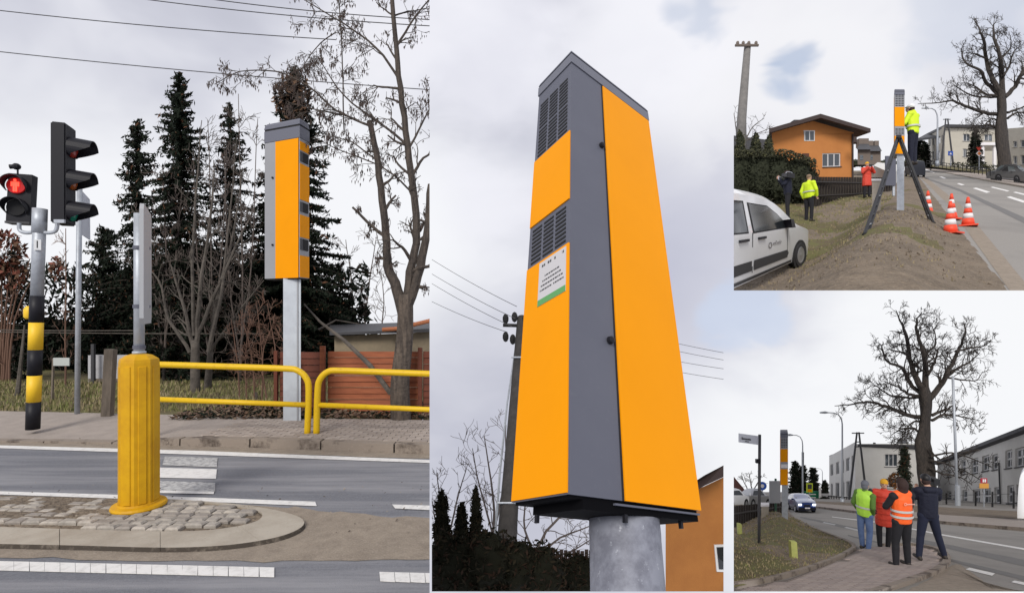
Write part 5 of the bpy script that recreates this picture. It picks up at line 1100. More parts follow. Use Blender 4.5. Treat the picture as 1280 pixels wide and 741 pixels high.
# hedge + conifers + distant things at the left
rg = random.Random(51)
um = UM(23.); mb = MB(); blobs(mb, [(925, 225, 26, 36, 18), (950, 222, 26, 34, 18), (976, 224, 26, 33, 18), (1000, 226, 24, 31, 18), (900, 230, 26, 40, 18), (1012, 232, 14, 22, 12)], 9000, 1.5, rg, um, True, 1.5, 1)
tp = tmb(23)
for _ in range(1500):
    x = rg.uniform(905, 1020); y = 190+max(0, x-985)*.35+rg.uniform(-3, 7); leafquad(mb, V((x, y, rg.uniform(-18, 0))), 1.3, rg, um, 1.5, rg.choice((1, 2, 2)))
tag(mb.build('hedge', m_hedge, None, um(V((960, 262, 0)))), 'tall dark clipped hedge behind the white van, lighter twigs on top', 'hedge')
for (x, tp_, rx, lb) in ((925, 164, 9, 'pointed thuja behind the hedge, left of the utility pole'), (945, 166, 9, 'pointed thuja behind the hedge just right of the utility pole'), (961, 170, 8, 'pointed thuja in front of the orange house corner')):
    um = UM(26); t = thing('thuja', lb, 'conifer', um(V((x, 210, 0))), 'thujas behind the hedge'); mb = MB(); h = 205-tp_; blobs(mb, [(x, 205-h*.3, rx, h*.35, rx), (x, 205-h*.6, rx*.7, h*.36, rx*.7), (x, 205-h*.82, rx*.38, h*.22, rx*.4)], 900, 1.2, rg, um, True, 1.7, 2); mb.build('crown', m_hedge, t)
    mb = MB(); mb.tube([um(V((x, 215, 0))), um(V((x, 190, 0)))], .1, 6); mb.build('trunk', m_barkd, t)
t = thing('utility_pole', 'thick concrete utility pole with a crossarm rising above the hedge', 'utility pole', W(928, 200, 28))
mb = MB(); mb.tube([W(926, 205, 28), W(927, 150, 28), W(934.5, 56, 28)], [.30, .24, .17], 10); mb.build('pole', M('pole_concrete_pale', (.20, .19, .18), .9, n=(4, (.14, .135, .13), .4, .7)), t, smooth=True)
mb = MB(); mb.tube([W(919, 57, 27.8), W(948, 57, 27.8)], .07, 6); mb.build('cross_arm', m_plinth, t)
for x in (922, 929, 936, 945):
    mb = MB(); mb.ell(W(x, 54.5, 27.8), (.09, .09, .13), 8); mb.build('insulator', m_plinth, t)
baretree('bare_tree', 'faint bare tree low behind the hedge at the left edge by the utility pole', (922, 190), [([(922, 180), (920, 160), (917, 140)], .9, .3), ([(930, 180), (940, 160), (955, 148)], .9, .3), ([(926, 182), (945, 168), (964, 160)], .8, .3)], 50, m_barkl, m_barkl, random.Random(6), trunk=[(926, 200), (926, 180)], r=(1.2, .9), kids=7, kl=15, lvl=1, kk=2, rmin=.25)
mb = MB(); mb.hexa([W(905, 205, 60), W(968, 205, 60), W(968, 205, 70), W(905, 205, 70), W(905, 168, 60), W(968, 176, 60), W(968, 176, 70), W(905, 168, 70)]); hb_ = thing('distant_house', 'grey house low behind the thujas at the left edge', 'house', W(930, 205, 60)); mb.build('wall', m_dgr, hb_)
# orange house
m_ora = M('house_orange', (.50, .20, .055), .9, n=(.6, (.43, .165, .045), .35, .7)); m_rfb = M('house_roof', (.05, .035, .032), .8)
hs = thing('orange_house', 'two-storey orange house with dark gable roof and white windows behind the hedge', 'house', W(1015, 225, 36))
wl = Wall(W(965, 228, 36), W(1066, 224, 38), W(965, 168, 36)); zt = lambda px, py: wl.P(*wl.at(px, py))
facade(hs, wl, [(1005, 163+4, 1018, 177, 1), (1028, 192, 1051, 208, 2)] and [(1028, 191.5, 1051, 208.5, 2)], m_ora, .12, gm=m_pane)
w2 = Wall(zt(966, 168), zt(1066, 168), zt(966, 150))
mb = MB(); G0 = [zt(965, 168.3), zt(1005, 168.3), zt(1005, 157), zt(965, 167)]
gp = [(965, 168.2), (1004.5, 168.2), (1004.5, 163.5), (1018.5, 163.5), (1018.5, 168.2), (1067, 168), (1067, 165), (1012, 150.5), (965, 165)]
for q in ([(965, 168.2), (1004.5, 168.2), (1004.5, 152.5), (965, 165)], [(1004.5, 163.3), (1018.5, 163.3), (1018.5, 152), (1012, 150.5), (1004.5, 152.5)], [(1018.5, 168.2), (1067, 168.2), (1067, 166), (1018.5, 152)]): mb.poly([zt(*p) for p in q])
mb.build('gable', m_ora, hs)
w3 = Wall(zt(1004.5, 177), zt(1018.5, 177), zt(1004.5, 163.3))
mb = MB(); off = wl.n*.03
q = [zt(1005, 176.5)+off, zt(1018, 176.5)+off, zt(1018, 163.5)+off, zt(1005, 163.5)+off]; mb.prism(q, -wl.n*.1); wf = mb.build('window', m_wfr, hs)
for a, b in ((1006.2, 1010.8), (1012.2, 1016.8)):
    mb = MB(); mb.prism([zt(a, 175.4)+off*1.6, zt(b, 175.4)+off*1.6, zt(b, 164.6)+off*1.6, zt(a, 164.6)+off*1.6], -wl.n*.02); mb.build('pane', m_pane, wf)
bk = V((7.0, 9, P3.s*9)); bk2 = V((4.2, 7, 2.2))
mb = MB(); mb.poly([zt(1066, 226), zt(1066, 226)+bk2, zt(1066, 166)+bk2, zt(1066, 166)]); mb.poly([zt(965, 228), zt(965, 228)+bk2, zt(965, 166)+bk2, zt(965, 166)]); mb.build('side_wall', m_ora, hs)
fo = wl.n*.9; rf = None
for (a, b) in (((949, 166.5), (1012.5, 148.2)), ((1012.5, 148.2), (1074, 166))):
    p, q = zt(*a)+fo, zt(*b)+fo; dn = V((0, 0, -.28)); mb = MB(); mb.hexa([p+dn, q+dn, q+dn+bk2-fo, p+dn+bk2-fo, p, q, q+bk2-fo, p+bk2-fo]); rf = mb.build('roof', m_rfb, hs)
mb = MB(); a = zt(996, 152)+bk2*.3; mb.box((a.x-.3, a.y, a.z-.4), (a.x+.3, a.y+.5, a.z+.25)); mb.build('chimney', m_dgr, rf)
mb = MB(); mb.rbox(1067, 1071, 171, 178, 36.5, .5); mb.build('eave_box', m_rfb, hs)
mb = MB(); mb.tube([zt(1064.5, 168)+off*3, zt(1064.5, 224)+off*3], .06, 6); mb.build('down_pipe', m_rfb, hs)
mb = MB(); mb.tube([zt(951, 169)+fo, zt(957, 174)+fo*.5, zt(964, 177)+off], .06, 5); mb.build('gutter_pipe', m_rfb, hs)
mb = MB(); mb.prism([zt(1003, 192)+off, zt(1011, 192)+off, zt(1011, 222)+off, zt(1003, 222)+off], -wl.n*.05); mb.build('door', M('door_brown', (.09, .035, .02), .7), hs)
# distant grey houses
for (x0, x1, yt, yr, d, lb) in ((1072, 1088, 186, 180, 70, 'small grey house with pitched roof just right of the orange house'), (1084, 1101, 188, 182, 80, 'second grey house in the distance, left of the ladder')):
    t = thing('distant_house', lb, 'house', W(x0, 206, d)); mb = MB(); mb.hexa([W(x0, 206, d), W(x1, 206, d), W(x1, 206, d+8), W(x0, 206, d+8), W(x0, yt, d), W(x1, yt, d), W(x1, yt, d+8), W(x0, yt, d+8)]); mb.build('wall', m_plinth, t)
    mb = MB(); mb.hexa([W(x0-1.5, yt+1, d-.5), W(x1+1.5, yt+1, d-.5), W(x1+1.5, yt+1, d+8), W(x0-1.5, yt+1, d+8), W(x0+2.5, yr, d+3), W(x1-2.5, yr, d+3), W(x1-2.5, yr, d+5), W(x0+2.5, yr, d+5)]); r_ = mb.build('roof', m_dgr, t)
    for xx in (x0+5, x1-5):
        mb = MB(); a = W(xx, yr+1, d+3); mb.box((a.x-.35, a.y, a.z-.3), (a.x+.35, a.y+.7, a.z+.9)); mb.build('chimney', m_plinth, r_)
    mb = MB(); mb.prism([W(x0+3, 200, d-.05), W(x0+7, 200, d-.05), W(x0+7, 194, d-.05), W(x0+3, 194, d-.05)], V((0, .1, 0))); mb.build('window', m_pane, t)
t = thing('shed', 'pale low shed roof behind the fence, right of the person in red', 'shed', W(1100, 225, 45)); mb = MB(); mb.hexa([W(1092, 222, 45), W(1118, 235, 40), W(1125, 225, 50), W(1097, 215, 55), W(1092, 207, 45), W(1118, 218, 40), W(1125, 206, 50), W(1097, 203, 55)]); mb.build('roof', m_greyr, t)
# white school building beyond the road
wb = thing('white_building', 'cream two-storey flat-roofed building at the far end of the road, left of the oak', 'building', W(1181, 208, 90))
c0, cl, cr_ = W(1181, 208, 90), W(1160, 205, 128), W(1250, 213, 84); t0, tl, tr_ = W(1181, 160, 90), W(1160, 169.5, 128), W(1250, 161.5, 84)
facade(wb, Wall(cl, c0, tl), [(1161.5, 174, 1163.5, 182), (1165.5, 172.5, 1168, 181.5), (1171, 170.5, 1175.5, 180), (1177, 169, 1179.5, 179), (1161.5, 190, 1163.5, 199), (1165.5, 189, 1168, 199), (1171, 188, 1175, 200), (1177, 187.5, 1179.5, 200)], m_cream, .2, 0, sill=False, name='end_wall')
facade(wb, Wall(c0, cr_, t0), [(1203.5, 167.5, 1212, 176.5, 1), (1203.5, 186, 1208.5, 196, 1), (1230, 168, 1240, 176, 1), (1216, 186, 1222, 195, 1)], m_cream, .2, 1, name='front_wall')
mb = MB(); up = V((0, 0, .45)); mb.hexa([t0+V((-.3, -.5, -.05)), tr_+V((0, -.5, -.05)), tr_+V((10, 30, 8)), tl+V((-.4, 0, -.05)), t0+up+V((-.3, -.5, 0)), tr_+up+V((0, -.5, 0)), tr_+up+V((10, 30, 8)), tl+up+V((-.4, 0, 0))]); rf = mb.build('roof', m_dgr, wb)
mb = MB(); mb.tube([W(1195, 160, 92), W(1195, 156, 92)], .12, 5); mb.build('chimney', m_dgr, rf)
mb = MB(); mb.rbox(1225, 1246, 178, 181.5, 80, 4); mb.build('entrance_canopy', m_conew, wb)
for x in (1228, 1243):
    mb = MB(); mb.tube([W(x, 212, 80.5), W(x, 181, 80.5)], .25, 6); mb.build('canopy_column', m_conew, wb)
wb2 = thing('white_wing', 'cream building wing with windows behind the dark car at the right edge', 'building', W(1262, 214, 66))
facade(wb2, Wall(W(1258, 213, 70), W(1330, 216, 60), W(1258, 161, 70)), [(1266, 176.5, 1271.5, 184), (1275, 175, 1283, 184), (1266, 195, 1271.5, 205), (1275.5, 194, 1283, 206)], m_cream, .2, 1, name='front_wall')
um = UM(95); mb = MB(); blobs(mb, [(1070, 204, 30, 5, 20), (1110, 205, 26, 5, 20), (1140, 204, 16, 6, 20)], 900, 1.2, rg, um, True, 1.5, 3); mb.build('distant_shrubs', m_hedge, None, um(V((1100, 206, 0))), kind='stuff')
# roadside furniture right
lamp_post('tall street lamp at the far side of the road left of the cream building', (1171.5, 207), 1172, 150, (1160, 135.5), 62, .13)
a_pole('A-shaped power pole in front of the cream building corner', 1176.5, 1191.5, 206, 1183.5, 148.5, 72)
t = thing('blue_sign', 'square blue road sign in front of the cream building', 'sign', W(1188, 206, 58)); mb = MB(); a, b = W(1185.5, 194.5, 58), W(1191.5, 189, 58); mb.box((a.x, 58, a.z), (b.x, 58.05, b.z)); mb.build('sign_plate', M('sign_blue_bright', (.03, .10, .45), .5), t); mb = MB(); mb.tube([W(1188.5, 207, 58.1), W(1188.5, 190, 58.1)], .05, 5); mb.build('post', m_galv, t)
mb = MB(); a, b = W(1187, 193.2, 57.95), W(1190, 190.5, 57.95); mb.prism([V((a.x, 57.96, a.z)), V((b.x, 57.96, a.z)), V(((a.x+b.x)/2, 57.96, b.z))], V((0, .03, 0))); mb.build('symbol', m_conew, t)
t = thing('diamond_sign', 'orange and white diamond priority sign below a red triangle near the oak', 'sign', W(1224, 212, 52)); c = W(1224, 192, 52); r = .30
mb = MB(); mb.prism([c+V((-r, 0, 0)), c+V((0, 0, -r)), c+V((r, 0, 0)), c+V((0, 0, r))], V((0, .04, 0))); mb.build('diamond_plate', m_conew, t); r = .2
mb = MB(); mb.prism([c+V((-r, -.02, 0)), c+V((0, -.02, -r)), c+V((r, -.02, 0)), c+V((0, -.02, r))], V((0, .015, 0))); mb.build('diamond_centre', M('sign_orange', (.65, .20, .05), .5), t)
c = W(1224, 186.5, 52); mb = MB(); mb.prism([c+V((-.28, 0, .2)), c+V((0, 0, -.22)), c+V((.28, 0, .2))], V((0, .04, 0))); mb.build('triangle_plate', m_coat, t); mb = MB(); mb.tube([W(1224, 213, 52.1), W(1224, 186, 52.1)], .04, 5); mb.build('post', m_galv, t)
t = thing('roadside_railing', 'thin dark railing along the far pavement below the cream building', 'railing', W(1200, 214, 55))
for k in range(17):
    x = 1158+k*5.0; f = k/16; d = 80-f*34; yb = 208+f*11.5; mb = MB(); mb.tube([W(x, yb+.5, d), W(x, yb-7-f*1.2, d)], .045, 4); mb.build('railing_post', m_blkm, t)
for k in (0, 3.2):
    mb = MB(); mb.tube([W(1158, 201+k, 80), W(1238, 211.3+k, 46)], .04, 4); mb.build('railing_bar', m_blkm, t)
mb = MB(); blobs(mb, [(1200, 206, 14, 3, 8), (1222, 208, 14, 3.6, 8), (1242, 210, 12, 4, 8)], 700, 1.0, rg, UM(60), False, 1.5, 3); o = mb.build('low_hedge', m_hedge); tag(o, 'low scrubby hedge behind the thin dark railing', 'hedge')
spruce('spruce_tree', 'dark spruce standing before the cream building left of the oak trunk', 1219, 163, 209, 11, 66, rg, m_ndl, m_barkd, dens=2.6, ns=1.3, pw=.6)
spruce('spruce_tree', 'small dark conifer in the distance just right of the technician', 1156, 178, 207, 7, 110, rg, m_ndl, m_barkd, dens=3.2, ns=1.3, pw=.5)
spruce('spruce_tree', 'dark distant conifer behind the technician at the road end', 1149, 174, 207, 8, 115, rg, m_ndl, m_barkd, dens=3.2, ns=1.3, pw=.5)
# oak
OAK = [  # limbs relative to the fork in units where the trunk's own height is 1; shared by both views of the tree
    ([(0, 0), (-.9, -1.6), (-1.6, -3.6), (-1.9, -5.8), (-2.4, -7.0), (-3.0, -8.3)], 5.2, .6, dict(kids=16)),
    ([(-.2, .1), (-1.6, -1.2), (-2.3, -2.6), (-3.8, -3.3), (-4.3, -4.6), (-4.2, -5.2)], 3.6, .6, dict(kids=12)),
    ([(-1.7, -3.9), (-2.8, -4.3), (-3.9, -4.5)], 2.0, .6, dict(kids=8)),
    ([(.1, 0), (0, -2.2), (-.1, -3.8), (-.8, -6.0), (-.9, -7.3), (-.5, -8.0)], 5.0, .6, dict(kids=16)),
    ([(.2, -2.0), (.9, -3.2), (1.2, -4.4), (1.8, -5.0)], 2.4, .5, dict(kids=10)), ([(0, -4.0), (.9, -4.9), (1.0, -5.8), (.8, -6.6)], 1.8, .4, dict(kids=9)),
    ([(.3, .4), (1.4, -.8), (2.4, -2.6), (3.4, -4.6), (3.9, -6.2), (3.8, -7.2)], 4.6, .6, dict(kids=16)), ([(3.0, -4.3), (4.4, -4.6), (5.6, -4.8), (6.4, -5.2)], 2.0, .5, dict(kids=10)),
    ([(2.2, -2.0), (3.3, -2.7), (4.6, -3.4), (5.4, -4.2)], 2.4, .5, dict(kids=10)), ([(2.0, -1.7), (3.4, -1.5), (5.0, -1.4), (5.7, -2.3)], 1.8, .4, dict(kids=8)),
    ([(-.5, .2), (-1.8, -.1), (-3.0, -.9), (-4.2, -1.3)], 2.8, .5, dict(kids=12)), ([(-.4, .3), (-2.0, .3), (-3.6, 0), (-5.0, -.9), (-5.8, -.6)], 2.2, .5, dict(kids=14)),
    ([(-.2, 2.2), (-1.8, 2.0), (-4.0, 1.2), (-5.4, .7), (-7.0, .9), (-9.0, 1.1)], 3.8, .7, dict(kids=18)), ([(-1.7, 2.0), (-2.9, 2.15)], 1.4, .8, dict(kids=1)),
    ([(.6, 2.0), (1.8, 1.6), (3.0, 1.0)], 2.6, 1.2, dict(kids=4)), ([(.6, 2.6), (1.8, 2.0), (3.6, 2.2), (5.4, 2.6)], 2.4, .5, dict(kids=16)),
    ([(-.4, 3.8), (-1.4, 3.3), (-2.6, 3.5), (-3.4, 4.0)], 2.2, .5, dict(kids=14)), ([(-.3, 3.0), (-1.0, 2.6), (-1.9, 3.4), (-2.6, 4.6)], 1.8, .4, dict(kids=12)),
]
def oak(label, cx, cy, u, base, d, seed, rs=1., kl=26, tr=None, lv=2):
    lm = [([(cx+x*u, cy+y*u, (hash((round(x*10), 3)) % 7-3)*u*.25*i) for i, (x, y) in enumerate(P)], a*rs, b*rs*.8, k) for P, a, b, k in OAK]
    return baretree('oak_tree', label, base, lm, d, m_barkd, m_barkd, random.Random(seed), trunk=tr, r=(1, 1), kids=9, kl=kl, lvl=lv, kk=4, up=.03, start=.18, rmin=.3*rs, cat='oak')
def oak_trunk(t, pts, d, mat=m_barkd):
    for c in list(t.children):
        if c.name.startswith('trunk'):
            mb = tmb(d); P = sub([V((x, y, r)) for x, y, r in pts], 5); um = UM(d)
            vs = []; n = 14
            for p in P:
                for j in range(n):
                    a = 2*math.pi*j/n; q = p.z*(1+.10*math.sin(3*a+p.y*.05)+.05*math.sin(7*a+p.y*.2)); vs.append(um(V((p.x+q*math.cos(a), p.y, q*math.sin(a)))))
            k = len(P); mb.add(vs, [(i*n+j, i*n+(j+1) % n, (i+1)*n+(j+1) % n, (i+1)*n+j) for i in range(k-1) for j in range(n)])
            o = mb.build('trunk', mat, t, smooth=True); bpy.data.objects.remove(c)
ok3 = oak('huge gnarled bare oak beside the far pavement, its lowest limb reaching left', 1252, 118, 11.6, (1256, 214), 50, 77, rs=.62, kl=16, tr=[(1257, 214), (1252, 130)])
oak_trunk(ok3, [(1258, 219, 12), (1257, 210, 9.5), (1255, 195, 8.5), (1252, 175, 8.5), (1251, 158, 7.5), (1252, 140, 6), (1252, 125, 6), (1252, 112, 4.5)], 50)
# dark saloon car at the right, driving off to the left
c0 = G(1246, 228.5); c1 = G(1300, 236)
A3 = W(1240, 227.5, FP*1.6/(227.5-205)); fw = W(1245, 228, 45.0); 
def Pcar(l, w_, h):  # l from rear (right) to front (left)
    f = l/4.4; d = 37.5+f*10.5; x = 1289-(1289-1237.5)*f; yb = 205+FP*1.6/d; p = W(x, yb, d); k = d/FP
    return p+V((.55*w_, .85*w_, P3.s*.85*w_+h*1.05))
cr = vehicle('parked_saloon_car', 'dark grey car at the right edge beside the far pavement below the oak', 'car', Pcar, 4.4, 1.75, [(0, .55), (.05, .95), (.5, 1.02), (1.1, 1.38), (2.0, 1.45), (2.7, 1.36), (3.35, .98), (4.1, .82), (4.38, .62)], .92, .42, M('car_grey_paint', (.022, .026, .03), .4, .0, coat=.3), 0, [[(.95, .96), (1.25, 1.30), (2.0, 1.36), (2.0, .95)], [(2.06, .95), (2.06, 1.36), (2.6, 1.28), (3.15, .95)]], (.85, 3.5), glass=m_windl, screens=((2.75, 1.36, 3.3, 1.02, 'windscreen'), (.55, 1.05, 1.0, 1.34, 'rear_window')), seams=(((2.03, .3), (2.03, .92)),), handles=((1.85, .82), (2.8, .82)), trims=(([(1.2, .30), (3.1, .30), (3.1, .36), (1.2, .36)], m_rim, 'sill_trim'),))
# dark van behind the technician
def Pv2(l, w_, h): return P3.L(W(1140, 215, 62).x+l*.55+w_*.9, 62+l*1.0, h)
vehicle('parked_van', 'dark van half hidden behind the technician on the ladder', 'van', Pv2, 4.6, 1.9, [(0, .6), (.05, 1.7), (.6, 1.95), (3.2, 1.9), (3.8, 1.3), (4.5, 1.0), (4.6, .6)], 1.1, .2, M('van_dark_paint', (.02, .022, .03), .4), 0, [[(.3, 1.2), (.5, 1.75), (3, 1.7), (3.4, 1.2)]], (.9, 3.7))
# people at the left
def hfit(px, head, feet): return FP*1.72/(feet-head), W(px, feet, FP*1.72/(feet-head))
d, b = hfit(1011, 218, 277); t, J = person('man in a bright yellow hi-vis jacket standing by the front of the white van', b, 1.72, rad(-70), dict(eL=(-.25, -.08, 1.14), wL=(-.20, -.02, .92), eR=(.26, .05, 1.15), wR=(.20, .16, .95), hed=(0, .02, 1.63)), top=m_hiv, legs=m_blkc, hair=m_hairl, bands=(1.1,), bulk=1.2, coat=.02); fin(t)
d, b = hfit(1083.5, 202.5, 247); t, J = person('person in long red coat and yellow hat holding a phone up by the fence', b, 1.72, rad(175), dict(eL=(-.27, .14, 1.20), wL=(-.08, .27, 1.42), eR=(.27, .14, 1.20), wR=(.08, .27, 1.42)), top=m_coat, legs=m_blkc, hat=m_knity, bulk=1.18, coat=.32); fin(t)
mb = MB(); mb.box((-.07, .33, 1.42), (.07, .345, 1.50)); locmesh(mb, 'phone', m_cam, t)
d, b = hfit(985, 214, 274); t, J = person('camera operator in dark clothes with a shoulder camera beside the hedge', b, 1.75, rad(60), dict(eL=(-.28, .12, 1.22), wL=(-.12, .26, 1.46), eR=(.27, .12, 1.20), wR=(.14, .30, 1.48), hed=(-.02, .04, 1.62)), top=m_navy, legs=m_blkc, hair=m_hair, bulk=1.2, coat=.05); fin(t)
cm = thing('video_camera', 'black shoulder video camera with pale cable loops carried by the dark operator', 'camera', b+V((0, 0, 1.62))); cm_o = b+V((-.12, -.12, 1.52)); e1 = V((-.86, .5, 0)); e2 = V((.5, .86, 0))
def Pc(a, b_, c): return cm_o+V((-.8, -.25, 0))*a+V((.25, -.8, 0))*b_+V((0, 0, c))
boxon(cm, Pc, 'camera_body', m_cam, (-.20, .1, -.12), (.2, .24, .04)); boxon(cm, Pc, 'lens_hood', m_dgr, (.2, .12, -.10), (.38, .22, .02)); boxon(cm, Pc, 'viewfinder', m_cam, (.08, .02, -.02), (.25, .08, .04))
mb = MB(); mb.tube(sub([Pc(.2, .16, .02), Pc(.14, .16, .09), Pc(-.1, .16, .09), Pc(-.15, .16, .03)], 5), .014, 5); mb.build('carry_handle', m_galv, cm); mb = MB(); mb.tube(sub([Pc(.5, .1, -.2), Pc(.42, .0, -.06), Pc(.25, .0, -.08), Pc(.0, .0, -.14)], 5), .014, 5); mb.build('cable', m_galv, cm)
# white van
k9 = .85; dA, dB = 8.1*k9, 13.7*k9; p0 = W(917, 379, dA); p1 = W(1000, 334, dB); Fv = (p1-p0)/2.4; Sv = V((-.82, .57, P3.s*.3))*k9; Zv = V((0, 0, k9))
def Pvan(l, w_, h): return p0+Fv*(l-1.4)+Sv*w_+Zv*h     # l=1.4 at the left edge of the picture
m_vanw = M('van_white_paint', (.80, .81, .82), .3, coat=.4, n=(2, (.76, .77, .78), .4, .7)); m_vang = M('van_trim', (.03, .03, .033), .6)
van = vehicle('white_van', 'white van with dark side trim cut by the left edge, parked on the rough ground', 'van', Pvan, 4.75, 1.8, [(0, .5), (.03, 1.3), (.12, 1.72), (.5, 1.83), (1.6, 1.86), (2.5, 1.80), (2.95, 1.62), (3.45, 1.26), (3.75, 1.12), (4.3, .98), (4.62, .82), (4.74, .52)], 1.08, .17, m_vanw, 0,
    [[(.45, 1.12), (.45, 1.60), (1.72, 1.62), (1.72, 1.10)], [(1.9, 1.09), (1.88, 1.60), (2.45, 1.57), (2.75, 1.42), (3.20, 1.12)]], (.75, 3.8), wr=.33, glass=m_wind, group=None,
    screens=((2.85, 1.62, 3.5, 1.18, 'windscreen'),), seams=(((1.86, .36), (1.86, 1.08)), ((3.12, .40), (3.12, 1.05))), handles=((1.62, .96), (2.12, .96)),
    trims=(([(.2, .40), (1.83, .40), (1.83, .58), (.2, .58)], m_vang, 'side_trim'), ([(1.89, .40), (3.1, .40), (3.16, .50), (3.1, .58), (1.89, .58)], m_vang, 'side_trim'), ([(1.2, .24), (3.35, .24), (3.35, .30), (1.2, .30)], m_vang, 'sill')), both=False)
mb = MB(); mb.map = Pvan; mb.hexa([(2.98, -.16, 1.10), (3.16, -.16, 1.10), (3.18, .04, 1.10), (3.02, .04, 1.10), (2.94, -.15, 1.30), (3.08, -.15, 1.30), (3.12, .04, 1.28), (2.98, .04, 1.28)]); mb.build('wing_mirror', m_blk, van)
mb = MB(); mb.map = Pvan; mb.hexa([(4.18, .02, .80), (4.60, .12, .74), (4.55, .2, .74), (4.15, .2, .80), (4.12, .03, .96), (4.50, .14, .88), (4.46, .2, .90), (4.1, .2, .97)]); mb.build('headlight', m_head, van)
lg = thing; 
mb = MB(); c = (2.40, .78); n = 20
def vs2(l, h, o=.012): return Pvan(l, -o+max(0, h-1.08)*.17, h)
for i in range(n):
    a, b = 2*math.pi*i/n, 2*math.pi*(i+1)/n; f = lambda a, r: vs2(c[0]+r*math.cos(a), c[1]+r*math.sin(a)*1.0); mb.poly([f(a, .045), f(b, .045), f(b, .062), f(a, .062)])
mb.build('logo_ring', M('logo_grey', (.10, .09, .10), .6), van)
mb = MB(); x = 2.50
for hh, ww in ((.06, .04), (.06, .03), (.09, .035), (.06, .04), (.06, .035), (.09, .02), (.06, .04)):
    mb.poly([vs2(x, .755), vs2(x+.012, .755), vs2(x+.012, .755+hh), vs2(x, .755+hh)]); mb.poly([vs2(x, .755+hh), vs2(x+ww, .755+hh), vs2(x+ww, .745+hh-.008), vs2(x, .745+hh-.008)]); x += ww+.015
o = mb.build('logo_lettering', bpy.data.materials['logo_grey'], van, kind='stuff')
# rough ground: tufts and clods
grass(P3, lambda r: ((lambda d: (xe(d)-r.uniform(2, 7), d))(r.uniform(11, 26))), 3500, .06, [m_blade, m_straw], 'grass', rg, hf=h3)
grass(P3, lambda r: ((lambda d: (xe(d)-r.uniform(.6, 5.2), d))(r.uniform(6.3, 14))), 1400, .045, [m_straw, m_soil, m_straw], 'dry_grass', rg, hf=h3)
mb = MB()
for _ in range(1600):
    d = rg.uniform(6.3, 15); x = xe(d)-rg.uniform(.2, 5); b = P3.L(x, d, h3(x, d)); s_ = rg.uniform(.008, .035); mb.add([b+V((rg.uniform(-1, 1)*s_, rg.uniform(-1, 1)*s_, -s_*.3)) for _ in range(3)]+[b+V((0, 0, s_*.8))], [(0, 1, 3), (1, 2, 3), (2, 0, 3)])
mb.build('soil_clods', m_soil, kind='stuff')
# ================================================================ PLACE 4: people on the pavement, oak, school
CUR[0] = P4; G = P4.G
def plin(py, x0, y0, x1, y1): return x0+(x1-x0)*(py-y0)/(y1-y0)
mb = MB(); mb.poly([P4.L(3.2, 5), P4.L(16, 5), P4.L(260, 120), P4.L(30, 120)]); mb.build('road', m_asph2, kind='structure')
# verge mound at the left inside the curved kerb
kc = [(880, 750), (917, 735.5), (950, 730), (985, 722), (1020, 711), (1050, 699), (1066, 690), (1070, 685.5), (1064, 680), (1045, 672), (1020, 662), (1000, 652), (989, 644), (985, 636)]
kg = sub([G(x, y) for x, y in kc], 5)
cen = P4.L(G(940, 672).x, G(940, 672).y)
polyk = [(p.x, p.y) for p in kg]
def h4(x, d):
    m = min(math.hypot(x-p[0], d-p[1]) for p in polyk)
    q = min(1, m/1.5); q = q*q*(3-2*q)
    px = CX+FP*x/d; r_ = math.hypot((px-975)/30, (d-19.0)/5.0)
    return .05+q*(.10+.48*math.exp(-r_*r_))+(noise.noise(V((x*1.6, d*1.6, 1)))*.05+noise.noise(V((x*5, d*5, 3)))*.02)*q
mb = MB(); ds_ = [4.9*1.03**i for i in range(72)]; nx = 60
vs = []; ok_ = {}
for j, d in enumerate(ds_):
    xr = None
    for a, b in zip(kg, kg[1:]):
        if (a.y-d)*(b.y-d) <= 0 and a.y != b.y:
            xx = a.x+(b.x-a.x)*(d-a.y)/(b.y-a.y); xr = xx if xr is None else max(xr, xx)
    if xr is None: xr = (G(985, 636).x if d > 30 else .42*d)*(d/34. if d > 30 else 1)
    x0 = .30*d
    for i in range(nx): x = x0+(max(xr, x0+.05)-x0)*i/(nx-1); vs.append(P4.L(x, d, h4(x, d) if i < nx-1 else .03))
mb.add(vs, [(j*nx+i, j*nx+i+1, (j+1)*nx+i+1, (j+1)*nx+i) for j in range(len(ds_)-1) for i in range(nx-1)])
fsn = len(mb.f); o = mb.build('ground', [m_soil, m_grass], smooth=True); o['kind'] = 'structure'
o.data.polygons.foreach_set('material_index', [1 if noise.noise(V((vs[f[0]].x*.6, vs[f[0]].y*.6, 9)))+(.22 if vs[f[0]].y < 14 else -.05) > .0 else 0 for f in mb.f])
ks4 = thing('kerb', 'x', 'x', kg[0]); del ks4['label']; del ks4['category']; ks4['kind'] = 'structure'
acc = 0; seg = [kg[0]]
def kerbrun(pts, w_, h, mat, parent, side=1, L=1.0, z0=-.05):
    P = [pts[0]]; 
    for a, b in zip(pts, pts[1:]):
        P.append(b)
        if (P[0]-b).length > L or b is pts[-1]:
            n = len(P); N_ = []
            for i, p in enumerate(P):
                t_ = (P[min(i+1, n-1)]-P[max(i-1, 0)]); t_.z = 0; t_.normalize(); N_.append(V((-t_.y, t_.x, 0))*w_*side)
            P2_ = list(P); P2_[0] = P2_[0].lerp(P2_[1], .05)
            mb = MB(); vs = [p+V((0, 0, z0)) for p in P2_]+[p+V((0, 0, h)) for p in P2_]+[p+q+V((0, 0, h+P4.s*q.y)) for p, q in zip(P2_, N_)]+[p+q+V((0, 0, z0)) for p, q in zip(P2_, N_)]
            mb.add(vs, [(r*n+i, r*n+i+1, (r+1)*n+i+1, (r+1)*n+i) for r in range(3) for i in range(n-1)]+[(0, n, 2*n, 3*n), (n-1, 2*n-1, 3*n-1, 4*n-1)]); mb.build('kerb_stone', mat, parent); P = [b]
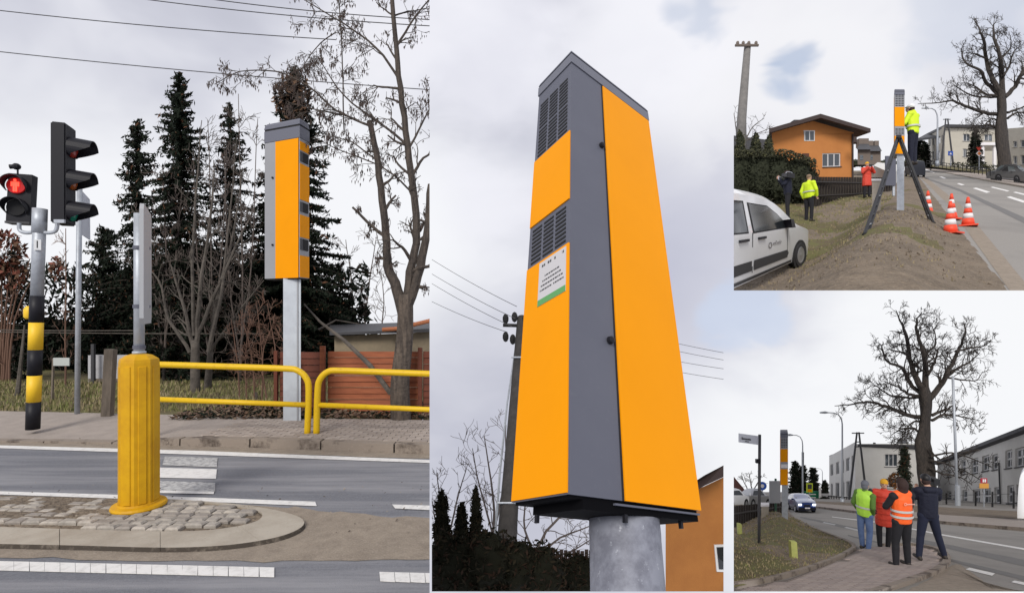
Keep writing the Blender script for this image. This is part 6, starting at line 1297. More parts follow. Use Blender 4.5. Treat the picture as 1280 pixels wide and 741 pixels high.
kerbrun(kg, .09, .085, m_kerb, ks4)
# paved corner: sheet, pavers laid in courses, drop kerb at its right
pv = [(880, 760), (917, 737), (985, 723.5), (1050, 700), (1066, 691), (1071, 686), (1100, 682), (1140, 682), (1172, 688), (1184, 697), (1185, 705), (1172, 715), (1140, 727), (1100, 741), (1060, 760)]
pg = [G(x, y, .03) for x, y in pv]; pvp = [(p.x, p.y) for p in pg]
mb = MB(); mb.poly([G(x, y, .03) for x, y in pv]); m_pvb = M('paver_joint', (.15, .125, .11), .95); pave = mb.build('pavement', m_pvb, kind='structure')
m_pv = [M('paver', c, .9, n=(4, (.27, .22, .20), .4, .7), b=(60, .4, .004)) for c in ((.32, .27, .25), (.29, .245, .225), (.35, .295, .265))]
base_me = None; cnt = 0; mbs = {}
prot = []
for m in m_pv:
    mb = MB(); e = .004; l_, w_ = .098, .048; sl = P4.s
    def z_(x, y, h): return (x, y, h+sl*y)
    mb.add([z_(-l_, -w_, -.01), z_(l_, -w_, -.01), z_(l_, w_, -.01), z_(-l_, w_, -.01), z_(-l_+e, -w_+e, .012), z_(l_-e, -w_+e, .012), z_(l_-e, w_-e, .012), z_(-l_+e, w_-e, .012)], [(4, 5, 6, 7), (0, 1, 5, 4), (1, 2, 6, 5), (2, 3, 7, 6), (3, 0, 4, 7)])
    o = mb.build('paver', m, None, (0, 0, 0)); prot.append(o.data); bpy.data.objects.remove(o)
rest = {0: MB(), 1: MB(), 2: MB()}; cand = []
yy = 7.3; row = 0
while yy < 13.6:
    xx = 3.0+(row % 2)*.1
    while xx < 11:
        if all(inside(xx+sx*.1, yy+sy*.05, pvp) for sx in (-1, 1) for sy in (-1, 1)): cand.append((xx, yy))
        xx += .2
    yy += .1; row += 1
for i, (x, d) in enumerate(cand):
    p = P4.L(x, d, .034+R.uniform(-.002, .002)); k = R.randrange(3)
    if i < 300:
        o = bpy.data.objects.new('paver', prot[k]); sc.collection.objects.link(o); o.parent = pave; o.location = p-ORG[pave.name]; PLC[o.name] = P4; ORG[o.name] = p
    else: 
        v_ = [p+q.co for q in prot[k].vertices]; rest[k].add(v_, [tuple(f.vertices) for f in prot[k].polygons])
mb = MB()
for k in range(3):
    o_ = len(mb.v); mb.v += rest[k].v; mb.f += [[i+o_ for i in f] for f in rest[k].f]; mb.m += [k]*len(rest[k].f)
mb.build('far_pavers', m_pv, pave, kind='stuff')
dk = thing('dropped_kerb', 'x', 'x', G(1185, 705)); del dk['label']; del dk['category']; dk['kind'] = 'structure'
kerbrun(sub([G(x, y) for x, y in [(1100, 682), (1140, 681.5), (1174, 687.5), (1187, 697), (1187, 706), (1173, 717), (1140, 729.5), (1098, 744), (1060, 762)]], 5), -.12, .075, m_kerb, dk)
# dirt by the kerb, lane marks, tar bands
strip('road_dirt', [(1120, 744), (1160, 724), (1188, 706), (1200, 704)], [(1330, 744), (1300, 741), (1240, 735), (1215, 715)], .004, m_dirt, 1)
for q in ([(1207, 711), (1212, 709), (1244, 716), (1240, 719)], [(1264, 727), (1268, 725), (1300, 731), (1300, 735)]): paint('lane_dash', q, h=.008)
paint('edge_line', [(1040, 645.3), (1100, 652.0), (1180, 667.6), (1300, 688.0), (1300, 690.2), (1180, 669.2), (1100, 653.2), (1040, 645.9)], h=.006)
for q in ([(1030, 652.0), (1045, 655.0), (1043, 656.0), (1028, 653.0)], [(1058, 658), (1075, 662), (1072, 663.2), (1055, 659)]): paint('lane_dash', q, m_paintw, h=.006)
strip('tar_band', [(1000, 645), (1060, 657), (1180, 679), (1300, 703)], [(1000, 646.5), (1060, 661), (1180, 684), (1300, 712)], .004, m_tar, .3)
strip('tar_band', [(1060, 668), (1180, 696), (1300, 724)], [(1060, 669.5), (1180, 699), (1300, 730)], .004, m_tar, .3)
mb = MB(); a = [(1000, 630.0), (1060, 637), (1180, 651), (1300, 660.5)]; b = [(1000, 627), (1060, 631.5), (1180, 643), (1300, 650)]
for i in range(3): mb.poly([G(*a[i], .13), G(*a[i+1], .13), G(*b[i+1], .13), G(*b[i], .13)])
mb.build('far_pavement', m_pave, kind='structure')
mb = MB(); 
for i in range(3): mb.poly([G(*a[i], .13), G(*a[i+1], .13), G(*a[i+1], .13)-V((0, 0, .15)), G(*a[i], .13)-V((0, 0, .15))])
mb.build('far_kerb', m_kerb, kind='structure')
mb = MB(); mb.poly([G(1000, 627.1, .12), G(1060, 631.6, .12), G(1180, 643.1, .12), G(1320, 650.1, .12), W(1340, 628, 60), W(1180, 622, 90), W(1000, 618, 130)]); mb.build('verge', m_soil, kind='structure')
# cabinet on mast
dq = 17.2; s4 = dq/FP; o4 = W(975.5, 606, dq)
F4 = lambda a, b, c: o4+V((b, 0.02*b, 0))+V((0.50*a, a, 0))+V((0, 0, c))
c4 = lambda y: (606-y)*s4
cab4 = cabinet('slim grey and orange speed camera on its mast between name sign and blue car', F4, .42, 9.6*s4, 66*s4, (.04, .40), o4, [(.005, c4(586)), (c4(577), c4(561))], vents=[(c4(559), c4(545), 7, 1)], cap=.1, mg=m_boxg2, capin=.05)
mb = MB(); mb.map = F4; mb.box((-.006, .02, c4(584.5)), (.0, 9*s4, c4(580))); mb.build('sticker', m_conew, cab4)
mb = MB(); a = W(977.3, 664, dq); b = W(985, 606, dq); mb.rbox(977.3, 985, 606, 667, dq+.05, .16); mb.build('mast', m_galv, cab4)
# street name sign
dn = 12.2; t = thing('street_name_sign', 'grey street name plate on a thin leaning pole at the left edge', 'sign', W(948.5, 703, dn))
mb = MB(); mb.tube([W(948.6, 705, dn), W(949.6, 543, dn)], .035, 8); mb.build('pole', m_dgr, t, smooth=True)
mb = MB(); q = [W(923.5, 541.5, dn-.1), W(950, 545, dn), W(950, 556, dn), W(923.5, 552.5, dn-.1)]; mb.prism(q, V((0, .02, 0))); pl = mb.build('name_plate', M('plate_grey', (.55, .57, .62), .5), t)
mb = MB(); 
def np_(u, v): return uv4(q, u, v)+V((0, -.012, 0))
for (u, v, wv, hv) in ((.13, .36, .05, .26), (.19, .44, .04, .17), (.24, .44, .05, .17), (.30, .44, .04, .17), (.35, .44, .05, .17), (.41, .44, .045, .17), (.465, .40, .04, .2), (.515, .44, .05, .17), (.30, .74, .03, .1), (.34, .74, .04, .1), (.39, .74, .03, .1), (.43, .74, .04, .1)):
    mb.prism([np_(u, v+hv), np_(u+wv, v+hv), np_(u+wv*.8, v), np_(u, v)], V((0, .006, 0)))
mb.build('lettering', m_dgr, pl, kind='stuff')
mb = MB(); a = W(947, 576, dn-.03); mb.box((a.x-.05, a.y-.05, a.z-.04), (a.x+.05, a.y+.02, a.z+.05)); mb.build('clamp_box', m_blk, t)
# pillar, grey board, fence, marker posts
t = thing('utility_pillar', 'pale concrete utility pillar between the street name pole and the mast', 'utility cabinet', W(957, 668, 18.6))
mb = MB(); a, b = W(951.5, 670, 18.6), W(961, 633, 18.6); mb.rbox(951.5, 961, 633, 671, 18.6, .25); mb.build('pillar_body', m_kerbl, t); mb = MB(); mb.rbox(951, 961.5, 631, 633, 18.57, .3); mb.build('cap', m_conew, t)
t = thing('road_sign', 'grey back of a rectangular sign on a post behind the mast', 'sign', W(970, 655, 22)); mb = MB(); a, b = W(962, 628.5, 22), W(975.5, 601, 22); mb.box((a.x, 22, a.z), (b.x, 22.04, b.z)); mb.build('sign_plate', m_boxg2, t); mb = MB(); mb.tube([W(969.5, 660, 22.1), W(969.5, 598, 22.1)], .045, 6); mb.build('post', M('post_green', (.03, .08, .05), .6), t)
t = thing('round_sign', 'small round blue sign on a post above the dark fence', 'sign', W(953, 630, 40)); mb = MB(); mb.lathe(W(953, 607, 40), [(.33, -.02), (.33, .02)], 20, 0, (0, -1, 0)); mb.build('sign_disc', bpy.data.materials['sign_blue_bright'], t); mb = MB(); mb.lathe(W(953, 607, 39.96), [(.14, -.01), (.14, .01)], 12, 0, (0, -1, 0)); mb.build('symbol', m_conew, t); mb = MB(); mb.tube([W(953, 632, 40.1), W(953, 606, 40.1)], .05, 5); mb.build('post', m_galv, t)
t = thing('picket_fence', 'dark picket fence at the left edge behind the mound', 'fence', W(930, 680, 20))
for k in range(26):
    f = k/25; x = 899+f*76; d = 15.5+f*8; yb = 694-f*36; yt = 634-f*7
    mb = MB(); a, b = W(x, yb, d), W(x+2.4, yt, d); mb.box((a.x, d, a.z), (b.x, d+.04, b.z)); mb.build('picket', m_slat, t)
for y0, y1 in ((645, 633), (676, 650)):
    mb = MB(); mb.tube([W(899, y0, 15.6), W(977, y1, 23.6)], .04, 4); mb.build('fence_rail', m_slat, t)
m_mark = M('marker_yellow_green', (.40, .42, .13), .8, n=(8, (.27, .29, .10), .4, .8)); 
for (x0, x1, yt, yb, d, lb) in ((991, 998.5, 677.5, 711, 10.6, 'larger pale yellow-green marker post on the grass near the kerb'), (924, 928.5, 655, 672, 15, 'smaller yellow-green marker post by the dark fence')):
    mb = MB(); a, b = W(x0, yb, d), W(x1, yt, d); mb.hexa([(a.x, d, a.z-.05), (b.x, d, a.z-.05), (b.x, d+.12, a.z-.05), (a.x, d+.12, a.z-.05), (a.x-.02, d+.03, b.z), (b.x-.02, d+.03, b.z-.015), (b.x-.02, d+.13, b.z-.015), (a.x-.02, d+.13, b.z)]); tag(mb.build('marker_post', m_mark), lb, 'marker post', 'yellow-green marker posts')
# buildings
sb = thing('school_building', 'grey two-storey flat-roofed building behind the people, its end wall facing left', 'building', W(1069, 631, 62))
c0, cl, cr_ = W(1069, 632, 62), W(1036.5, 629, 84), W(1150, 637, 58); t0, tl, tr_ = W(1069, 554.5, 62), W(1036.5, 570, 84), W(1150, 558.0, 58)
facade(sb, Wall(cl, c0, tl), [(1038, 580, 1041.5, 594), (1045, 577, 1049, 592), (1052.5, 574.5, 1055, 591), (1057.5, 572, 1062, 588), (1064.5, 569, 1067, 586), (1038.5, 604, 1041, 619), (1044.5, 603, 1049, 620), (1051.5, 602, 1055.5, 620), (1058, 601, 1063, 620)], m_greyr, .2, 0, sill=False, name='end_wall')
facade(sb, Wall(c0, cr_, t0), [(1105.5, 567.5, 1121.5, 583, 2), (1106, 598, 1120, 610, 2), (1146, 566, 1152, 583, 0)], m_greyr, .25, 1, name='front_wall')
mb = MB(); up = V((0, 0, .55)); mb.hexa([t0+V((.05, -.5, -.1)), tr_+V((0, -.5, -.1)), tr_+V((12, 22, -14)), tl+V((0, 0, -.05)), t0+up*.2+V((.05, -.5, 0)), tr_+up*.6+V((0, -.5, 0)), tr_+up+V((12, 22, -14)), tl+up*.2]); rf = mb.build('roof', m_dgr, sb)
mb = MB(); mb.tube([W(1093, 558, 63), W(1093, 553, 63)], .15, 5); mb.build('chimney', m_dgr, rf); mb = MB(); a, b = W(1122, 558, 62), W(1134, 553.5, 62); mb.rbox(1122, 1134, 554.5, 559, 62, 3); mb.build('roof_box', m_dgr, rf)
sw = thing('school_wing', 'long grey building wing with two rows of white-framed windows at the right edge', 'building', W(1180, 642, 58))
wl = Wall(W(1172, 644, 62), W(1330, 664-10, 36.5), W(1172, 583, 62)); wl.v = W(1172, 578, 62)-wl.o
bl, br, tl, tr = W(1172, 641, 62), W(1330, 652, 34), W(1172, 579, 62), W(1330, 520, 34)
class Quad(Wall):
    def __init__(s, bl, br, tr, tl):
        Wall.__init__(s, bl, br, tl); s.q = (tl, tr, br, bl)
    def at(s, px, py):
        u, v = .5, .5
        for _ in range(30):
            p = s.P(u, v); x, y = PX(p); e = 1e-3; xu, yu = PX(s.P(u+e, v)); xv, yv = PX(s.P(u, v+e))
            a, b, c, d = (xu-x)/e, (xv-x)/e, (yu-y)/e, (yv-y)/e; D = a*d-b*c; rx, ry = px-x, py-y; u += (d*rx-b*ry)/D; v += (a*ry-c*rx)/D
        return u, v
    def P(s, u, v, o=0.): return uv4(s.q, u, 1-v)+s.n*o
wq = Quad(bl, br, tr, tl)
up_w = [(1201.5, 574, 1207, 592), (1214, 572.5, 1222.5, 591), (1227.5, 569, 1236.5, 588), (1240, 567.5, 1247, 586.5), (1256.5, 562, 1265, 584.5), (1269, 559, 1282, 582.5)]
lo_w = [(1183.5, 613.5, 1189, 622), (1192.5, 613, 1198, 622.5), (1203, 612, 1209, 631), (1216, 611, 1225, 630), (1229, 610, 1238.5, 629), (1243, 608.5, 1250, 628.5), (1259, 606, 1267.5, 628.5), (1270.5, 604.5, 1283, 628)]
facade(sw, wq, [(1183.5, 587, 1189, 595.5, 0)]+[(*r, 1 if r[2]-r[0] > 7.5 else 0) for r in up_w+lo_w], m_greyr, .2, 0, trans=True, name='wall', fw=.13)
mb = MB(); dn_ = V((0, 0, -.35)); nn2 = wq.n*.35; mb.hexa([tl+nn2+dn_*.3, tr+nn2+dn_*.3, tr-wq.n*5+V((0, 0, -2)), tl-wq.n*5+V((0, 0, -2)), tl+nn2+V((0, 0, .2)), tr+nn2+V((0, 0, .2)), tr-wq.n*5+V((0, 0, -1.7)), tl-wq.n*5+V((0, 0, -1.7))]); mb.build('roof_edge', m_dgr, sw)
mb = MB(); mb.poly([wq.P(0, 0, .06), wq.P(1, 0, .06), wq.P(1, .035, .06), wq.P(0, .10, .06)]); mb.build('plinth', m_plinth, sw)
mb = MB(); p, q_ = wq.at(1250.5, 578), wq.at(1252.5, 630); mb.tube([wq.P(*p, .1), wq.P(*q_, .1)], .06, 6); mb.build('down_pipe', m_dgr, sw)
# street furniture
lamp_post('tallest curved street lamp in front of the school end wall', (1053, 633), 1052.8, 530, (1034.5, 515.5), 50, .11)
lamp_post('street lamp with its arm reaching left just right of the slim cabinet', (1003.5, 634), 1003.3, 556, (990.5, 543.5), 56, .10)
lamp_post('small distant street lamp left of the school end wall', (1028, 626), 1028, 590, (1019.5, 585), 110, .10)
plain_post('flag_pole', 'tall thin pale pole rising beside the oak in front of the school wing', 'pole', (1197.5, 644), (1191, 470), 40, .085, m_galv); mb = MB(); mb.tube([W(1197.6, 645, 39.9), W(1197, 606, 39.9)], .17, 8); tag(mb.build('pole_sleeve', m_galv), 'thicker lower sleeve of the tall pale pole', 'pole'); o = bpy.data.objects['pole_sleeve.002'] if 'pole_sleeve.002' in bpy.data.objects else None
a_pole('A-shaped power pole beside the school corner', 1060.5, 1084.5, 632, 1072.5, 540, 57, .13, 15)
plain_post('utility_post', 'dark wooden utility post behind the distant cars, beside the street lamp', 'pole', (1003.5, 625), (1003.5, 565), 75, .16, m_blkm)
# signs near the far end
t = thing('crossing_sign', 'yellow bordered crossing sign above green direction boards in the distance', 'sign', W(1013, 628, 60)); 
for nm, (x0, y0, x1, y1), m, o_ in (('yellow_board', (1008, 603.5, 1016, 615), M('sign_yellow_green', (.50, .60, .05), .5), 0), ('inner_panel', (1009.5, 605, 1014.5, 610.5), m_dgr, -.05), ('lower_panel', (1009.5, 611.5, 1014.5, 614), m_org2, -.05)):
    mb = MB(); a, b = W(x0, y1, 60), W(x1, y0, 60); mb.box((a.x, 60+o_, a.z), (b.x, 60.03+o_, b.z)); mb.build(nm, m, t)
mb = MB(); mb.tube([W(1012, 630, 60.1), W(1012, 605, 60.1)], .06, 5); mb.build('post', m_galv, t)
t = thing('direction_sign', 'wide green direction board below the yellow crossing sign', 'sign', W(1015, 630, 62)); mb = MB(); a, b = W(1003.5, 627, 62), W(1023.5, 613.5, 62); mb.box((a.x, 62, a.z), (b.x, 62.05, b.z)); bd = mb.build('board', M('sign_green', (.01, .16, .08), .5), t)
for y in (617, 621): 
    mb = MB(); a, b = W(1006, y+1, 61.95), W(1020, y, 61.95); mb.box((a.x, 61.94, a.z), (b.x, 61.97, b.z)); mb.build('text_line', m_conew, bd)
t = thing('white_banner', 'narrow white vertical board right of the green direction sign', 'sign', W(1026, 625, 61)); mb = MB(); a, b = W(1024, 623, 61), W(1026.5, 609, 61); mb.box((a.x, 61, a.z), (b.x, 61.05, b.z)); mb.build('board', m_conew, t)
t = thing('number_sign', 'red and yellow notice on a thin post before the school wing', 'sign', W(1230, 646, 38))
for nm, (x0, y0, x1, y1), m in (('red_plate', (1226, 597.5, 1234, 603.5), M('sign_red', (.38, .02, .04), .5)), ('yellow_plate', (1224.5, 604, 1236, 610), M('sign_amber', (.55, .27, .05), .5))):
    mb = MB(); a, b = W(x0, y1, 38), W(x1, y0, 38); mb.box((a.x, 38, a.z), (b.x, 38.04, b.z)); mb.build(nm, m, t)
mb = MB(); 
for k in (0, 1): a = W(1228.3+k*2.4, 602.3, 37.97); mb.box((a.x, 37.96, a.z), (a.x+.1, 37.98, a.z+.22))
mb.build('digits', m_conew, t, kind='stuff'); mb = MB(); mb.tube([W(1230, 647, 38.1), W(1230, 598, 38.1)], .04, 5); mb.build('post', m_galv, t)
t = thing('roadside_fence', 'thin dark wire fence posts along the far pavement before the school wing', 'fence', W(1220, 648, 38))
for x in (1183, 1219.5, 1240.5, 1267, 1295):
    f = (x-1180)/100; d = 43-f*9; mb = MB(); mb.tube([W(x, 646+f*4, d), W(x, 616-f*3, d)], .06, 5); mb.build('fence_post', m_blkm, t)
for k in range(3):
    mb = MB(); mb.tube([W(1178, 619+k*9, 43), W(1300, 616+k*12, 33)], .014, 4); mb.build('fence_wire', m_dgr, t)
t = thing('end_wall_railing', 'dark garden railing below the school end wall', 'railing', W(1050, 632, 58))
for k in range(14):
    x = 1036+k*3.2; mb = MB(); mb.tube([W(x, 631+k*.25, 60-k*.3), W(x, 619+k*.2, 60-k*.3)], .045, 4); mb.build('railing_bar', m_blkm, t)
mb = MB(); mb.tube([W(1035, 620, 60), W(1080, 622.5, 56)], .05, 4); mb.build('top_rail', m_blkm, t)
mb = MB(); mb.hexa([W(1036, 634, 61), W(1090, 639, 56), W(1090, 639, 56.4), W(1036, 634, 61.4), W(1036, 628.5, 61), W(1090, 631, 56), W(1090, 631, 56.4), W(1036, 628.5, 61.4)]); tag(mb.build('garden_wall', m_plinth), 'low dark garden wall under the railing at the school corner', 'wall')
# trees in the distance
rg = random.Random(61)
for (x, tp_, hw, lb) in ((994, 577, 10, 'dark conifer directly right of the slim cabinet in the distance'), (1003, 582, 8, 'ragged dark conifer behind the wooden utility post'), (1016, 585, 9, 'pointed dark conifer behind the yellow crossing sign'), (1031, 601, 6, 'small dark conifer at the foot of the school end wall')):
    spruce('spruce_tree', lb, x, tp_, 630, hw, 100, rg, m_ndl, m_barkd, dens=2.8, ns=1.5, pw=.5, group='conifers at the far end of the road')
spruce('spruce_tree', 'dark spruce before the school front wall left of the oak trunk', 1130.5, 557, 634, 12, 52, rg, m_ndl2, m_barkd, dens=2.6, ns=1.5, pw=.55, brown=.1)
mb = MB(); blobs(mb, [(1118, 600, 8, 10, 6)], 260, 1.6, rg, UM(48), False, 1.2, 2); o = mb.build('autumn_shrub', [M('russet_leaves', (.33, .13, .03), .9), m_leafr[1]]); tag(o, 'russet leafed shrub behind the person with the yellow hat', 'shrub')
mb = MB(); blobs(mb, [(1030, 626, 8, 7, 6), (1044, 629, 10, 4, 6), (1150, 630, 14, 8, 8), (1140, 620, 12, 12, 8)], 900, 1.3, rg, UM(60), True, 1.4, 2); o = mb.build('undergrowth', [m_ndl[0], m_ndl[1]]); o['kind'] = 'stuff'
baretree('bare_tree', 'faint pale bare tree behind the parked cars at the left edge', (940, 620), [([(940, 612), (938, 600), (936, 590)], .8, .3), ([(942, 612), (948, 602), (952, 594)], .7, .3), ([(935, 612), (930, 602), (926, 594)], .7, .3)], 90, m_barkl, m_barkl, random.Random(6), trunk=[(940, 626), (940, 610)], r=(1.1, .9), kids=6, kl=10, lvl=1, kk=3, rmin=.25)
t = thing('brick_house', 'dark red brick house with gable roof cut by the left edge', 'house', W(915, 630, 60)); mb = MB(); mb.hexa([W(880, 632, 60), W(930, 632, 60), W(932, 632, 75), W(880, 632, 75), W(880, 612, 60), W(930, 612, 60), W(932, 612, 75), W(880, 612, 75)]); mb.build('wall', M('brick_red', (.20, .07, .05), .9), t)
mb = MB(); mb.prism([W(878, 613, 59.6), W(932.5, 613.5, 59.6), W(917, 595, 59.6), W(895, 590, 59.6)], V((2, 12, P4.s*12))); mb.build('roof', M('roof_dark_red', (.11, .05, .04), .9), t)
for x in (919, 925):
    mb = MB(); mb.prism([W(x, 624, 59.9), W(x+3, 624, 59.9), W(x+3, 617, 59.9), W(x, 617, 59.9)], V((0, .1, 0))); mb.build('window', m_pane, t)
for k in range(2):
    def Pk(l, w_, h, k=k): return P4.L(W(910+k*26, 634, 46).x+l*.78, 46+w_*.8, h)+V((0, 0, .0))
    vehicle('parked_car', ['white car parked behind the dark fence at the left edge', 'silver car parked behind the dark fence near the street name pole'][k], 'car', lambda l, w_, h, k=k: V((W(909+k*27, 634, 38).x+l*.42, 38+w_, W(0, 634, 38).z+h*.95+P4.s*w_)), 4.2, 1.7, [(0, .55), (.05, .95), (.6, 1.3), (1.2, 1.45), (2.4, 1.42), (3.1, 1.0), (3.9, .85), (4.18, .6)], .92, .4, m_vanw if k == 0 else m_rim, 0, [[(.8, .98), (1.1, 1.3), (2.3, 1.32), (2.8, .98)]], (.8, 3.4), both=False)
ok4 = oak('enormous gnarled bare oak towering over the people and the school', 1157, 493, 12.6, (1162, 648), 44, 78, rs=.80, kl=22, tr=[(1162, 648), (1156, 500)])
oak_trunk(ok4, [(1165, 655, 15), (1163, 640, 12), (1161, 620, 11.5), (1159, 590, 11.5), (1155, 565, 11), (1153, 552, 10), (1155, 535, 7.5), (1157, 515, 7), (1157, 498, 8.5), (1156, 484, 6)], 44)
um = UM(43); mb = tmb(43); rr = random.Random(9)
for P in ([(1162, 560), (1175, 574), (1195, 566), (1225, 562)], [(1163, 575), (1185, 580), (1210, 590), (1232, 604)], [(1163, 570), (1190, 566), (1218, 574), (1240, 584)], [(1162, 585), (1180, 592), (1200, 596), (1215, 606)]): limb(mb, P, 1.3, .4, um, rr, kids=12, kl=18, lvl=1, kk=3)
mb.build('low_branches', m_barkd, ok4)
# blue car driving towards us
m_blue = M('car_blue_paint', (.02, .045, .17), .3, .3, coat=.7)
def Pb(l, w_, h): 
    o = W(1021.5, 641.0, 29.3); q = .70; return o+V((-.93*w_*q+.60*l, .12*w_*q+l*1.4, P4.s*(.12*w_*q+l*1.4)+h*q))
bc = vehicle('blue_car', 'blue hatchback with headlights on driving towards the people', 'car', lambda l, w_, h: Pb(4.0-l, w_, h), 4.0, 1.62, [(0, .6), (.05, 1.05), (.4, 1.38), (1.0, 1.50), (2.0, 1.48), (2.75, 1.12), (3.4, .98), (3.85, .80), (3.98, .5)], .95, .30, m_blue, 0, [[(.6, 1.0), (.7, 1.32), (1.9, 1.36), (2.4, 1.0)]], (.75, 3.25), glass=m_wind, screens=((2.05, 1.44, 2.7, 1.12, 'windscreen'),), wr=.29)
Pbf = lambda l, w_, h: Pb(4.0-l, w_, h)
for nm, m, a, b in (('bumper', m_blk, (3.96, .10, .25), (4.05, 1.52, .44)), ('grille', m_blkm, (3.94, .55, .56), (4.02, 1.07, .68)), ('number_plate', m_conew, (4.05, .60, .36), (4.07, 1.02, .46)), ('wing_mirror', m_blue, (2.5, -.16, 1.0), (2.62, .02, 1.14)), ('wing_mirror', m_blue, (2.5, 1.60, 1.0), (2.62, 1.78, 1.14))): boxon(bc, Pbf, nm, m, a, b)
m_lit = emis(M('lit_headlight', (.8, .85, .9), .2), (.85, .92, 1), 1.6)
for w_ in (.10, 1.26): boxon(bc, Pbf, 'headlight', m_lit, (3.90, w_, .60), (3.99, w_+.26, .76))
# white van nose at the right edge
def Pw(l, w_, h): return P4.L(W(1274.5, 655, 21).x+.1+l*.95+w_*1.02, 21.2+w_-l*.2, h)
vehicle('delivery_van', 'white van just entering at the right edge of the road', 'van', Pw, 4.6, 1.9, [(0, .5), (.03, 1.3), (.12, 2.1), (.4, 2.4), (1.2, 2.5), (4.5, 2.5), (4.6, .6)], 1.3, .1, m_vanw, 0, [[(.8, 1.4), (.8, 2.0), (1.6, 2.1), (1.6, 1.4)]], (.95, 3.7), both=False)
# people
def stand(label, px, head, feet, yaw, Hh=1.76, **kw):
    d = FP*Hh/(feet-head); d = min(d, FP*1.6/(feet-606)); t, J = person(label, W(px, feet, d), Hh*(feet-head)*d/(FP*Hh), rad(yaw), **kw); fin(t); return t, J, d
stand('man in a lime hi-vis vest, grey cap and blue jeans, leftmost of the group', 1081, 600, 687, -62, pose=dict(eL=(-.25, -.05, 1.14), wL=(-.19, .06, .95), eR=(.24, -.10, 1.15), wR=(.17, .03, .96), aL=(-.09, .06, .08), aR=(.11, -.05, .08), che=(0, -.03, 1.30)), sleeves=m_gjack, legs=m_jean, hat=m_knit, vest=m_hivg, bands=(1.1,), coat=.04, bulk=1.02, hair=m_knit)
t, J, d = stand('woman in a long red padded coat and yellow hat talking into a microphone', 1105, 598, 685, 150, pose=dict(eL=(-.26, .08, 1.17), wL=(-.14, .30, 1.22), eR=(.28, .05, 1.14), wR=(.30, .30, 1.28), aL=(-.08, .0, .08), aR=(.09, .04, .08)), top=m_coat, legs=m_blkc, hat=m_knity, coat=.30, bulk=1.06)
k = J['hed'].z/1.63; mb = MB(); a = J['wR']+V((0, .06, .03)); mb.tube([a, a+V((.02, .05, .18))], .02, 8); mb.ell(a+V((.02, .06, .22)), (.05, .05, .06), 10); mic = locmesh(mb, 'microphone', m_cam, t)
for z in (.78, .92, 1.06, 1.20, 1.34):
    mb = MB(); n = 20; c = J['pel'].lerp(J['che'], .5); ra, rb = .212*k, .162*k
    mb.tube([V((c.x+ra*math.cos(a), c.y+rb*math.sin(a), z*k)) for a in [2*math.pi*i/n for i in range(n+1)]], .007, 4, cap=False); locmesh(mb, 'quilting_seam', m_coat, t)
t, J, d = stand('person seen from behind in an orange hi-vis vest with two pale bands and brown hair', 1127.5, 597, 708, 4, pose=dict(eL=(-.26, .10, 1.16), wL=(-.12, .28, 1.12), eR=(.26, .10, 1.16), wR=(.14, .28, 1.12), aL=(-.15, -.03, .08), aR=(.14, .02, .08), kL=(-.12, .02, .49), kR=(.12, .03, .49)), sleeves=m_blkc, legs=m_blkc, hair=m_hair, hairlong=True, vest=m_hivo, bands=(1.02, 1.13), coat=.05, bulk=1.02)
k = J['hed'].z/1.63; mb = MB(); yb_ = -.165*k
m_logo = M('vest_print', (.85, .45, .35), .6); cx_ = -.07*k
for i in range(12): a, b = 2*math.pi*i/12, 2*math.pi*(i+1)/12; f = lambda a, r: (cx_+r*math.cos(a), yb_, 1.30*k+r*math.sin(a)); mb.poly([f(a, .018), f(b, .018), f(b, .028), f(a, .028)])
for i in range(7): mb.poly([(cx_+.035+i*.022, yb_, 1.285*k), (cx_+.05+i*.022, yb_, 1.285*k), (cx_+.05+i*.022, yb_, 1.308*k), (cx_+.035+i*.022, yb_, 1.308*k)])
locmesh(mb, 'vest_print', m_logo, t)['kind'] = 'stuff'
t, J, d = stand('tall person in a dark navy hooded jacket standing legs apart, rightmost of the group', 1160, 592, 698, -8, pose=dict(eL=(-.27, .12, 1.18), wL=(-.10, .26, 1.34), eR=(.28, .14, 1.22), wR=(.14, .28, 1.46), aL=(-.20, -.05, .08), aR=(.34, .06, .08), kL=(-.14, .0, .49), kR=(.21, .05, .49), hed=(-.02, .06, 1.62)), top=m_navy, legs=m_jeand, hat=m_cam, hair=m_hair, coat=.06, bulk=1.08, hood=True)
pw = V(t.location); rz = t.rotation_euler.z; rot = Matrix.Rotation(rz, 3, 'Z'); vc = pw+rot @ (J['wR']+V((.10, .02, .06)))
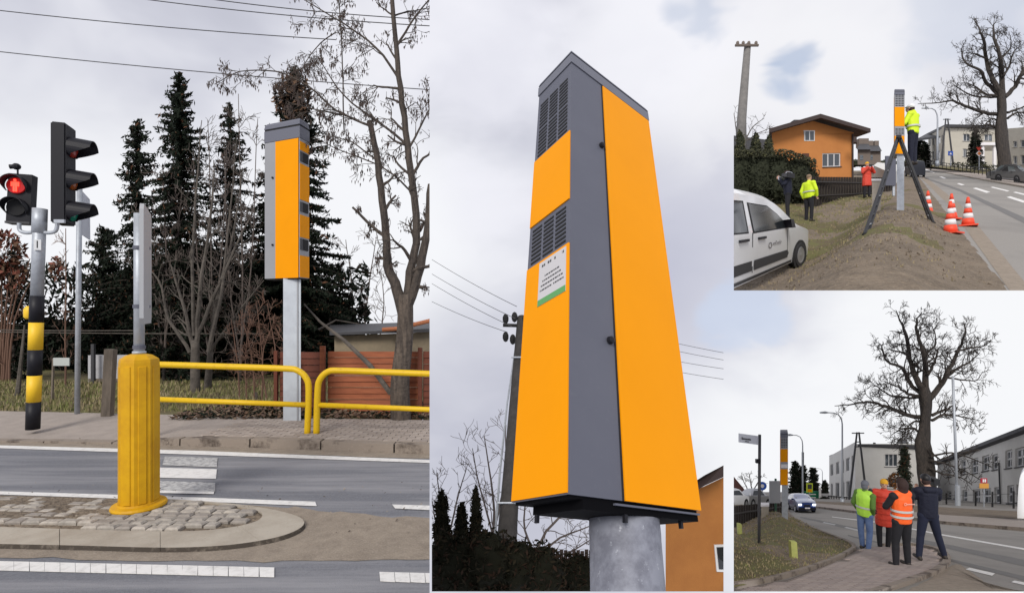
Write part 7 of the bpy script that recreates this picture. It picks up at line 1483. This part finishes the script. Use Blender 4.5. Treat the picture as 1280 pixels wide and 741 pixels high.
cm = thing('video_camera', 'black video camera held up at the shoulder of the navy-jacketed person', 'camera', vc)
def Pc4(a, b_, c): return vc+rot @ V((a, b_, c))
boxon(cm, Pc4, 'camera_body', m_cam, (-.0, -.10, -.06), (.11, .14, .07)); boxon(cm, Pc4, 'lens_hood', m_dgr, (.02, .14, -.04), (.10, .24, .05)); boxon(cm, Pc4, 'viewfinder', m_cam, (-.07, -.02, .0), (.0, .08, .05))
# verge grass
def rk(r):
    for _ in range(50):
        d = r.uniform(7.6, 24); x = r.uniform(.36*d, .67*d)
        px, py = PX(P4.L(x, d, 0))
        if inside(x, d, polyk+[(3., 30.), (2., 7.)]): return x, d
    return 4.5, 12
grass(P4, rk, 5500, .045, [m_blade, m_straw, m_straw], 'grass', rg, hf=h4)
# ---------------------------------------------------------------- every place ends where its ground ends: trim what sticks out past its edge
bpy.context.view_layer.update()
def trim():
    for o in list(sc.objects):
        pl = PLC.get(o.name)
        if not pl or o.type != 'MESH' or o.modifiers: continue
        mw = o.matrix_world; vs = [mw @ v.co for v in o.data.vertices]
        if not vs: bpy.data.objects.remove(o); continue
        x0, y0, x1, y1 = pl.rect; eye = V((0, 0, CAMZ)); planes = []
        for lim, ax in ((x0, 0), (x1, 0), (y0, 1), (y1, 1)):
            if lim is None: continue
            if ax == 0: n = V((1, -(lim-CX)/FP, 0)) * (-1 if lim == x0 else 1)       # clear the side n points to
            else: n = V((0, (CY-lim)/FP, -1)) * (1 if lim == y1 else -1)
            planes.append(n)
        cut = [n for n in planes if any((v-eye).dot(n) > 1e-4 for v in vs)]
        if not cut: continue
        bm = bmesh.new(); bm.from_mesh(o.data); bm.transform(mw)
        for n in cut: bmesh.ops.bisect_plane(bm, geom=bm.verts[:]+bm.edges[:]+bm.faces[:], plane_co=eye, plane_no=n, clear_outer=True)
        if not bm.faces:
            bm.free()
            if not o.children: bpy.data.objects.remove(o)
            else: o.data = bpy.data.meshes.new(o.name)
            continue
        bm.transform(mw.inverted()); me = o.data.copy(); bm.to_mesh(me); bm.free(); o.data = me
trim()
